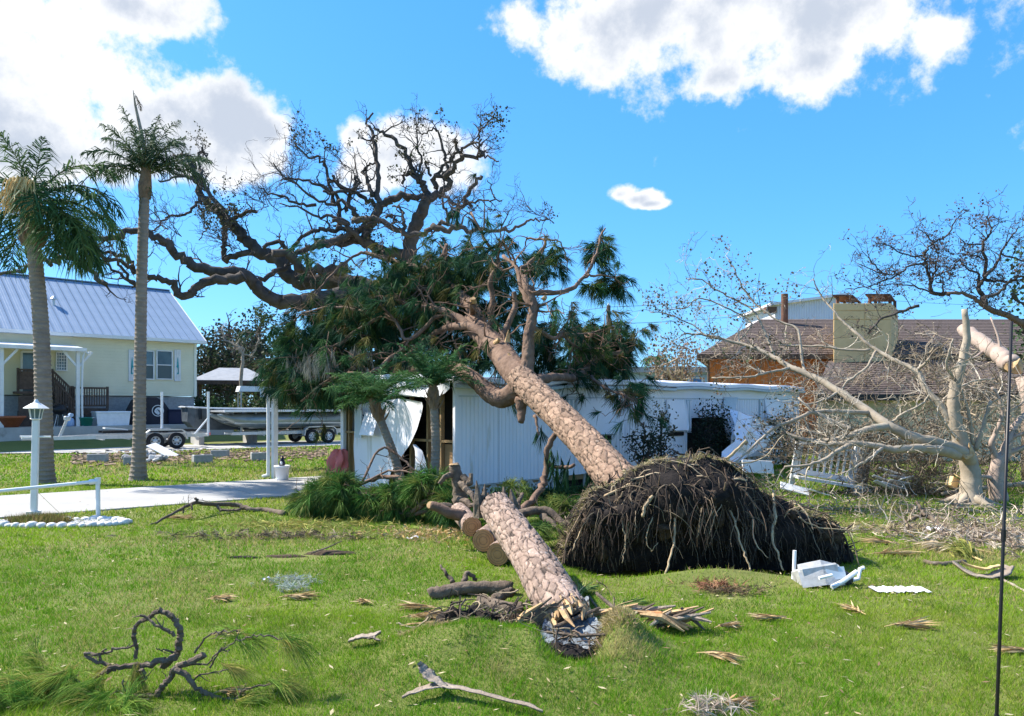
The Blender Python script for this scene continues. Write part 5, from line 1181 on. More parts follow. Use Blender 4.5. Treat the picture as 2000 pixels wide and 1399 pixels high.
# a few hanging sprays before the white wall
q_ = []; e_ = []
for x, y, d, n in ((1080, 895, 11.9, 6), (1088, 925, 11.9, 6), (1105, 905, 11.9, 4), (1180, 870, 13.4, 12), (1195, 900, 13.2, 10), (1170, 905, 12.9, 6), (1155, 925, 12.4, 14), (1150, 950, 12.2, 10), (1055, 840, 12.4, 5), (1250, 790, 15.6, 10), (1110, 925, 11.8, 5)):
    for _ in range(n): q_.append(P(x+r_.normal(0, 5), y+r_.normal(0, 7), d+r_.normal(0, .08))-pb); e_.append(unit(np.array((0, 0, -1.))+r_.normal(0, .22, 3)))
obj('hanging_needles', needle_cloud(q_, e_, r_, 16, .28, .010, PCOL[:4], .16, .1), M['needle'], pine, kind='stuff')
# moss
mp = []
for cx, cy, d, n in ((618, 708, 16.2, 34), (640, 700, 16.2, 22), (700, 690, 16.5, 24), (720, 735, 15.9, 24), (585, 700, 16.8, 20)):
    for _ in range(n): mp.append(P(cx+r_.normal(0, 15), cy+r_.normal(0, 9), d+r_.normal(0, .2)))
obj('hanging_moss', needle_cloud(np.array(mp)-pb, np.tile((0, 0, -1.), (len(mp), 1)), r_, 9, .30, .008, [(.22, .23, .20), (.17, .18, .16)], .24, .1), M['moss'], pine, kind='stuff')

# ---- root plate ----
OUT = [(1098, 1092), (1100, 1050), (1118, 1022), (1140, 985), (1152, 955), (1190, 938), (1230, 915), (1275, 900), (1340, 890), (1395, 897), (1435, 925), (1470, 955), (1510, 978), (1560, 995), (1605, 1012), (1628, 1040), (1638, 1075), (1645, 1112)]
top_ = smooth_path([P(x, y, 9.75-.0*i) for i, (x, y) in enumerate(OUT)], 3); nt_ = len(top_)
cx_ = P(1372, 1000, 9.6); V = []
for i, q in enumerate(top_):
    t_ = i/(nt_-1); row = []
    hgt = max(q[2], .05)
    for j, s_ in enumerate(np.linspace(0, 1, 14)):              # underside, hollow and dark, faces the viewer
        z = hgt*s_**.85-.12*(1-s_); y = q[1]-.28-.42*math.sin(s_*2.6)*hgt*(.4+.6*math.sin(math.pi*t_))+.10*s_
        row.append((cx_[0]+(q[0]-cx_[0])*(.80+.20*s_**.7), y, z))
    for s_ in np.linspace(0, 1, 8)[1:]:                          # turf-covered back
        row.append((q[0], q[1]-.10+s_*1.1, hgt*(1-s_**2)-.06*s_))
    V.append(row)
V = np.array(V); sh_ = V.shape; fl = V.reshape(-1, 3); nz_ = (fbm(fl, 3.2, 3)-.5); nz2 = (fbm(fl+30, 3.2, 3)-.5)
fl[:, 1] += nz_*.46+(fbm(fl+77, 8., 2)-.5)*.16; fl[:, 2] += nz2*.22*(fl[:, 2] > .1); fl[:, 0] += (fbm(fl+60, 3., 2)-.5)*.14; V = fl.reshape(sh_)
rb_ = obj('root_plate', MB().grid(V-pb), M['soil'], pine, smooth=True, label='dark soil and root plate torn from the ground')
# roots: hundreds of fine ones, joined
mb = MB(); r_ = np.random.default_rng(31)
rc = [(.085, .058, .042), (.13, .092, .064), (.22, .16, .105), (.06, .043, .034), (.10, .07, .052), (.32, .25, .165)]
for k in range(1700):
    i = int(r_.integers(1, nt_-1)); j = int(np.clip(r_.beta(1.5, 1.0)*14, 1, 15)); b = V[i, j]; nrm = np.array((0, -1., 0))
    d = unit(np.array(((b[0]-cx_[0])*.30, -.55, .25))+r_.normal(0, .8, 3)); L = r_.uniform(.10, .65)*(.35+b[2]); n = 7; q = [b+np.array((0, .03, 0))]
    for s_ in range(n): d = unit(d+np.array((0, .02, -.55))+r_.normal(0, .26, 3)); q.append(q[-1]+d*L/n)
    q = np.array(q); q = q[q[:, 2] > -.15] if (q[:, 2] > -.15).sum() > 3 else q
    r0 = r_.choice([.004, .006, .009, .014], p=[.52, .36, .10, .02]); mb.tube(q-pb, np.linspace(r0, r0*.45, len(q)), 4, cap=False, col=np.array(rc[int(r_.integers(0, 6))])*r_.uniform(.35, 1.1)*(.5+.5*ss(.2, .9, b[2])))  # lower roots coloured darker: shade of the hollow underside painted in
for k in range(120):                                           # roots streaming over the rim, left to right
    i = int(r_.integers(0, nt_-1)); b = V[i, int(r_.integers(12, 17))]+np.array((0, 0, .03)); sg = r_.choice([-1, 1]); d = unit(np.array((sg*.8, -.35, .25))+r_.normal(0, .5, 3)); L = r_.uniform(.25, .8); q = [b]
    for s_ in range(8): d = unit(d+np.array((0, 0, -.10))+r_.normal(0, .16, 3)); q.append(q[-1]+d*L/8)
    q = np.array(q); hh_ = np.interp(q[:, 0], top_[:, 0], top_[:, 2]); q[:, 2] = np.minimum(q[:, 2], hh_+.06); r0 = r_.choice([.005, .008, .012]); mb.tube(q-pb, np.linspace(r0, r0*.5, len(q)), 4, cap=False, col=np.array(rc[int(r_.integers(0, 6))])*r_.uniform(.8, 1.6))
for k in range(260):                                           # broken ends bristling out of the rim
    i = int(r_.integers(0, nt_-1)); b = V[i, int(r_.integers(10, 16))]; d = unit(np.array(((b[0]-cx_[0])*.6, -.35, .55))+r_.normal(0, .5, 3)); L = r_.uniform(.08, .30); q = [b-d*.05]
    for s_ in range(4): d = unit(d+r_.normal(0, .28, 3)); q.append(q[-1]+d*L/4)
    r0 = r_.choice([.006, .010, .016], p=[.5, .35, .15]); mb.tube(np.array(q)-pb, np.linspace(r0, r0*.6, 5), 5, col=np.array(rc[int(r_.integers(0, 6))])*r_.uniform(.6, 1.3))
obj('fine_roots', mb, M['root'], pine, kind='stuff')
for k in range(34):                                            # clods
    i = int(r_.integers(1, nt_-1)); b = V[i, int(r_.integers(3, 12))]+np.array((0, .05, -.03)); s_ = r_.uniform(.06, .13)
    m2 = MB(); th_ = np.linspace(0, 2*np.pi, 13)[:-1]; VV = np.array([[(math.cos(t_)*math.sin(a_), math.sin(t_)*math.sin(a_), math.cos(a_)) for t_ in th_] for a_ in np.linspace(.05, 3.09, 9)]).reshape(-1, 3); VV *= (s_*(1+1.5*(fbm(VV+k*3.1, 2.6, 2)-.5)))[:, None]; VV *= r_.uniform(.7, 1.3, 3)
    obj('soil_clod', m2.grid((VV+b-pb).reshape(9, 12, 3), True), M['soil'] if k % 3 else M['soil_brown'], pine, smooth=True)
ROOTS = [([(1290, 945, 9.3), (1280, 965, 9.1), (1262, 985, 8.95), (1256, 1010, 8.9)], 9, 12), ([(1312, 965, 9.2), (1318, 1000, 9.0), (1318, 1050, 8.85), (1308, 1090, 8.7), (1300, 1128, 8.55)], 5, 8), ([(1378, 940, 9.2), (1398, 970, 9), (1400, 985, 8.95), (1388, 1008, 8.9)], 7, 5), ([(1400, 972, 9), (1420, 980, 8.95)], 6, 4),
 ([(1420, 990, 9.1), (1436, 1020, 8.9), (1445, 1060, 8.75), (1458, 1090, 8.65), (1466, 1118, 8.6)], 5, 6), ([(1510, 975, 9.3), (1514, 1010, 9.1), (1508, 1045, 8.95), (1520, 1085, 8.8), (1530, 1115, 8.7)], 8, 6), ([(1509, 958, 9.4), (1512, 985, 9.2), (1511, 1010, 9.1)], 6, 5), ([(1180, 970, 9.4), (1240, 945, 9.3), (1300, 938, 9.3), (1360, 918, 9.4), (1420, 895, 9.5), (1458, 860, 9.5)], 7, 10), ([(1400, 905, 9.4), (1480, 900, 9.6), (1530, 850, 10.)], 5, 3),
 ([(1230, 980, 9.3), (1215, 1020, 9.1), (1222, 1060, 9), (1215, 1100, 8.9)], 4, 3), ([(1150, 1010, 9.5), (1130, 1045, 9.3), (1118, 1075, 9.1)], 4, 3), ([(1275, 1010, 9.0), (1262, 1050, 8.9), (1272, 1075, 8.9), (1285, 1060, 8.9)], 3, 2), ([(1470, 1010, 9), (1474, 1060, 8.8), (1500, 1090, 8.7)], 4, 3), ([(1560, 1010, 9.2), (1600, 1030, 9.2), (1650, 1035, 9.2), (1680, 1034, 9.3)], 4, 2)]
for px, w0, w1 in ROOTS:
    pts, rad = limb(px, 9, 9, w0*.85, w1*.55, 5, .006, 3); obj('root', MB().tube(pts-pb, rad, 7, rough=.15, rng=r_), M['root_pale'], pine, smooth=True)
# turf fringe on the rim
ps = []; ds = []
for k in range(2600):
    i = min(nt_-2, int(r_.beta(1.2, 1.6)*nt_)); f = r_.uniform(); b = V[i, int(r_.integers(13, 19))]*(1-f)+V[i+1, int(r_.integers(13, 17))]*f; ps.append(b); ds.append(unit(np.array((0, -.2, .55))+r_.normal(0, .45, 3)))
obj('turf_fringe', needle_cloud(np.array(ps)-pb, ds, r_, 7, .10, .008, [(.42, .35, .20), (.30, .27, .13), (.20, .20, .07), (.5, .43, .28)], .5, .35), M['blade'], pine, kind='stuff')
# ======================= palms =======================
def frond(base, d, L, droop, ll, n, rng, hang=.6, cols=((.045, .095, .03),), wd=.028, side0=None):
    """feather frond: arching rachis with leaflets both sides"""
    q = [np.array(base, float)]; d = unit(np.asarray(d, float)); m = 12
    for i in range(m):
        d = unit(d+np.array((0, 0, -droop/m*(1+1.2*i/m)))); q.append(q[-1]+d*L/m)
    q = np.array(q); mb = MB(); cc = np.array(cols[int(rng.integers(0, len(cols)))])
    mb.tube(q, np.linspace(.022, .004, m+1)*L/2.2, 5, cap=False, col=(.13, .14, .05))
    t = np.linspace(.14, 1, n); s = t*m; i = np.minimum(s.astype(int), m-1); f = (s-i)[:, None]; pb_ = q[i]*(1-f)+q[i+1]*f; tg = q[np.minimum(i+1, m)]-q[i]; tg /= np.linalg.norm(tg, axis=1, keepdims=True)
    sd_ = np.cross(tg, (0, 0, 1.)); sd_ /= (np.linalg.norm(sd_, axis=1, keepdims=True)+1e-9)
    for sg in (-1, 1):
        ln = ll*(np.sin(np.pi*np.clip(t*.86+.12, 0, 1))**.7)*rng.uniform(.75, 1.15, n)
        dv = sd_*sg*1.0+tg*.75+rng.normal(0, .38, (n, 3)); dv[:, 2] += .15; dv /= np.linalg.norm(dv, axis=1, keepdims=True)
        mid = pb_+dv*(ln*.5)[:, None]; mid[:, 2] -= hang*ln*.14; tip = pb_+dv*(ln*.92)[:, None]; tip[:, 2] -= hang*ln*.75
        wv = np.cross(dv, rng.normal(0, 1, (n, 3))); wv /= np.linalg.norm(wv, axis=1, keepdims=True); wv *= wd/2
        v = np.stack([pb_-wv*.6, pb_+wv*.6, mid+wv, mid-wv, tip], 1).reshape(-1, 3); k = np.arange(n)*5
        mb.add(v, np.stack([k, k+1, k+2, k+3], 1), np.stack([k+3, k+2, k+4], 1), np.repeat(cc*rng.uniform(.65, 1.35, (n, 1)), 5, 0))
    return mb
def ringed_trunk(path, r0, r1, rng, rings=.11, flare=1.35):
    p = smooth_path(path, 10); L = np.sum(np.linalg.norm(np.diff(p, axis=0), axis=1)); n = int(L/(rings/3)); t = np.linspace(0, 1, n); s = np.concatenate([[0], np.cumsum(np.linalg.norm(np.diff(p, axis=0), axis=1))])/L
    q = np.stack([np.interp(t, s, p[:, i]) for i in range(3)], 1); r = r0+(r1-r0)*t; r *= 1+(flare-1)*np.exp(-t*L/.35); r *= 1+np.where(np.arange(n) % 3 == 0, .045, -.022)+rng.normal(0, .006, n)
    return MB().tube(q, r, 20, rough=.012, rng=rng)
r_ = np.random.default_rng(41)
PG = ((.045, .11, .042), (.065, .14, .05), (.038, .09, .036), (.085, .15, .05))
# left queen palm with straw flower stalk
p = G(86, 944); d1 = p[1]
pm = thing('palm_tree', 'leftmost tall palm with drooping fronds and straw coloured flower stalk', 'palm', (p[0], p[1], 0), 0, 'tall palms beside the driveway'); pb2 = np.array(pm.location)
obj('trunk', ringed_trunk([p, P(85, 800, d1), P(80, 640, d1), P(70, 520, d1), P(66, 478, d1)], .215, .165, r_), M['palm_bark'], pm, smooth=False)
for o_ in (pm.children): o_.location = tuple(-pb2)
mb = MB().tube(np.array([P(66, 482, d1), P(65, 460, d1), P(62, 430, d1), P(63, 402, d1)])-pb2, [.20, .27, .24, .17], 12, rough=.12, rng=r_)
obj('boot_sheath', mb, M['palm_fibre'], pm)
for k in range(16):
    a = r_.uniform(0, 6.28); z_ = r_.uniform(440, 478); b = P(66, z_, d1)-pb2; obj('leaf_boot', MB().tube([b+np.array((.20*math.cos(a), .20*math.sin(a), -.05)), b+np.array((.27*math.cos(a), .27*math.sin(a), .12)), b+np.array((.33*math.cos(a), .33*math.sin(a), .30))], [.07, .055, .015], 6), M['palm_fibre'], pm)
obj('crown_shaft', MB().tube(np.array([P(63, 405, d1), P(64, 380, d1), P(68, 345, d1)])-pb2, [.16, .12, .03], 10), M['palm_green'], pm, smooth=True)
cb = P(64, 398, d1)-pb2
for vx, vy, vz, L, dr in ((.9, -.2, .75, 2.9, 1.5), (1, .2, .45, 3.0, 1.5), (1., -.3, .15, 2.6, 1.5), (.8, .5, .05, 2.5, 1.6), (.6, -.4, -.15, 2.2, 1.2), (.35, .3, -.2, 2.1, 1.3), (.75, -.1, -.05, 2.4, 1.6), (.5, .1, 1.1, 2.6, 1.4), (-.1, -.3, 1.2, 2.0, 1.0), (-.6, .2, .9, 2.4, 1.3), (-1, -.2, .6, 2.5, 1.5), (-.9, .3, .2, 2.4, 1.5), (-.7, .5, -.1, 2.2, 1.4), (.4, -.6, .5, 2.2, 1.6), (.25, .8, .6, 2.3, 1.4), (.2, -.1, 1.3, 1.7, .5), (.95, 0., .95, 2.7, 1.4), (.55, -.5, .0, 2.3, 1.7), (.8, .1, -.12, 2.4, 1.2)):
    obj('frond', frond(cb, (vx, vy, vz), L*.98, dr, .85, 64, r_, .85, PG, .034), M['leaf'], pm)
b = P(38, 350, d1-1.1)-pb2; mb = MB()
for k in range(110):
    a = r_.normal(0, .09); q = [np.array((b[0]+a, b[1]+r_.normal(0, .07), b[2]+r_.uniform(-.05, .05)))]; d_ = np.array((-.25, -.1, -.6))
    for j in range(7): d_ = unit(d_+np.array((.02, 0, -.3))+r_.normal(0, .2, 3)); q.append(q[-1]+d_*.13*r_.uniform(.6, 1.2))
    mb.tube(np.array(q), np.linspace(.020, .008, 8), 4, cap=False)
obj('flower_stalk', mb, M['straw'], pm, kind='stuff')
# second tall palm, wind-swept
p = G(270, 937.5); d2 = p[1]
pm = thing('palm_tree', 'slim tall palm with short ragged upright fronds', 'palm', (p[0], p[1], 0), 0, 'tall palms beside the driveway'); pb2 = np.array(pm.location)
o_ = obj('trunk', ringed_trunk([p, P(272, 850, d2), P(274, 700, d2), P(277, 540, d2), P(282, 385, d2)], .165, .125, r_, .12, 1.5), M['palm_bark'], pm); o_.location = tuple(-pb2)
obj('crown_shaft', MB().tube(np.array([P(282, 388, d2), P(283, 365, d2), P(286, 335, d2), P(288, 300, d2)])-pb2, [.14, .17, .12, .05], 12, rough=.12, rng=r_), M['palm_fibre'], pm)
cb = P(284, 345, d2)-pb2
for vx, vy, vz, L, dr in ((-.45, .1, 1, 1.9, .9), (-.15, -.2, 1.2, 1.9, .7), (.05, .2, 1.2, 2.0, .6), (.35, -.1, 1.1, 1.9, .9), (-.6, -.1, .8, 1.9, 1.0), (.75, .1, .85, 2.0, .9), (.95, -.2, .6, 2.1, .6), (-.3, .4, .95, 1.7, 1.1), (.5, .4, .9, 1.7, 1.2), (-.8, 0, .8, 1.7, 1.2), (.2, -.4, 1., 1.6, 1.), (.15, .1, 1.3, 1.5, .4), (-.35, -.3, 1.1, 1.7, .8), (.3, .3, 1.15, 1.8, .8), (-.25, .1, 1.25, 1.7, .5), (.6, -.3, .95, 1.8, .9), (-.7, .3, .7, 1.6, 1.1), (.85, .3, .7, 1.8, 1.0), (-.1, .4, 1.1, 1.6, .7)):
    obj('frond', frond(cb, (vx, vy, vz), L*.95, dr, .55, 52, r_, .8, ((.06, .10, .055), (.045, .085, .045), (.08, .12, .06)), .028), M['leaf'], pm)
for vx, vz, L, dr in ((-.75, .62, 2.6, 1.9), (.25, -.5, 1.2, .6), (-.1, -.6, 1., .4)):
    obj('frond', frond(cb, (vx, -.1, vz), L, dr, .20, 22, r_, 1.0, ((.12, .12, .06),), .02), M['leaf'], pm)
obj('spear_leaf', MB().tube(np.array([P(286, 320, d2), P(276, 260, d2), P(264, 205, d2), P(260, 176, d2)])-pb2, [.06, .05, .03, .006], 7), M['grey_wood'], pm); obj('spear_tatter', frond(P(262, 182, d2)-pb2, (.6, 0, -.7), .5, 1.2, .14, 18, r_, 1., ((.14, .11, .07),), .02), M['leaf'], pm)
# two short palms before the torn end wall
for base, top, dd, lab, ups, hv in (((795, 0), (735, 800), 14.6, 'short leaning palm before the torn sheet of the end wall', 1.1, .6), ((842, 0), (847, 775), 13.9, 'short upright palm before the open studs', 1.5, .5)):
    b = P(base[0], 790+2*F/dd, dd); tp2 = P(top[0], top[1], dd)
    pm = thing('small_palm', lab, 'palm', (b[0], b[1], 0), 0, 'short palms at the mobile home'); pb2 = np.array(pm.location)
    mid_ = (b+tp2)/2+np.array((.06, 0, 0)); o_ = obj('trunk', ringed_trunk([b, mid_, tp2], .09, .078, r_, .07, 1.1), M['palm_bark'], pm); o_.location = tuple(-pb2)
    ax_ = unit(tp2-mid_)
    obj('boot_sheath', MB().tube(np.array([tp2-ax_*.25, tp2-ax_*.1, tp2+ax_*.1, tp2+ax_*.25])-pb2, [.08, .11, .105, .05], 10, rough=.2, rng=r_), M['palm_fibre'], pm)
    for k in range(12):
        a = k*2.4; b3 = tp2-ax_*.22*(1-k/12)-pb2; obj('leaf_boot', MB().tube([b3+np.array((.08*math.cos(a), .08*math.sin(a), 0)), b3+np.array((.14*math.cos(a), .14*math.sin(a), .09)), b3+np.array((.19*math.cos(a), .19*math.sin(a), .20))], [.025, .018, .005], 5), M['palm_fibre'], pm)
    cb = tp2+ax_*.18-pb2
    for k in range(34):
        a = k*2.399; e_ = r_.uniform(-.1, 1.5)*ups+.25; L = r_.uniform(.85, 1.2)
        obj('frond', frond(cb, (math.cos(a), math.sin(a)*.8, e_), L*.9, .62, .28, 46, r_, hv*.6, ((.05, .14, .05), (.04, .115, .045), (.08, .17, .055)), .013), M['leaf'], pm)
# small far palm
p = P(1283, 700, 40.); pm = thing('small_palm', 'distant small palm above the mobile home roof', 'palm', (p[0], p[1], 0)); pb2 = np.array(pm.location)
obj('trunk', MB().tube([(0, 0, 0), (0, 0, p[2])], [.12, .09], 8), M['palm_bark'], pm)
for k in range(16):
    a = k*2.399; obj('frond', frond((0, 0, p[2]), (math.cos(a), math.sin(a), r_.uniform(.1, 1.)), 1.1, 1.4, .3, 16, r_, .6, PG, .05), M['leaf'], pm)

# ======================= pale fallen-limbed trees on the right =======================
gum = thing('bare_tree', 'pale bare tree with sprawling broken limbs right of the mobile home', 'tree', G(1893, 985)); gb = np.array(gum.location)
GUM = [
 ([(1893, 986, 14.9), (1897, 945, 14.9), (1892, 905, 14.9), (1880, 868, 14.9), (1866, 830, 14.9), (1862, 790, 14.9), (1868, 745, 14.9), (1880, 705, 14.9), (1888, 660, 14.9), (1884, 604, 14.9)], 46, 11),
 ([(1893, 905, 14.9), (1885, 885, 14.7), (1830, 866, 14.4), (1790, 856, 14.3), (1737, 832, 14.4), (1690, 800, 14.8), (1650, 772, 15.1), (1600, 742, 15.6), (1545, 718, 16), (1514, 699, 16.3), (1472, 679, 16.6), (1439, 670, 16.8), (1380, 655, 17), (1335, 652, 17.2)], 30, 3),
 ([(1885, 890, 14.8), (1830, 880, 14.2), (1790, 875, 14), (1750, 878, 13.8), (1725, 874, 13.8), (1665, 865, 13.8), (1622, 869, 13.9), (1590, 862, 14)], 24, 7),
 ([(1737, 832, 14.4), (1700, 838, 14.3), (1660, 850, 14.2), (1622, 861, 14.2), (1575, 859, 14.4), (1536, 848, 14.6)], 17, 6), ([(1665, 866, 13.8), (1630, 885, 13.6), (1590, 906, 13.4), (1532, 912, 13.4)], 12, 4), ([(1725, 874, 13.8), (1700, 895, 13.4), (1670, 912, 13.2), (1645, 925, 13.1)], 8, 3),
 ([(1700, 806, 14.7), (1643, 804, 14.6), (1590, 805, 14.6), (1547, 822, 14.4), (1508, 839, 14.2), (1482, 863, 14), (1429, 908, 13.4)], 11, 4), ([(1594, 807, 14.6), (1583, 800, 14.6), (1560, 777, 14.8)], 9, 5), ([(1594, 807, 14.6), (1630, 825, 14.5), (1665, 838, 14.3)], 9, 9), ([(1640, 765, 15.2), (1600, 785, 15), (1560, 792, 15)], 6, 3),
 ([(1862, 830, 14.9), (1835, 790, 15), (1805, 755, 15.2), (1790, 725, 15.4), (1750, 705, 15.7), (1712, 684, 16), (1683, 661, 16.2), (1650, 632, 16.5), (1628, 608, 16.7), (1600, 572, 17), (1588, 545, 17)], 15, 2),
 ([(1700, 683, 16), (1648, 683, 16.2), (1604, 676, 16.4), (1560, 676, 16.6), (1516, 674, 16.8)], 6, 3), ([(1600, 742, 15.6), (1570, 720, 16), (1558, 645, 16.4), (1527, 630, 16.6), (1483, 600, 16.9), (1457, 572, 17.1), (1440, 540, 17.2), (1425, 510, 17.3)], 7, 2), ([(1514, 699, 16.3), (1483, 626, 16.8), (1468, 604, 17), (1428, 582, 17.2), (1391, 562, 17.3), (1373, 547, 17.4), (1340, 545, 17.5)], 5, 2),
 ([(1439, 670, 16.8), (1468, 632, 17), (1435, 610, 17.2), (1390, 588, 17.4), (1360, 584, 17.4), (1342, 600, 17.4), (1310, 605, 17.5)], 4, 2), ([(1439, 670, 16.8), (1384, 657, 17), (1353, 635, 17.2), (1300, 612, 17.4), (1270, 610, 17.5)], 4, 2), ([(1545, 718, 16), (1500, 728, 15.8), (1470, 735, 15.6), (1430, 738, 15.6), (1390, 738, 15.8)], 6, 3),
 ([(1905, 880, 14.9), (1920, 837, 14.8), (1927, 810, 14.8), (1935, 783, 14.8)], 11, 6), ([(1900, 868, 14.9), (1895, 825, 14.8), (1887, 790, 14.8), (1875, 757, 14.8)], 9, 4), ([(1868, 745, 14.9), (1850, 720, 14.7), (1852, 690, 14.6), (1862, 662, 14.6)], 7, 3), ([(1790, 725, 15.4), (1805, 712, 15.2), (1815, 700, 15.1)], 7, 5), ([(1880, 868, 14.9), (1850, 835, 14.6), (1830, 800, 14.4), (1815, 780, 14.3)], 8, 3),
 ([(1737, 832, 14.4), (1760, 810, 14.3), (1800, 790, 14.2), (1815, 770, 14.2)], 6, 3), ([(1835, 790, 15), (1860, 765, 15.2), (1900, 745, 15.4), (1940, 740, 15.5)], 6, 3), ([(1712, 684, 16), (1690, 720, 15.8), (1650, 750, 15.7), (1640, 790, 15.6)], 6, 3),
]
r_ = np.random.default_rng(51); twl = []; tips = []
for i, (px, w0, w1) in enumerate(GUM):
    pts, rad = limb(px, 15, 15, w0*.93, w1, 5, .007, i)
    if i == 0: rad[:4] *= (1.45, 1.22, 1.08, 1.02)
    obj('trunk' if i == 0 else 'limb', MB().tube(pts-gb, rad, 14 if w0 > 14 else 8, rough=.022, rng=r_), M['gumbo'], gum, smooth=True)
    L = np.sum(np.linalg.norm(np.diff(pts, axis=0), axis=1))
    if i: sprout(twl, r_, pts, rad, int(2+L*1.9), .75, (-.12, 0, .12), 2, tips, .016, .25, .25, 1.1, 3, .6)
for k, a in enumerate((.3, 1.4, 2.6, 3.7, 5.0, 5.8)):
    q = np.array([(0, 0, .22), (.22*math.cos(a), .22*math.sin(a), .10), (.42*math.cos(a), .42*math.sin(a), .02), (.62*math.cos(a+.2), .62*math.sin(a+.2), -.03)]); obj('root_flare', MB().tube(q, [.10, .09, .06, .03], 8), M['gumbo'], gum, smooth=True)
GT = [(.42, .36, .28), (.30, .25, .19), (.52, .46, .37), (.20, .16, .12)]
mb = twig_mesh(twl, 3, .0038, GT, r_)
for v_ in mb.v: v_ -= gb
obj('twigs', mb, M['gumbo_twig'], gum, kind='stuff')
tp = np.array([t_[0] for t_ in tips]); ppx = 1000+F*tp[:, 0]/tp[:, 1]; tp = tp[(ppx < 1560) & (vnoise(tp, 1.2) > .45)]
mb = leaf_cloud(tp-gb, r_, 2, .06, [(.16, .11, .08), (.10, .09, .05), (.22, .17, .13), (.07, .09, .04)], .06); obj('withered_leaves', mb, M['leaf'], gum, kind='stuff')
obj('torn_wood', MB().tube(np.array([P(1868, 880, 14.6), P(1885, 893, 14.55), P(1897, 888, 14.6), P(1893, 865, 14.6)])-gb, [.02, .06, .06, .01], 7, rough=.4, rng=r_), M['pale_wood'], gum)
g2 = thing('bare_tree', 'pinkish bare trunk with upright limbs at the right edge', 'tree', G(1950, 978)); gb = np.array(g2.location)
twl = []; tips = []
for i, (px, w0, w1) in enumerate([([(1950, 980, 15.2), (1945, 930, 15.2), (1950, 902, 15.2), (1962, 887, 15.2), (1970, 862, 15.2), (1983, 830, 15.3), (2005, 808, 15.4)], 34, 10), ([(1948, 905, 15.2), (1940, 880, 15.2), (1937, 865, 15.2), (1947, 840, 15.2), (1957, 812, 15.2), (1952, 780, 15.2), (1937, 757, 15.2)], 14, 5), ([(1968, 875, 15.2), (1967, 825, 15.2), (1970, 780, 15.2)], 9, 6), ([(1962, 887, 15.2), (1985, 880, 15.2), (2010, 868, 15.2)], 12, 8), ([(1970, 860, 15.2), (1990, 850, 15.1), (2012, 842, 15.1)], 8, 5), ([(1940, 935, 15.2), (1915, 930, 15.), (1900, 940, 15.)], 9, 5), ([(1957, 812, 15.2), (1985, 795, 15.4), (2015, 775, 15.6)], 7, 4)]):
    pts, rad = limb(px, 15, 15, w0, w1, 5, .005, i); obj('trunk' if i == 0 else 'limb', MB().tube(pts-gb, rad, 12, rough=.025, rng=r_), M['gumbo_pink'], g2, smooth=True)
    if i: sprout(twl, r_, pts, rad, 6, .7, (0, 0, .15), 2, tips, .014, .2, .25, 1.1, 3, .6)
mb = twig_mesh(twl, 3, .0038, GT, r_)
for v_ in mb.v: v_ -= gb
obj('twigs', mb, M['gumbo_twig'], g2, kind='stuff')
# snapped thick trunk leaning from the right, with raw end
sn = thing('broken_tree', 'thick pale snapped trunk with raw orange break slanting at the right edge', 'tree', P(2010, 735, 18.)*np.array((1, 1, 0))); gb = np.array(sn.location)
pts, rad = limb([(1880, 640, 20.5), (1900, 657, 20), (1930, 679, 19.3), (1957, 698, 18.7), (1978, 715, 18.2)], 18, 18, 22, 36, 5, .02, 1)
obj('trunk', MB().tube(pts-gb, rad, 14, rough=.03, rng=r_), M['gumbo_pink'], sn, smooth=True)
obj('break', MB().tube(np.array([pts[-1], P(1985, 722, 18.1), P(1996, 728, 18.0)])-gb, [.21, .17, .04], 9, rough=.35, rng=r_), M['pale_wood'], sn)
obj('stump', MB().tube(np.array([P(2030, 865, 17.8)*np.array((1, 1, 0)), P(2020, 780, 17.8), P(2005, 735, 17.8)])-gb, [.34, .26, .22], 12, rough=.08, rng=r_), M['gumbo_pink'], sn, smooth=True)
for px in ([(1955, 697, 18.7), (1950, 660, 18.8), (1935, 620, 19)], [(1930, 679, 19.3), (1900, 700, 19), (1885, 690, 19)]):
    q, rd = limb(px, 18, 18, 7, 3); obj('limb', MB().tube(q-gb, rd, 7), M['gumbo_pink'], sn, smooth=True)
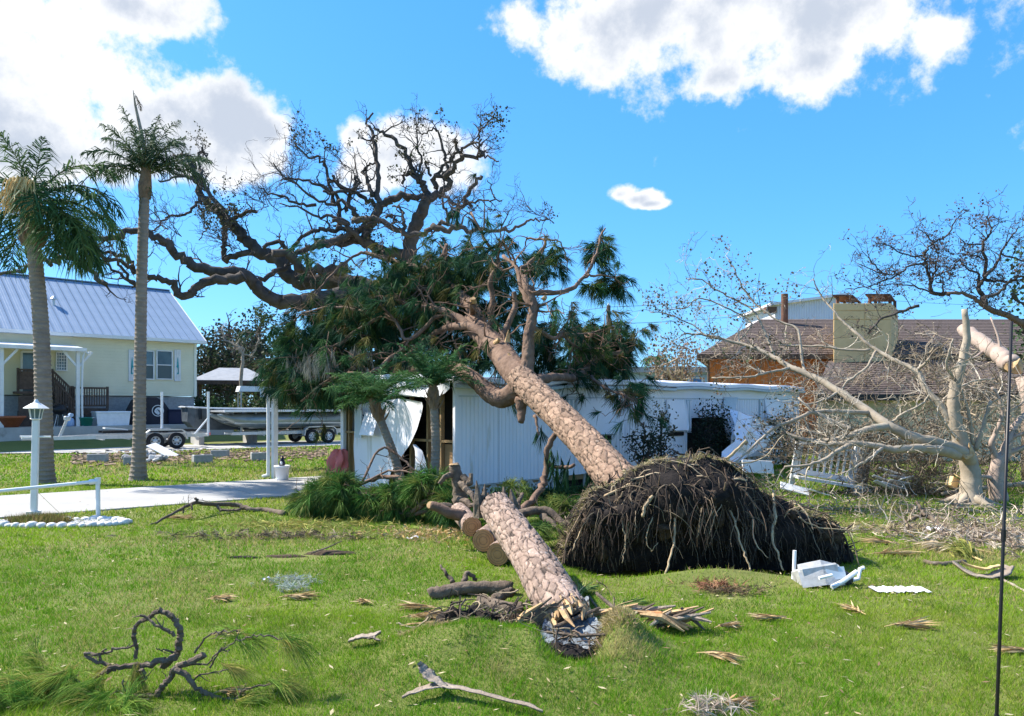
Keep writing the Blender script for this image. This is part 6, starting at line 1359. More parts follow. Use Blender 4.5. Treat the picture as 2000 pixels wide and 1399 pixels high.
# dark twiggy tree toppled on the brown roof
def zr(l, d): return [(1500+.25*x, 400+.25*y, d) for x, y in l]
dk = thing('toppled_tree', 'dark twiggy tree toppled onto the brown roof at right', 'tree', P(2000, 640, 25.)*np.array((1, 1, 0))); gb = np.array(dk.location)
DK = [(zr([(2150, 1180), (1999, 930), (1720, 810), (1650, 760), (1550, 700), (1400, 690)], 24.5), 20, 7), (zr([(1700, 780), (1680, 720), (1650, 640), (1690, 560), (1700, 430), (1680, 300), (1720, 250), (1750, 180), (1700, 90)], 24.5), 14, 3), (zr([(1690, 570), (1780, 470), (1820, 380), (1870, 300), (1950, 180)], 24.2), 9, 3), (zr([(1650, 620), (1640, 540), (1560, 500), (1500, 440)], 24.8), 8, 3), (zr([(1700, 590), (1850, 600), (2000, 580)], 24.5), 8, 4), (zr([(1680, 730), (1800, 690), (1900, 590), (2020, 550)], 24.), 10, 4), (zr([(1690, 300), (1560, 310), (1500, 260)], 24.6), 5, 2), (zr([(1700, 430), (1600, 400), (1480, 380)], 24.6), 5, 2), (zr([(1820, 380), (1990, 440), (2050, 430)], 24.2), 4, 3),
      (zr([(1420, 700), (1280, 690), (1265, 620), (1260, 560), (1230, 450), (1220, 380), (1240, 360), (1290, 300), (1400, 240), (1470, 110)], 25.2), 11, 3), (zr([(1275, 620), (1310, 500), (1300, 450), (1230, 450)], 25.2), 6, 4), (zr([(1240, 460), (1100, 480), (1040, 530), (900, 540), (700, 460)], 25.5), 6, 2), (zr([(1220, 400), (1100, 400), (960, 330), (840, 300)], 25.4), 5, 2), (zr([(1290, 310), (1330, 380), (1320, 460)], 25.2), 4, 3), (zr([(1290, 300), (1240, 230), (1180, 190)], 25.3), 4, 2), (zr([(1040, 530), (900, 600), (780, 640), (600, 660)], 25.6), 5, 2), (zr([(1300, 690), (1150, 640), (1000, 620), (850, 640)], 25.5), 5, 2), (zr([(900, 540), (800, 440), (780, 360)], 25.5), 4, 2),
      (zr([(1360, 690), (1370, 620), (1310, 600)], 25), 5, 3), (zr([(1180, 790), (1040, 830), (880, 900), (780, 1010)], 24.), 9, 4), (zr([(1900, 690), (1960, 760), (2020, 780)], 24), 8, 5), (zr([(1480, 470), (1420, 510), (1300, 560)], 25), 3, 3)]
r_ = np.random.default_rng(61); twl = []; tips = []
for i, (px, w0, w1) in enumerate(DK):
    pts, rad = limb(px, 25, 25, w0*.75, w1*.8, 5, .02, i); obj('trunk' if i == 0 else 'limb', MB().tube(pts-gb, rad, 8, rough=.08, rng=r_), M['oak_bark'] if i else M['pine_limb'], dk, smooth=True)
    L = np.sum(np.linalg.norm(np.diff(pts, axis=0), axis=1)); sprout(twl, r_, pts, rad, int(3+L*2.4), .85, (0, 0, .2), 2, tips, .018, .15, .3, 1.1, 3, .6)
mb = twig_mesh(twl, 3, .0065)
for v_ in mb.v: v_ -= gb
obj('twigs', mb, M['oak_twig'], dk, kind='stuff')
tp = np.array([t_[0] for t_ in tips]); tp = tp[vnoise(tp, 1.) > .42]; mb = leaf_cloud(tp-gb, r_, 1, .075, [(.12, .085, .075), (.08, .075, .05), (.16, .10, .08)], .07); obj('withered_leaves', mb, M['leaf'], dk, kind='stuff')
# tangled thicket of small branches
def thicket(name, label, spots, rng, cols, L=.7, r0=.009, up=.1, lev=1):
    tw = []
    for x, y, d, sx, sy, sz, n in spots:
        for _ in range(n):
            b = P(x, y, d)+rng.normal(0, 1, 3)*np.array((sx, sz, sy)); b[2] = max(b[2], .02); dd_ = unit(rng.normal(0, 1, 3)*np.array((1, .6, .7))+np.array((0, 0, up))); q = [b]; l = L*rng.uniform(.4, 1.3)
            for j in range(6):
                dd_ = unit(dd_+rng.normal(0, .28, 3)); s_ = q[-1]+dd_*l/6; s_[2] = max(s_[2], .015); q.append(s_)
            q = np.array(q); rr_ = np.linspace(1, .35, 7)*r0*rng.uniform(.5, 1.8); tw.append((q, rr_))
            if lev: sprout(tw, rng, q, rr_, 2, l*.6, (0, 0, .05), lev-1, None, r0, .2, .3)
    o_ = obj(name, twig_mesh(tw, 3, .003, cols, rng), M['gumbo_twig'], kind='stuff', label=label, cat='branches'); return o_
r_ = np.random.default_rng(71)
thicket('branch_tangle', 'grey brown tangle of fallen twigs under the pale tree', [(1600, 850, 17, .45, .25, .5, 150), (1650, 860, 18, .5, .22, .5, 130), (1720, 860, 17.2, .5, .3, .5, 160), (1590, 760, 19, .2, .4, .4, 60), (1790, 850, 17.5, .5, .35, .6, 140), (1840, 840, 17, .5, .4, .6, 150), (1830, 930, 16.3, .5, .35, .4, 240), (1760, 940, 16.8, .6, .3, .4, 240), (1960, 900, 17.5, .6, .45, .6, 230), (1930, 810, 18.5, .7, .5, .6, 170), (1540, 870, 16.5, .3, .2, .4, 50), (1700, 920, 17, .5, .3, .4, 120), (1680, 890, 18, .6, .3, .4, 90), (1810, 700, 21, .7, .4, .6, 120), (1900, 760, 20, .8, .5, .6, 160)], r_, [(.26, .20, .14), (.16, .12, .085), (.36, .29, .20), (.09, .07, .05), (.20, .16, .10)], .75)
thicket('ground_twigs', 'twigs and splinters strewn on the ground by the pale tree', [(1600, 965, 16, 1.2, .06, .7, 120), (1750, 985, 14.6, 1.0, .05, .6, 150), (1900, 1010, 13, .9, .06, .6, 200), (1960, 1050, 11, .7, .08, .6, 260), (1850, 1040, 11.5, .6, .05, .4, 110), (1690, 1000, 13.6, .7, .05, .5, 90)], r_, [(.42, .35, .27), (.30, .24, .18), (.52, .45, .36), (.18, .13, .10)], .45, .008, .0, 0)
thicket('roof_debris', 'broken branches scattered over the brown shingle roofs', [(1560, 665, 31.5, 1.2, .25, .8, 110), (1450, 680, 31, 1., .2, .5, 80), (1760, 740, 27, 1.2, .2, .8, 130), (1650, 740, 27, 1.0, .2, .8, 110), (1880, 720, 26.5, 1.4, .3, .9, 160), (1420, 715, 30, 1., .35, .3, 90)], r_, [(.24, .19, .14), (.15, .11, .08), (.34, .27, .19)], .9, .012, .0, 1)

# ======================= trees and shrubs behind =======================
def bush_tree(name, label, cat, x, y_base, d, h, w_, trunk_w, cols, rng, n=500, leaf=.22, group=None, crown_from=.25, trunk_mat=None, bare=0, lean=0):
    b = np.array(((x-1000)/F*d, d, 0.)); t = thing(name, label, cat, b, 0, group); tw = []; tips = []
    pts = smooth_path([(0, 0, 0), (lean*.3, 0, h*.35), (lean*.7, .1, h*.6), (lean, 0, h*.8)], 3); rad = np.linspace(trunk_w, trunk_w*.3, len(pts))
    obj('trunk', MB().tube(pts, rad, 8, rough=.06, rng=rng), trunk_mat or M['oak_bark'], t, smooth=True)
    sprout(tw, rng, pts, rad, 12, w_*.8, (0, 0, .3), 1, tips, trunk_w*.6, crown_from, .2, 1.3, 4, .55)
    mb = twig_mesh(tw, 4, .015); obj('branches', mb, trunk_mat or M['oak_twig'], t, kind='stuff')
    if n:
        u_ = rng.normal(0, 1, (n, 3)); u_ /= np.linalg.norm(u_, axis=1, keepdims=True); u_ *= rng.uniform(.25, 1, (n, 1))**.6
        c_ = u_*np.array((w_, w_*.7, h*(1-crown_from)/2))+np.array((lean*.6, 0, h*(1+crown_from)/2)); c_ = c_[vnoise(c_+b, 1.1/w_*2) > .36]
        obj('crown', leaf_cloud(c_, rng, 9, leaf, cols, leaf*1.5), M['leaf'], t, kind='stuff')
    return t
r_ = np.random.default_rng(81); DG = [(.035, .055, .03), (.05, .07, .035), (.028, .045, .028), (.06, .06, .045)]; PB = [(.10, .075, .07), (.07, .06, .055), (.12, .095, .08), (.05, .06, .035)]; GG = [(.05, .10, .04), (.07, .12, .05), (.04, .08, .035)]
for a in (('leafy_tree', 'dark tree behind the corner of the cream house', 'tree', 410, 0, 58, 7.8, 2.4, .35, DG, r_, 340, .24), ('leafy_tree', 'purplish brown tree behind the pale dead tree', 'tree', 448, 0, 62, 9.0, 2.8, .4, PB, r_, 420, .24), ('leafy_tree', 'dark forked tree left of the pine crown', 'tree', 505, 0, 56, 9.6, 2.4, .45, DG, r_, 260, .22), ('leafy_tree', 'brownish tree behind the grey shelter', 'tree', 475, 0, 66, 7.5, 2.6, .35, PB, r_, 420, .26), ('leafy_tree', 'dark green tree behind the pontoon boat', 'tree', 580, 0, 55, 7.5, 3.0, .4, DG, r_, 520, .26), ('leafy_tree', 'dark green tree behind the carport', 'tree', 660, 0, 52, 6.5, 3.0, .4, DG, r_, 500, .26), ('leafy_tree', 'tree added as a dark backdrop behind the middle of the pine crown', 'tree', 760, 0, 50, 6.5, 3.4, .4, DG, r_, 520, .26)):  # last tree is added behind the crown as a dark backdrop
    bush_tree(*a, group='trees behind the houses')
for a in (('shrub', 'green shrub at the right corner of the cream house', 'shrub', 398, 0, 47, 2.5, 1.2, .08, GG, r_, 260, .16), ('shrub', 'green shrub under the grey shelter', 'shrub', 440, 0, 50, 2.6, 1.6, .08, GG, r_, 340, .16), ('shrub', 'yellowish green shrub right of the shelter', 'shrub', 490, 0, 48, 2.6, 1.5, .08, GG+[(.14, .13, .05)], r_, 320, .16), ('shrub', 'dark green shrub behind the pontoon boat', 'shrub', 550, 0, 47, 2.8, 1.8, .08, GG, r_, 380, .16), ('shrub', 'green shrub behind the carport post', 'shrub', 620, 0, 45, 2.8, 1.8, .08, GG, r_, 380, .16)):
    bush_tree(*a, group='shrubs behind the boats', crown_from=.05)
# pale dead tree above the shelter
dt = thing('dead_tree', 'small pale dead tree above the grey shelter', 'tree', P(470, 860, 49)*np.array((1, 1, 0))); gb = np.array(dt.location)
twl = []
for i, (px, w0, w1) in enumerate([([(470, 850, 49), (472, 720, 49), (474, 695, 49), (466, 680, 49)], 7, 6), ([(470, 690, 49), (466, 678, 49), (440, 665, 49), (433, 640, 49)], 5, 2), ([(470, 690, 49), (464, 672, 49), (474, 652, 49)], 4, 2), ([(474, 695, 49), (475, 680, 49), (465, 676, 49)], 4, 2), ([(475, 692, 49), (490, 694, 49), (500, 680, 49), (505, 660, 49)], 4, 2)]):
    q, rd = limb(px, 49, 49, w0, w1, 4, .03, i); obj('trunk' if i == 0 else 'limb', MB().tube(q-gb, rd, 7), M['gumbo'], dt, smooth=True); sprout(twl, r_, q, rd, 4, .8, (0, 0, .2), 1, None, .03, .4)
mb = twig_mesh(twl, 4, .012, GT, r_)
for v_ in mb.v: v_ -= gb
obj('twigs', mb, M['gumbo_twig'], dt, kind='stuff')
bush_tree('leafy_tree', 'sparse tree with pinkish dry leaves left of the brown house', 'tree', 1322, 0, 36, 5.3, 1.5, .22, [(.30, .20, .15), (.18, .13, .09), (.24, .20, .15)], r_, 170, .13, trunk_mat=M['gumbo'], crown_from=.5)
bush_tree('leafy_tree', 'tall dark green tree far right beyond the brown roof', 'tree', 2080, 0, 27, 9.2, 1.9, .3, GG, r_, 500, .16)
# shrubs along the long wall
bush_tree('shrub', 'dark leafy shrub before the wall between the awnings', 'shrub', 1258, 0, 17.2, 1.55, .52, .03, [(.02, .035, .022), (.035, .055, .03), (.05, .06, .04)], r_, 170, .055, group='shrubs at the mobile home', crown_from=.1)
bush_tree('shrub', 'taller thin shrub reaching up to the second awning', 'shrub', 1292, 0, 17.6, 2.1, .36, .03, [(.03, .045, .025), (.05, .06, .035), (.07, .08, .05)], r_, 120, .055, group='shrubs at the mobile home', crown_from=.2)
bush_tree('shrub', 'dark shrub filling the hole in the long wall', 'shrub', 1388, 0, 20.6, 2.2, .6, .03, [(.018, .03, .02), (.03, .045, .028)], r_, 260, .06, group='shrubs at the mobile home', crown_from=.05)
bush_tree('shrub', 'low leafy shrub below the last awning', 'shrub', 1530, 0, 23.2, 1.7, .6, .03, [(.04, .05, .03), (.08, .08, .06), (.05, .04, .03)], r_, 170, .07, group='shrubs at the mobile home', crown_from=.1)
# low plants along the skirt
ps = []; ds = []
for k in range(90):
    lx = r_.uniform(.1, 3.6); b = MF.w(lx, -r_.uniform(.1, .5), r_.uniform(0, .12))
    for _ in range(5): ps.append(b); ds.append(unit(np.array((0, -.1, 1.))+r_.normal(0, .5, 3)))
obj('skirt_weeds', needle_cloud(ps, ds, r_, 5, .26, .028, [(.03, .08, .03), (.05, .11, .04), (.10, .15, .05)], .35, .6), M['leaf'], kind='stuff', label='leafy weeds along the foot of the mobile home wall', cat='weeds')
# ======================= snapped pine trunk, stump, cut logs =======================
r_ = np.random.default_rng(91)
def lump(c, rad, rng, n=18, m=10, rough=.35, squash=.6):
    V = []
    for i in range(m+1):
        a = math.pi*i/m*.5; V.append([(math.cos(t)*math.sin(a+.001), math.sin(t)*math.sin(a+.001), math.cos(a)*squash) for t in np.linspace(0, 2*math.pi, n, endpoint=False)])
    V = np.array(V).reshape(-1, 3); V *= (1+rough*(fbm(V+rng.uniform(0, 50), 2.4, 3)-.5)*2)[:, None]; V = V*np.asarray(rad)+np.asarray(c)
    return MB().grid(V.reshape(m+1, n, 3), True)
sp_ = thing('snapped_pine', 'snapped pine trunk with plated bark slanting down to its rotten break', 'tree trunk', P(1085, 1220, 6.8)*np.array((1, 1, 0))); lb = np.array(sp_.location)
path = [P(1108, 1212, 6.52), P(1070, 1143, 7.1), P(1035, 1085, 7.75), P(1000, 1035, 8.35), P(968, 990, 8.9)]
mb, lp, lr, lV = bark_tube(path, [.228, .215, .208, .20, .19], 150, .0125, .066, .016, 9, 2.2, False, .21, .08)
ax_ = unit(path[0]-path[1]); cen = lV[0].mean(0)
for i in range(22):                                               # ragged lower break
    th_ = np.arange(150)*2*np.pi/150; nz3 = fbm(np.stack([3*np.cos(th_), 3*np.sin(th_), 0*th_], 1), 1.6, 3)-.42
    lV[i] += ax_*(nz3*.55*(1-i/22)**1.2)[:, None]
mb.v[0] = lV.reshape(-1, 3).copy(); e0 = lV[0]
for v_ in mb.v: v_ -= lb
obj('trunk', mb, M['log_bark'], sp_, smooth=True)
obj('end_core', MB().tube(np.array([path[0]-ax_*.36, path[0]-ax_*.30, path[0]-ax_*.22])-lb, [.20, .17, .05], 18, rough=.25, rng=r_), M['dark_bark'], sp_)
for k in range(34):                                               # splintered rim of the lower break
    a = k*150//34; b = e0[a]; u_ = unit(b-cen); up_ = u_[2]
    L = r_.uniform(.05, .24); obj('splinter', MB().tube(np.array([b-u_*.03-ax_*.06, b-u_*.035+ax_*L*.5, b-u_*.05+ax_*L+r_.normal(0, .015, 3)])-lb, [.034, .028, .006], 5, rough=.3, rng=r_), M['pale_wood'] if up_ > -.1 else M['dark_bark'], sp_)
for px, L in (((935, 985, 8.9), .28), ((945, 978, 8.95), .20), ((985, 975, 8.95), .15), ((1003, 985, 8.9), .18), ((955, 985, 9), .14)):
    b = P(*px)-lb; obj('bark_spike', MB().tube(np.array([b+np.array((0, 0, -.16)), b, b+np.array((r_.normal(0, .02), .03, L))]), [.075, .06, .006], 6, rough=.2, rng=r_), M['dark_bark'], sp_)
obj('top_end', MB().tube(np.array([path[-1], path[-1]-unit(path[-2]-path[-1])*.06])-lb, [.185, .12], 16, rough=.2, rng=r_), M['log_bark'], sp_)
stp = thing('pine_stump', 'rotten hollow pine stump with torn roots in heaved turf', 'stump', (.4, 6.4, 0)); sb_ = np.array(stp.location)
V = []
for y in np.linspace(5.66, 6.72, 34):
    t_ = (y-5.66)/1.06; hw = .17+.10*math.sin(min(1, t_*1.3)*math.pi)
    V.append([(.47+.05*t_+hw*u, y, -.02+.26*t_**1.1-.06*(1-u*u)+.02*u*u) for u in np.linspace(-1, 1, 22)])
V = np.array(V); fl = V.reshape(-1, 3); fl[:, 2] += (fbm(fl+9, 9., 3)-.5)*.16+(fbm(fl+3, 26., 2)-.5)*.05; V = fl.reshape(V.shape)-sb_
obj('rotten_core', MB().grid(V[12:]), M['ash'], stp, smooth=True); obj('dark_hollow', MB().grid(V[:13]), M['soil'], stp, smooth=True)
obj('soil_clod', lump((-.80, .10, -.02), (.36, .20, .34), r_, 26, 14, .6), M['soil'], stp, smooth=True); obj('soil_clod', lump((-.42, .10, .0), (.26, .16, .28), r_, 24, 12, .6), M['soil_brown'], stp, smooth=True); obj('soil_clod', lump((.10, -.52, .0), (.20, .12, .12), r_, 24, 12, .6), M['soil'], stp, smooth=True)
mb = MB()
for k in range(150):
    w_ = int(r_.choice([0, 0, 1, 1, 2])); c_ = [(-.80, .05, .20), (-.42, .05, .18), (.12, -.48, .10)][w_]; b = np.array(c_)+r_.normal(0, .12, 3)*np.array((1.3, .8, .5)); d = unit(r_.normal(0, 1, 3)*np.array((1, .7, .5))); q = [b]; L = r_.uniform(.12, .42)
    for j in range(6): d = unit(d+r_.normal(0, .3, 3)+np.array((0, -.05, -.12))); q.append(q[-1]+d*L/6)
    mb.tube(np.array(q), np.linspace(.008, .003, 7)*r_.uniform(.5, 1.5), 4, cap=False, col=np.array([(.12, .085, .06), (.30, .23, .15), (.06, .045, .035)][int(r_.integers(0, 3))]))
obj('fine_roots', mb, M['root'], stp, kind='stuff')
for k in range(12):
    t_ = k/11; b = np.array((-.38+.36*t_, .02-.02*t_, .09)); obj('splinter', MB().tube(np.array([b, b+np.array((.10, -.02, .10)), b+np.array((.20+.1*r_.uniform(), -.05, .24-.12*t_+r_.normal(0, .03)))]), [.035, .028, .008], 5, rough=.3, rng=r_), M['dark_bark'] if k % 3 else M['pale_wood'], stp)
for k in range(26):
    t_ = r_.uniform(); b = np.array((.50+.75*t_, .22-.12*t_+r_.normal(0, .06), .15-.07*t_+.05*r_.uniform())); d = unit(np.array((.8, -.12, .02))+r_.normal(0, .25, 3)); L = r_.uniform(.2, .5)
    obj('splinter', MB().tube(np.array([b-d*L*.5, b, b+d*L*.5]), [.012, .022, .008], 5, rough=.3, rng=r_), [M['pale_wood'], M['grey_wood'], M['dark_bark']][k % 3], stp)
[obj('loose_bark', MB().tube(np.array([(.72, .1+.05*k, .16), (.9, .05+.04*k, .15), (1.08+.05*k, -.02+.05*k, .05)]), [.012, .03, .008], 6, rough=.4, rng=r_), M['cut_wood'] if k else M['pale_wood'], stp) for k in range(3)]
for a, b in (((-.05, -.20, .14), (.36, .02, .24)), ((-.12, -.40, .16), (.36, -.46, .16)), ((.35, .22, .32), (.55, -.05, .20))): obj('root', MB().tube([a, (np.array(a)+b)/2+r_.normal(0, .02, 3), b], [.014, .018, .012], 6), M['dark_bark'], stp)
ps = []; ds = []
for k in range(520):
    w_ = r_.uniform(); x = r_.uniform(.62, .98); y = r_.uniform(5.85, 6.6); ps.append((x, y, float(hz(np.array([x]), np.array([y]))[0]))); ds.append(unit(np.array((.1, -.1, .7))+r_.normal(0, .4, 3)))
for k in range(260):
    x = r_.uniform(-.95, -.15); y = 6.30+r_.normal(0, .06); ps.append((x, y, float(hz(np.array([x]), np.array([y]))[0]))); ds.append(unit(np.array((0, -.1, .7))+r_.normal(0, .4, 3)))
obj('dead_turf', needle_cloud(np.array(ps)-sb_, ds, r_, 9, .085, .005, [(.48, .38, .22), (.36, .29, .15), (.28, .24, .10)], .55, .3), M['blade'], stp, kind='stuff')
# cut log sections with orange faces
def cut_log(lab, face, d, back, rad, group='cut log sections'):
    a = P(*face); t = thing('cut_log', lab, 'log', (a[0], a[1], 0), 0, group); o = np.array(t.location); b = P(*back)
    m2, *_ = bark_tube([a, (a+b)/2, b], [rad, rad, rad*.97], 64, .02, .07, .011, int(face[0]), 1.5, False, .2, .25)
    for v_ in m2.v: v_ -= o
    obj('bark', m2, M['log_bark'], t, smooth=True); ax = unit(a-b)
    fc = obj('cut_face', MB().tube(np.array([a-ax*.03, a+ax*.004])-o, [rad*.955, rad*.95], 32), M['cut_wood'], t)
    rg = MB()
    for q in (.35, .6, .8): 
        u_ = unit(np.cross(ax, (0, 0, 1))); w2 = np.cross(u_, ax); rg.tube([a+ax*.006-o+rad*q*(math.cos(s_)*u_+math.sin(s_)*w2) for s_ in np.linspace(0, 6.283, 25)], .0022, 3, cap=False)
    obj('growth_rings', rg, M['pine_limb'], fc); obj('back_face', MB().tube(np.array([b, b-ax*.004])-o, [rad*.93, rad*.9], 24), M['cut_wood'], t)
    return t, o
lt, lo_ = cut_log('farthest cut log with orange face left of the slanting trunk', (922, 1029, 10.1), 10, (896, 998, 11.1), .135)
pts, rad = limb([(905, 1008, 10.4), (880, 1003, 10.3), (858, 992, 10.3), (841, 987, 10.3)], 10, 10, 24, 17, 4); obj('side_limb', MB().tube(pts-lo_, rad, 10, rough=.08, rng=r_), M['pine_limb'], lt, smooth=True); obj('limb_cut', MB().tube(np.array([pts[-1], P(839, 986, 10.28)])-lo_, [.058, .05], 10), M['pale_wood'], lt)
cut_log('middle cut log with orange face half behind the slanting trunk', (944, 1056, 9.6), 10, (985, 1026, 10.7), .15)
cut_log('nearest cut log with orange face mostly behind the slanting trunk', (972, 1083, 9.2), 9, (1012, 1050, 10.2), .145)
# dark upright stub with sawn top
a = P(889, 985, 11.6); st_ = thing('branch_stub', 'dark upright branch stub with sawn pale top before the studs', 'branch', (a[0], a[1], 0)); o = np.array(st_.location)
pts, rad = limb([(905, 1000, 11.6), (899, 970, 11.6), (893, 935, 11.6), (887, 908, 11.6)], 11, 11, 34, 20, 5, .01); obj('stub', MB().tube(pts-o, rad, 11, rough=.12, rng=r_), M['dark_bark'], st_, smooth=True); obj('sawn_top', MB().tube(np.array([pts[-1], pts[-1]+np.array((0, 0, .012))])-o, [.082, .078], 14), M['pale_wood'], st_)
for px in ([(890, 925, 11.6), (872, 930, 11.5), (858, 945, 11.5)], [(900, 945, 11.5), (915, 960, 11.3), (932, 985, 11.1)], [(905, 930, 11.5), (918, 945, 11.4), (920, 925, 11.4)], [(898, 975, 11.5), (920, 985, 11.2), (945, 1005, 10.9)], [(880, 990, 11.4), (850, 985, 11.3)]):
    q, rd = limb(px, 11, 11, 15, 8, 4, .01); obj('limb', MB().tube(q-o, rd, 8, rough=.15, rng=r_), M['dark_bark'], st_)
# other loose branches
def branch(name, lab, paths, m_, tw=0, group=None, cat='branch'):
    f = P(*paths[0][0][0]); t = thing(name, lab, cat, (f[0], f[1], 0), 0, group); o = np.array(t.location); lst = []
    for px, w0, w1 in paths:
        q, rd = limb(px, 10, 10, w0, w1, 5, .008, 3); q[:, 2] = np.maximum(q[:, 2], rd*.6); obj('limb', MB().tube(q-o, rd, 9, rough=.12, rng=r_), m_, t, smooth=True)
        if tw: sprout(lst, r_, q, rd, tw, .25, (0, 0, .15), 1, None, .008, .2)
    if lst:
        mb = twig_mesh(lst, 4, .002)
        for v_ in mb.v: v_ -= o
        obj('twigs', mb, m_, t, kind='stuff')
    return t
branch('fallen_branch', 'dark bent limb lying between slanting trunk and root plate', [([(1003, 1012, 10.4), (1030, 1000, 10.4), (1070, 998, 10.4), (1108, 1030, 10.2)], 22, 13), ([(1058, 1008, 10.4), (1080, 1022, 10.2), (1097, 1042, 10.1)], 15, 9), ([(1015, 1005, 10.5), (1012, 985, 10.6), (1020, 965, 10.8)], 12, 8)], M['dark_bark'], 3)
branch('fallen_branch', 'long thin dark branch arching over the lawn by the driveway', [([(294, 1027, 12.3), (347, 998, 12.7), (383, 982, 13.2), (424, 986, 13.6), (462, 986, 13.9), (491, 996, 13.8), (520, 998, 13.8), (557, 1007, 13.3)], 4, 12), ([(424, 988, 13.6), (435, 997, 13.5), (470, 995, 13.5)], 6, 5), ([(383, 982, 13.2), (386, 976, 13.2), (381, 973, 13.2)], 5, 4), ([(358, 992, 12.9), (358, 1002, 12.8)], 4, 3), ([(374, 987, 13.), (375, 997, 12.9)], 4, 3)], M['dark_bark'], 2)
branch('fallen_log', 'dark bark log lying left of the stump', [([(838, 1161, 7.65), (870, 1155, 7.7), (930, 1148, 7.8), (1000, 1152, 7.8)], 24, 28), ([(905, 1138, 7.8), (912, 1120, 7.85), (930, 1132, 7.9)], 12, 7), ([(885, 1138, 7.85), (872, 1120, 7.9), (860, 1104, 7.95)], 11, 4)], M['dark_bark'], 0, None, 'log')
branch('fallen_log', 'short dark log just below the longer dark log', [([(935, 1172, 7.35), (960, 1180, 7.25), (1000, 1192, 7.1), (1020, 1195, 7.1)], 24, 28), ([(965, 1170, 7.3), (985, 1160, 7.35), (1000, 1158, 7.35)], 18, 20)], M['dark_bark'], 0, None, 'log')
# green pine boughs heaped before the end wall
hp = thing('pine_bough_heap', 'heap of fresh green pine boughs before the torn end wall', 'branches', P(720, 1005, 13.4)*np.array((1, 1, 0))); o = np.array(hp.location); tw = []
for px, w0, w1 in (([(850, 985, 12.6), (800, 945, 13), (760, 930, 13.3), (720, 940, 13.4), (690, 948, 13.5)], 12, 6), ([(690, 945, 13.5), (640, 960, 13.4), (600, 975, 13.3)], 8, 3), ([(870, 990, 12.4), (830, 1000, 12.5), (795, 1005, 12.6)], 8, 10), ([(795, 1005, 12.6), (815, 992, 12.5), (834, 979, 12.4)], 9, 10), ([(705, 945, 13.4), (740, 880, 13.8), (770, 882, 13.8), (800, 910, 13.6), (830, 930, 13.4)], 5, 4), ([(700, 950, 13.4), (760, 920, 13.2), (810, 925, 13), (835, 935, 12.9)], 5, 3), ([(760, 960, 13), (740, 968, 12.9), (700, 965, 12.9)], 12, 8), ([(760, 965, 13), (775, 990, 12.8), (778, 1008, 12.7)], 7, 3)):
    q, rd = limb(px, 13, 13, w0, w1, 5, .01); obj('bough', MB().tube(q-o, rd, 8, rough=.1, rng=r_), M['pine_limb'], hp, smooth=True); sprout(tw, r_, q, rd, 6, .4, (0, 0, .2), 1, None, .01, .2)
mb = twig_mesh(tw, 4, .004)
for v_ in mb.v: v_ -= o
obj('twigs', mb, M['pine_limb'], hp, kind='stuff')
ps = []; ds = []
for cx, cy, rx, ry, d, dd, n in ((620, 975, 48, 30, 13.3, .5, 120), (665, 965, 45, 36, 13.2, .5, 130), (660, 940, 35, 18, 13.5, .4, 50), (770, 975, 45, 30, 13., .5, 110), (830, 960, 42, 32, 12.8, .5, 120), (850, 940, 25, 25, 12.8, .4, 50), (720, 985, 50, 22, 13., .4, 90), (885, 985, 30, 18, 12.2, .4, 40)):
    for _ in range(n):
        u_ = r_.normal(0, 1, 3); u_ = unit(u_)*r_.uniform(.2, 1)**.5; p = P(cx+rx*u_[0], cy+ry*u_[1], d+dd*u_[2]); p[2] = max(p[2], .05); ps.append(p); ds.append(unit(np.array((u_[0]*.8, -.5, -u_[1]*.6-.25))+r_.normal(0, .35, 3)))
obj('needles', needle_cloud(np.array(ps)-o, ds, r_, 34, .34, .010, [(.05, .135, .03), (.07, .175, .035), (.035, .10, .03), (.11, .20, .04), (.16, .19, .05)], .38, .30), M['needle'], hp, kind='stuff')
# clumps at the skirt, right of the stub
hp = thing('pine_spray', 'yellow green pine sprays at the skirt left of the root plate', 'branches', P(1110, 990, 11.6)*np.array((1, 1, 0))); o = np.array(hp.location); ps = []; ds = []
for cx, cy, d, n in ((1110, 990, 11.4, 26), (1085, 985, 11.6, 16), (1015, 965, 12.6, 22), (1030, 980, 12., 16), (1065, 1040, 10.1, 14), (990, 960, 12.8, 12)):
    for _ in range(n): p = P(cx+r_.normal(0, 9), cy+r_.normal(0, 9), d+r_.normal(0, .15)); p[2] = max(.04, p[2]); ps.append(p); ds.append(unit(np.array((r_.normal(0, .5), -.4, .5))+r_.normal(0, .3, 3)))
obj('needles', needle_cloud(np.array(ps)-o, ds, r_, 26, .30, .009, [(.10, .16, .04), (.16, .20, .05), (.06, .13, .035)], .3, .5), M['needle'], hp, kind='stuff'); obj('stem', MB().tube(np.array([P(1120, 1005, 11.2), P(1105, 990, 11.4), P(1080, 980, 11.6)])-o, .015, 6), M['dark_bark'], hp)

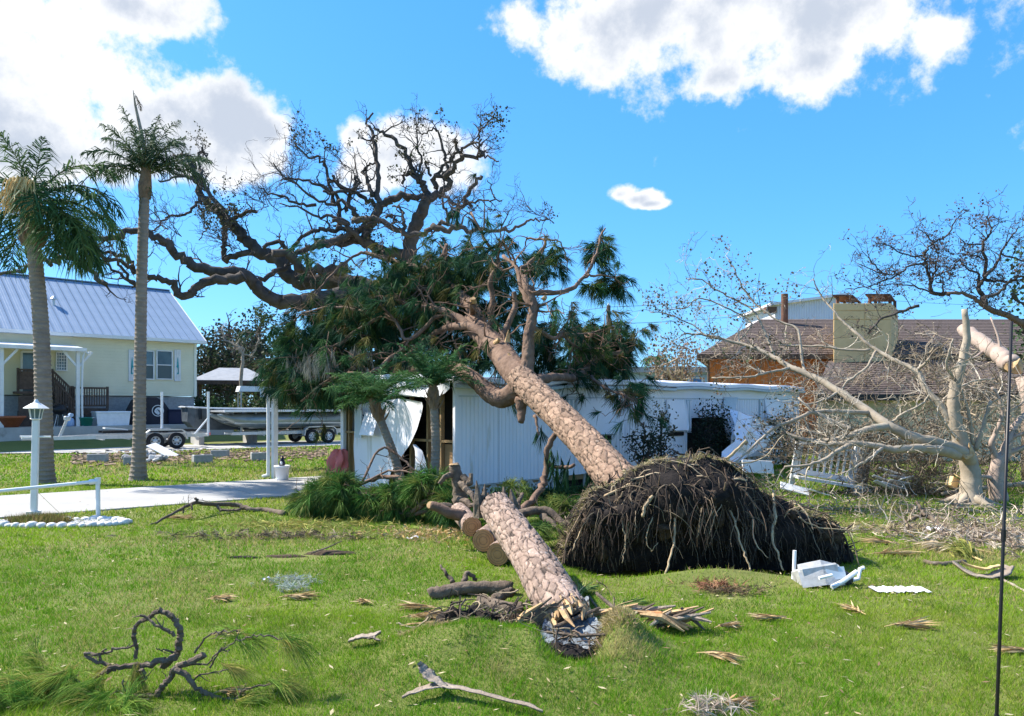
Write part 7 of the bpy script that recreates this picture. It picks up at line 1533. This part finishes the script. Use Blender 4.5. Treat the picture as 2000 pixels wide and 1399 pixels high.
# ======================= foreground branch with long needles =======================
def zf_(l, d): return [(.325*x, 1100+.325*y, d) for x, y in l]
fb = thing('pine_branch', 'gnarled looping branch with long green needles in the foreground', 'branch', P(330, 1360, 5.1)*np.array((1, 1, 0))); o = np.array(fb.location); tw = []
for l, d, w0, w1 in (([(980, 620), (1050, 560), (1078, 480), (1085, 420), (1065, 360), (1020, 310), (960, 290), (900, 320), (830, 370), (805, 430), (820, 500), (815, 575)], 5.2, 14, 7), ([(560, 700), (620, 660), (700, 630), (850, 610), (980, 590), (1060, 570)], 5.15, 8, 13), ([(1225, 550), (1130, 600), (1050, 640), (1010, 700), (960, 760), (900, 860), (780, 888)], 5.05, 13, 10), ([(1040, 640), (1130, 690), (1200, 760), (1270, 790), (1390, 850), (1470, 880)], 5.0, 13, 5), ([(690, 640), (620, 660), (560, 710), (480, 715), (400, 670), (340, 655)], 5.15, 8, 3), ([(700, 640), (640, 610), (560, 580), (510, 545), (620, 545), (720, 510), (805, 490)], 5.2, 8, 4), ([(1050, 440), (960, 380), (840, 315)], 5.15, 7, 5),
                     ([(1170, 540), (1250, 440), (1330, 415), (1430, 410)], 5.15, 4, 3), ([(1260, 630), (1330, 520), (1420, 470), (1480, 450), (1560, 435), (1700, 450)], 5.1, 4, 3), ([(1390, 845), (1450, 780), (1500, 750), (1650, 725)], 5.0, 5, 3), ([(1120, 620), (1250, 600), (1300, 540), (1380, 520)], 5.1, 4, 3), ([(1150, 700), (1250, 660), (1410, 632)], 5.05, 4, 2), ([(850, 640), (870, 690), (850, 720)], 5.1, 10, 4), ([(600, 600), (610, 540), (640, 520)], 5.2, 6, 3), ([(1040, 540), (1000, 530), (940, 510)], 5.15, 4, 2), ([(900, 860), (820, 840), (760, 800), (740, 700)], 5.0, 5, 3)):
    q, rd = limb(zf_(l, d), d, d, w0, w1, 5, .006, int(l[0][0])); q[:, 2] = np.maximum(q[:, 2], .012); obj('limb', MB().tube(q-o, rd, 9, rough=.20, rng=r_), M['dark_bark'], fb, smooth=False); sprout(tw, r_, q, rd, 3, .09, (0, 0, .1), 0, None, .006, .2)
mb = twig_mesh(tw, 4, .002)
for v_ in mb.v: v_ -= o
obj('twigs', mb, M['dark_bark'], fb, kind='stuff')
ps = []; ds = []
def spray(x, y, d, n, dx, dz, sp=8, dy=-.1):
    for _ in range(n):
        p = P(x+r_.normal(0, sp), y+r_.normal(0, sp*.7), d+r_.normal(0, .04)); p[2] = max(p[2], .03); ps.append(p); ds.append(unit(np.array((dx, dy, dz))+r_.normal(0, .20, 3)))
spray(120, 1325, 5.1, 20, -.6, -.25, 12); spray(135, 1320, 5.1, 16, -.2, -.5, 8); spray(40, 1335, 5.05, 14, -.8, .1, 12); spray(60, 1370, 4.95, 18, -.6, .1, 18); spray(190, 1330, 5., 9, -.5, -.3, 10); spray(200, 1360, 4.95, 10, -.3, .1, 16); spray(80, 1300, 5.25, 7, -.4, .5, 8); spray(230, 1385, 4.85, 10, .3, .15, 14)
spray(478, 1250, 5.2, 6, .6, -.2, 5); spray(555, 1248, 5.1, 8, .8, -.35, 4); spray(455, 1240, 5.2, 4, -.3, .15, 5); spray(440, 1305, 5.05, 5, .6, -.1, 6); spray(540, 1335, 5., 8, .6, -.1, 6); spray(480, 1370, 4.95, 6, .7, .1, 8); spray(265, 1310, 5.1, 5, .2, -.6, 6); spray(0, 1385, 4.9, 14, -.4, .3, 15)
obj('needles', needle_cloud(np.array(ps)-o, ds, r_, 30, .27, .0030, [(.14, .27, .035), (.20, .32, .05), (.26, .34, .06), (.34, .31, .08), (.09, .21, .03)], .26, .35), M['needle'], fb, kind='stuff')

# ======================= scattered litter =======================
def flat_frond(lab, px, py, L, ang, cols, n=46, spread=.32, grp='dry palm fronds on the lawn', name='dry_frond', hgt=.05, stalk=True):
    p = G(px, py); t = thing(name, lab, 'frond', (p[0], p[1], float(hz(np.array([p[0]]), np.array([p[1]]))[0])), ang, grp)
    q = []; e = []
    for k in range(n): q.append((r_.uniform(-.35, .1)*L, r_.normal(0, .012), hgt*.6+r_.uniform(0, .02))); e.append(unit(np.array((1., r_.normal(0, spread), r_.normal(.05, .10)))))
    obj('blades', needle_cloud(q, e, r_, 2, L*.62, .012, cols, .05, .05), M['straw_a'], t, kind='stuff')
    if stalk: obj('stalk', MB().tube(smooth_path([(-.6*L, 0, hgt*.5), (-.3*L, .01, hgt*.8), (.1*L, 0, hgt)], 3), [.004, .005, .005, .006, .006, .006, .004], 5), M['straw'], t)
TAN = [(.50, .36, .18), (.42, .29, .13), (.58, .44, .25), (.34, .22, .10)]
for lab, px, py, L, a in (('dry straw frond on the open lawn right of the stump', 1505, 1213, .32, 2.9), ('smaller dry frond left of the open lawn frond', 1422, 1230, .22, .2), ('ragged dry frond above the centre right lawn', 1665, 1198, .28, 1.9), ('large brown dry frond near the white metal scrap', 1780, 1230, .42, .1), ('pale green split frond right of the heaved turf', 1405, 1288, .30, -.5), ('straw frond nearest the left of the stump', 838, 1208, .45, .1), ('straw frond lying above the forked twig left of the stump', 820, 1192, .36, 3.0), ('long straw frond by the torn soil left of stump', 835, 1224, .42, .05), ('small straw frond on the left lawn by the grey moss', 430, 1173, .22, .1), ('straw frond just below the grey moss clump', 582, 1170, .34, .05), ('small pale leaf sheath on the lawn left of the logs', 713, 1180, .18, 2.6), ('yellow needles flat on the lawn below the branch by the drive', 350, 1014, .5, .1), ('dry tuft on the lawn near the foreground branch', 440, 1245, .25, .2), ('dry frond near the right middle lawn debris', 1720, 1062, .5, 2.9), ('tan frond left of the debris pile', 1740, 1085, .6, .1), ('dry frond at the right edge of the lawn', 1985, 1280, .3, 2.9), ('thin dry frond at the lower lawn edge', 1440, 1380, .22, .2), ('dry curl below the foreground branch tip', 452, 1362, .2, .1)):
    flat_frond(lab, px, py, L, a, TAN)
for lab, px, py, L, a in (('fresh green pine tips right of the slanting trunk', 1140, 1165, .42, 1.2), ('yellow green pine tips beside the reddish splinters', 1230, 1195, .38, .5), ('green pine tips leaning on the broken trunk end', 1120, 1180, .34, 1.9)):
    flat_frond(lab, px, py, L, a, [(.16, .24, .06), (.26, .30, .08), (.12, .20, .05)], 70, .5, 'fresh pine tips by the stump', 'pine_tip', .10)
def clump(name, lab, cat, px, py, sx, sy, n, L, wd, cols, up=.2, mt='straw_a'):
    p = G(px, py); o = np.array((p[0], p[1], 0)); q = []; e = []
    for _ in range(n): q.append((r_.normal(0, sx), r_.normal(0, sy), r_.uniform(.02, .08))); e.append(unit(r_.normal(0, 1, 3)*np.array((1, 1, .3))+np.array((0, 0, up))))
    ob_ = obj(name, needle_cloud(q, e, r_, 6, L, wd, cols, .4, .2), M[mt], kind='stuff', label=lab, cat=cat, loc=o)
clump('moss_clump', 'grey spanish moss clump on the left lawn', 'moss', 572, 1140, .14, .05, 90, .10, .004, [(.42, .47, .44), (.32, .37, .35)], .15, 'moss'); clump('moss_clump', 'second strip of grey moss just nearer', 'moss', 570, 1155, .11, .03, 60, .09, .004, [(.42, .47, .44), (.34, .38, .36)], .15, 'moss')
clump('needle_clump', 'reddish brown needle clump before the root plate', 'needles', 1400, 1152, .13, .09, 90, .13, .006, [(.26, .12, .07), (.18, .09, .05), (.34, .18, .10)], .3); clump('needle_clump', 'dark brown scraps beside the reddish needle clump', 'needles', 1440, 1162, .18, .06, 70, .10, .006, [(.12, .08, .05), (.20, .14, .08)], .2)
clump('needle_clump', 'pale dry clump at the bottom edge right of centre', 'needles', 1385, 1392, .10, .06, 60, .12, .005, [(.42, .36, .30), (.28, .22, .18)], .3)
clump('straw_patch', 'yellow straw patch below the pine bough heap', 'straw', 620, 1030, .8, .18, 130, .22, .010, [(.42, .38, .10), (.34, .30, .08), (.30, .36, .08)], .1); clump('straw_patch', 'pale sawdust and chips left of the cut logs', 'straw', 855, 1048, .55, .30, 160, .10, .014, [(.60, .42, .20), (.50, .34, .14), (.40, .32, .18)], .05)
clump('straw_patch', 'dark twiggy scraps on the lawn left of the sawdust', 'straw', 560, 1052, .9, .12, 150, .16, .010, [(.16, .12, .08), (.30, .24, .16), (.09, .07, .05)], .1); clump('straw_patch', 'tan dry debris on the right lawn before the pile', 'straw', 1800, 1040, .9, .35, 200, .18, .012, [(.45, .36, .22), (.30, .23, .14), (.55, .46, .30)], .1)
clump('straw_patch', 'pale brown litter round the right debris pile', 'straw', 1950, 1060, .6, .5, 330, .20, .014, [(.42, .34, .26), (.28, .21, .16), (.55, .47, .38), (.20, .15, .11)], .2)
# bare torn soil strip on the left lawn
p = G(600, 1085); sl2 = thing('torn_soil', 'strip of torn dark soil with dry grass on the left lawn', 'soil', (p[0], p[1], 0))
obj('soil_clod', lump((.28, .12, -.02), (.36, .10, .11), r_), M['soil_brown'], sl2, smooth=True); obj('soil_clod', lump((-.25, -.05, -.02), (.30, .07, .07), r_), M['soil_brown'], sl2, smooth=True); obj('soil_clod', lump((-.8, -.10, -.02), (.28, .06, .06), r_), M['soil'], sl2, smooth=True)
obj('twig', MB().tube([(.05, .0, .03), (.25, .08, .09), (.42, .16, .16)], [.012, .012, .006], 6), M['dark_bark'], sl2)
# forked grey palm sheath in front
p = G(900, 1372); sh2 = thing('palm_sheath', 'grey forked dry palm sheath lying at the bottom centre', 'palm sheath', (p[0], p[1], .02)); z = float(hz(np.array([p[0]]), np.array([p[1]]))[0]); o = np.array((p[0], p[1], .0))
def px2(l, h): return [np.array(G(x, y)[:2].tolist()+[h_])-np.array((p[0], p[1], 0)) for (x, y), h_ in zip(l, h)]
def ribbon(c, wv, th, rng):
    c = np.array(c); w3 = np.array(wv); tg = np.gradient(c, axis=0); s_ = np.cross(tg, (0, 0, 1)); s_ /= np.linalg.norm(s_, axis=1, keepdims=True); c = smooth_path(c, 4); s_ = smooth_path(s_, 4); w3 = (np.interp(np.linspace(0, 1, len(c)), np.linspace(0, 1, len(w3)), w3)*rng.uniform(.8, 1.2, len(c)))[:, None]; c = c+rng.normal(0, .004, c.shape)
    up_ = np.array((0, 0, 1.)); V = np.stack([c-s_*w3, c-s_*w3*.5-up_*th*.5*1.6, c-up_*th*1.4, c+s_*w3*.5-up_*th*.8, c+s_*w3, c+s_*w3*.5+up_*th*.2, c+up_*th*-.4, c-s_*w3*.5+up_*th*.0], 1)
    return MB().grid(V, True)
obj('sheath', ribbon(px2([(785, 1378), (815, 1371), (850, 1366), (890, 1368), (950, 1380), (1030, 1398), (1060, 1406)], [.045, .06, .075, .07, .06, .05, .04]), [.008, .040, .050, .034, .024, .026, .006], .013, r_), M['grey_wood'], sh2, smooth=True)
obj('fork', ribbon(px2([(868, 1368), (848, 1362), (834, 1358), (824, 1356), (818, 1355)], [.07, .10, .14, .17, .19]), [.03, .05, .058, .05, .02], .012, r_), M['grey_wood'], sh2, smooth=True)
p0_ = G(712, 1262); t = thing('palm_sheath', 'small pale broad palm sheath on the lawn left of the stump', 'palm sheath', (p0_[0], p0_[1], .04), .1); obj('sheath', ribbon([(-.13, 0, .02), (-.05, 0, .04), (.06, .01, .05), (.13, .04, .07)], [.03, .055, .05, .012], .02, r_), M['grey_wood'], t, smooth=True); obj('tip', ribbon([(.04, -.02, .04), (.08, -.06, .05), (.13, -.09, .03)], [.03, .02, .005], .012, r_), M['grey_wood'], t, smooth=True)
branch('fallen_twig', 'thin pale forked twig left of the heaved turf', [([(775, 1218, 6.75), (800, 1228, 6.65), (840, 1238, 6.55), (862, 1240, 6.5)], 4, 3), ([(763, 1248, 6.33), (800, 1250, 6.3), (830, 1246, 6.35)], 3, 3)], M['grey_wood'], 2, None, 'twig')
branch('fallen_twig', 'thin curved twigs right of the broken trunk end', [([(1165, 1135, 8.3), (1185, 1150, 8.1), (1203, 1185, 7.3), (1200, 1200, 7.)], 3, 3), ([(1150, 1165, 7.6), (1170, 1195, 7.1), (1180, 1215, 6.8)], 5, 3), ([(1255, 1198, 7.05), (1293, 1205, 6.95), (1296, 1230, 6.6)], 4, 6)], M['dark_bark'], 3, None, 'twig')
# crushed white appliance and pipes by the root plate
p = G(1620, 1146); t = thing('broken_appliance', 'crushed white metal appliance with pipes beside the root plate', 'debris', (p[0], p[1], 0), .12)
mb = MB().box((-.10, .10, .10), (.44, .26, .20), rx=-.35, ry=-.12, bev=.02); obj('casing', mb, M['dirty_white'], t); obj('bent_panel', MB().grid(np.array([[(-.36, -.10, .02), (-.1, -.12, .05), (.14, -.08, .03)], [(-.35, .02, .16), (-.08, .0, .20), (.16, .02, .18)], [(-.30, .14, .22), (-.04, .12, .27), (.18, .14, .21)]])), M['dirty_white'], t)
obj('pipe', MB().tube([(-.06, -.15, .03), (.10, -.12, .09), (.28, -.06, .17)], .025, 10), M['white_pvc'], t); obj('pipe', MB().tube([(.20, .02, .04), (.34, .0, .08), (.37, .02, .18), (.42, .03, .19)], .022, 10), M['white_pvc'], t); obj('pipe', MB().tube([(-.2, -.14, .13), (-.05, -.14, .16)], .018, 8), M['white_pvc'], t); obj('motor', lump((.16, .06, .02), (.13, .12, .26), r_), M['black_metal'], t); obj('grille', MB().box((.06, -.02, .15), (.22, .02, .14), rx=-.5), M['trim'], t)
p = G(1550, 1138); t = thing('pvc_pipe', 'short white pipe standing upright at the root plate', 'pipe', (p[0], p[1], 0)); t.rotation_euler = (0, R(2), 0); obj('pipe', MB().tube([(0, 0, 0), (0, 0, .36)], .020, 12), M['white_pvc'], t); obj('collar', MB().tube([(0, 0, .04), (0, 0, .12)], .026, 12), M['white_pvc'], t)
def scrap(lab, px, py, w_, dp, waves, hgt, m_, rz=0, name='metal_scrap', cat='scrap', grp='white scraps on the right lawn'):
    p = G(px, py); V = np.array([[(x, y+.02*math.sin(x*40), .035+hgt*(.5+.5*math.sin(x/w_*waves*6.28+y*4))+.04*y) for x in np.linspace(-w_/2, w_/2, 40)] for y in np.linspace(-dp/2, dp/2, 8)]); V2 = V.copy(); V2[..., 2] -= .006; m2 = MB().grid(V); m2.grid(V2)
    o_ = obj(name, m2, m_, label=lab, cat=cat, group=grp, loc=(p[0], p[1], 0)); o_.rotation_euler = (0, 0, rz)
scrap('flat white corrugated scrap on the open right lawn', 1757, 1158, .56, .20, 9, .010, M['siding_metal']); scrap('crumpled white scrap beside the curved branch at right', 1833, 1040, .36, .18, 2, .05, M['white_metal']); scrap('small shiny scrap on the lawn below the bough heap', 806, 1056, .17, .07, 1, .03, M['white_metal']); scrap('small white chip left of the grey moss', 520, 1137, .06, .04, 1, .02, M['white_metal'])
# boards
def board(lab, px, py, z, size, rot, m_, d, name='white_board', grp='white boards in the debris'):
    p = P(px, py, d); o_ = obj(name, MB().box((0, 0, 0), size, bev=.008), m_, label=lab, cat='board', group=grp, loc=p); o_.rotation_euler = rot
board('white board propped behind the root plate', 1480, 912, 0, (.66, .03, .27), (-.35, .05, .1), M['white_paint'], 15.2); board('white board lying flat left of the porch railing', 1552, 955, 0, (.62, .04, .22), (-.9, .25, -.1), M['white_paint'], 16.2); board('narrow white board under the porch railing', 1600, 962, 0, (.5, .06, .03), (0, .3, .2), M['white_paint'], 16.0)
for k, (px, py, L, a) in enumerate(((1742, 922, .55, .3), (1755, 932, .62, .15), (1735, 940, .7, .35), (1762, 943, .6, .2), (1745, 950, .66, .3), (1725, 947, .5, .4), (1770, 934, .4, -.1))):
    board(('topmost', 'second', 'third', 'fourth', 'fifth', 'sixth', 'rightmost')[k]+' white board in the pile left of the pale trunk', px, py, 0, (L, .10, .025), (-.5, a, .15*k-.4), M['white_paint'], 16.6-.1*k, 'broken_board', 'broken white boards under the pale tree')
# tilted porch railing
p = P(1615, 955, 17.0); rl = thing('porch_railing', 'tilted white porch railing with lattice base under pale branches', 'railing', (p[0], p[1], 0), R(-6)); rl.rotation_euler = (0, R(9), R(-6))
def rr_box(n, c, s): return obj(n, MB().box(c, s), M['white_paint'], rl)
rr_box('top_rail', (-.15, 0, 1.02), (1.25, .09, .06)); rr_box('bottom_rail', (-.15, 0, .36), (1.25, .08, .12))
for k in range(9): rr_box('baluster', (-.70+k*.14, 0, .69), (.04, .04, .60))
for x in (-.80, .50): rr_box('post', (x, 0, .58), (.11, .11, 1.10))
for k in range(6): rr_box('baluster', (.60+k*.075, .12+k*.10, .69), (.04, .04, .60))
obj('top_rail', MB().bar((.52, .03, 1.02), (1.02, .70, 1.02), .09, .06), M['white_paint'], rl); obj('bottom_rail', MB().bar((.52, .03, .36), (1.02, .70, .36), .08, .12), M['white_paint'], rl); rr_box('post', (1.04, .72, .55), (.11, .11, 1.05)); rr_box('step', (-.1, -.25, .24), (1.4, .5, .06))
for k in range(10):
    for sg in (-1, 1): obj('lattice_strip', MB().bar((.45+k*.06, -.02-.004*sg, .02), (.45+k*.06+sg*.16, -.02-.004*sg, .28), .02, .008, (0, 1, 0)), M['white_paint'], rl)
# items in the right debris
branch('fallen_branch', 'dark curved branch rising from the right debris', [([(1775, 1018, 12.6), (1795, 1008, 12.6), (1812, 1008, 12.5), (1830, 1018, 12.3), (1845, 1033, 11.9)], 8, 9), ([(1808, 1008, 12.5), (1798, 992, 12.6), (1790, 980, 12.7)], 8, 5), ([(1775, 1018, 12.6), (1755, 1028, 12.3), (1740, 1032, 12.)], 7, 6)], M['dark_bark'], 3)
branch('fallen_log', 'thin brown log at the left of the right debris pile', [([(1805, 1100, 9.35), (1830, 1106, 9.2), (1885, 1102, 9.3)], 9, 11)], M['dark_bark'], 0, None, 'log')
branch('fallen_limb', 'long pale limb lying behind the pale trunk', [([(1840, 965, 15.8), (1870, 960, 16), (1930, 952, 16.4), (1990, 945, 16.8), (2030, 940, 17)], 7, 10), ([(1845, 985, 14.7), (1880, 986, 14.6), (1905, 985, 14.6)], 5, 4)], M['gumbo'], 2, None, 'branch')
p = G(1925, 1128); t = thing('palm_sheath', 'grey brown curved palm boot before the right debris pile', 'palm sheath', (p[0], p[1], 0), -.1); obj('sheath', ribbon([(-.30, .12, .16), (-.16, .0, .05), (0, -.05, .03), (.16, -.03, .06), (.30, .08, .13)], [.03, .09, .10, .09, .06], .03, r_), M['grey_wood'], t, smooth=True); obj('inner', ribbon([(-.22, .10, .16), (0, .04, .10), (.2, .08, .14)], [.02, .06, .03], .02, r_), M['straw'], t, smooth=True)
branch('fallen_stick', 'pale stick at the right edge beside the black antenna', [([(1958, 1135, 8.4), (1985, 1148, 8.1), (2020, 1168, 7.7)], 6, 5)], M['grey_wood'], 0, None, 'stick')
p = G(1858, 1078); t = thing('palm_frond', 'bleached fan of palm fibres before the right debris pile', 'frond', (p[0], p[1], 0), 2.6)
q = [(r_.uniform(-.1, .1), r_.normal(0, .03), .08) for _ in range(60)]; e = [unit(np.array((1., r_.normal(0, .35), r_.uniform(.0, .3)))) for _ in range(60)]; obj('fibres', needle_cloud(q, e, r_, 2, .40, .016, [(.58, .48, .33), (.48, .38, .24)], .05, .3), M['straw_a'], t, kind='stuff'); obj('stalk', MB().tube([(-.5, -.06, .02), (-.2, 0, .07), (.05, 0, .09)], .014, 6), M['straw'], t)
p = G(1893, 1092); t = thing('palm_frond', 'yellow green frond tip curling at the right debris pile', 'frond', (p[0], p[1], 0), 1.8)
q = [(r_.uniform(-.1, .1), r_.normal(0, .06), .05) for _ in range(70)]; e = [unit(np.array((.5, r_.normal(0, .25), r_.uniform(.3, 1.)))) for _ in range(70)]; obj('blades', needle_cloud(q, e, r_, 3, .42, .014, [(.22, .24, .05), (.30, .28, .07), (.16, .20, .04)], .08, .5), M['straw_a'], t, kind='stuff'); obj('stalk', MB().tube([(-.2, 0, .02), (0, 0, .05)], .012, 6), M['straw'], t)
p = P(1860, 940, 15.2); t = thing('cardboard_box', 'crumpled tan cardboard box beside the pale trunk', 'box', (p[0], p[1], p[2]-.12), .4); mb = MB().box((0, 0, .1), (.20, .14, .20), ry=.4, bev=.01); obj('carton', mb, M['chimney'], t); obj('flap', MB().box((.05, -.1, .22), (.18, .10, .008), rx=.5, ry=.4), M['chimney'], t); obj('support_debris', lump((0, .05, -.55), (.3, .25, .62), r_), M['soil_brown'], t)
# black whip antenna close at the right
a = P(1976, 628, 3.0); b = P(1933, 1757, 3.0); t = thing('whip_antenna', 'thin black antenna rod standing close at the right edge', 'antenna', (b[0], b[1], 0)); o = np.array(t.location)
obj('rod', MB().tube(np.array([b, b+(a-b)*.5, a])-o, [.0078, .0070, .0056], 10), M['black_metal'], t, smooth=True); obj('base', MB().lathe((0, 0, 0), [(.03, 0), (.03, .05), (.015, .08)], 12), M['black_metal'], t)
for f in (.30, .62): q = b+(a-b)*f-o; obj('ferrule', MB().tube([q, q+(a-b)*.02], .0095, 10), M['black_metal'], t)
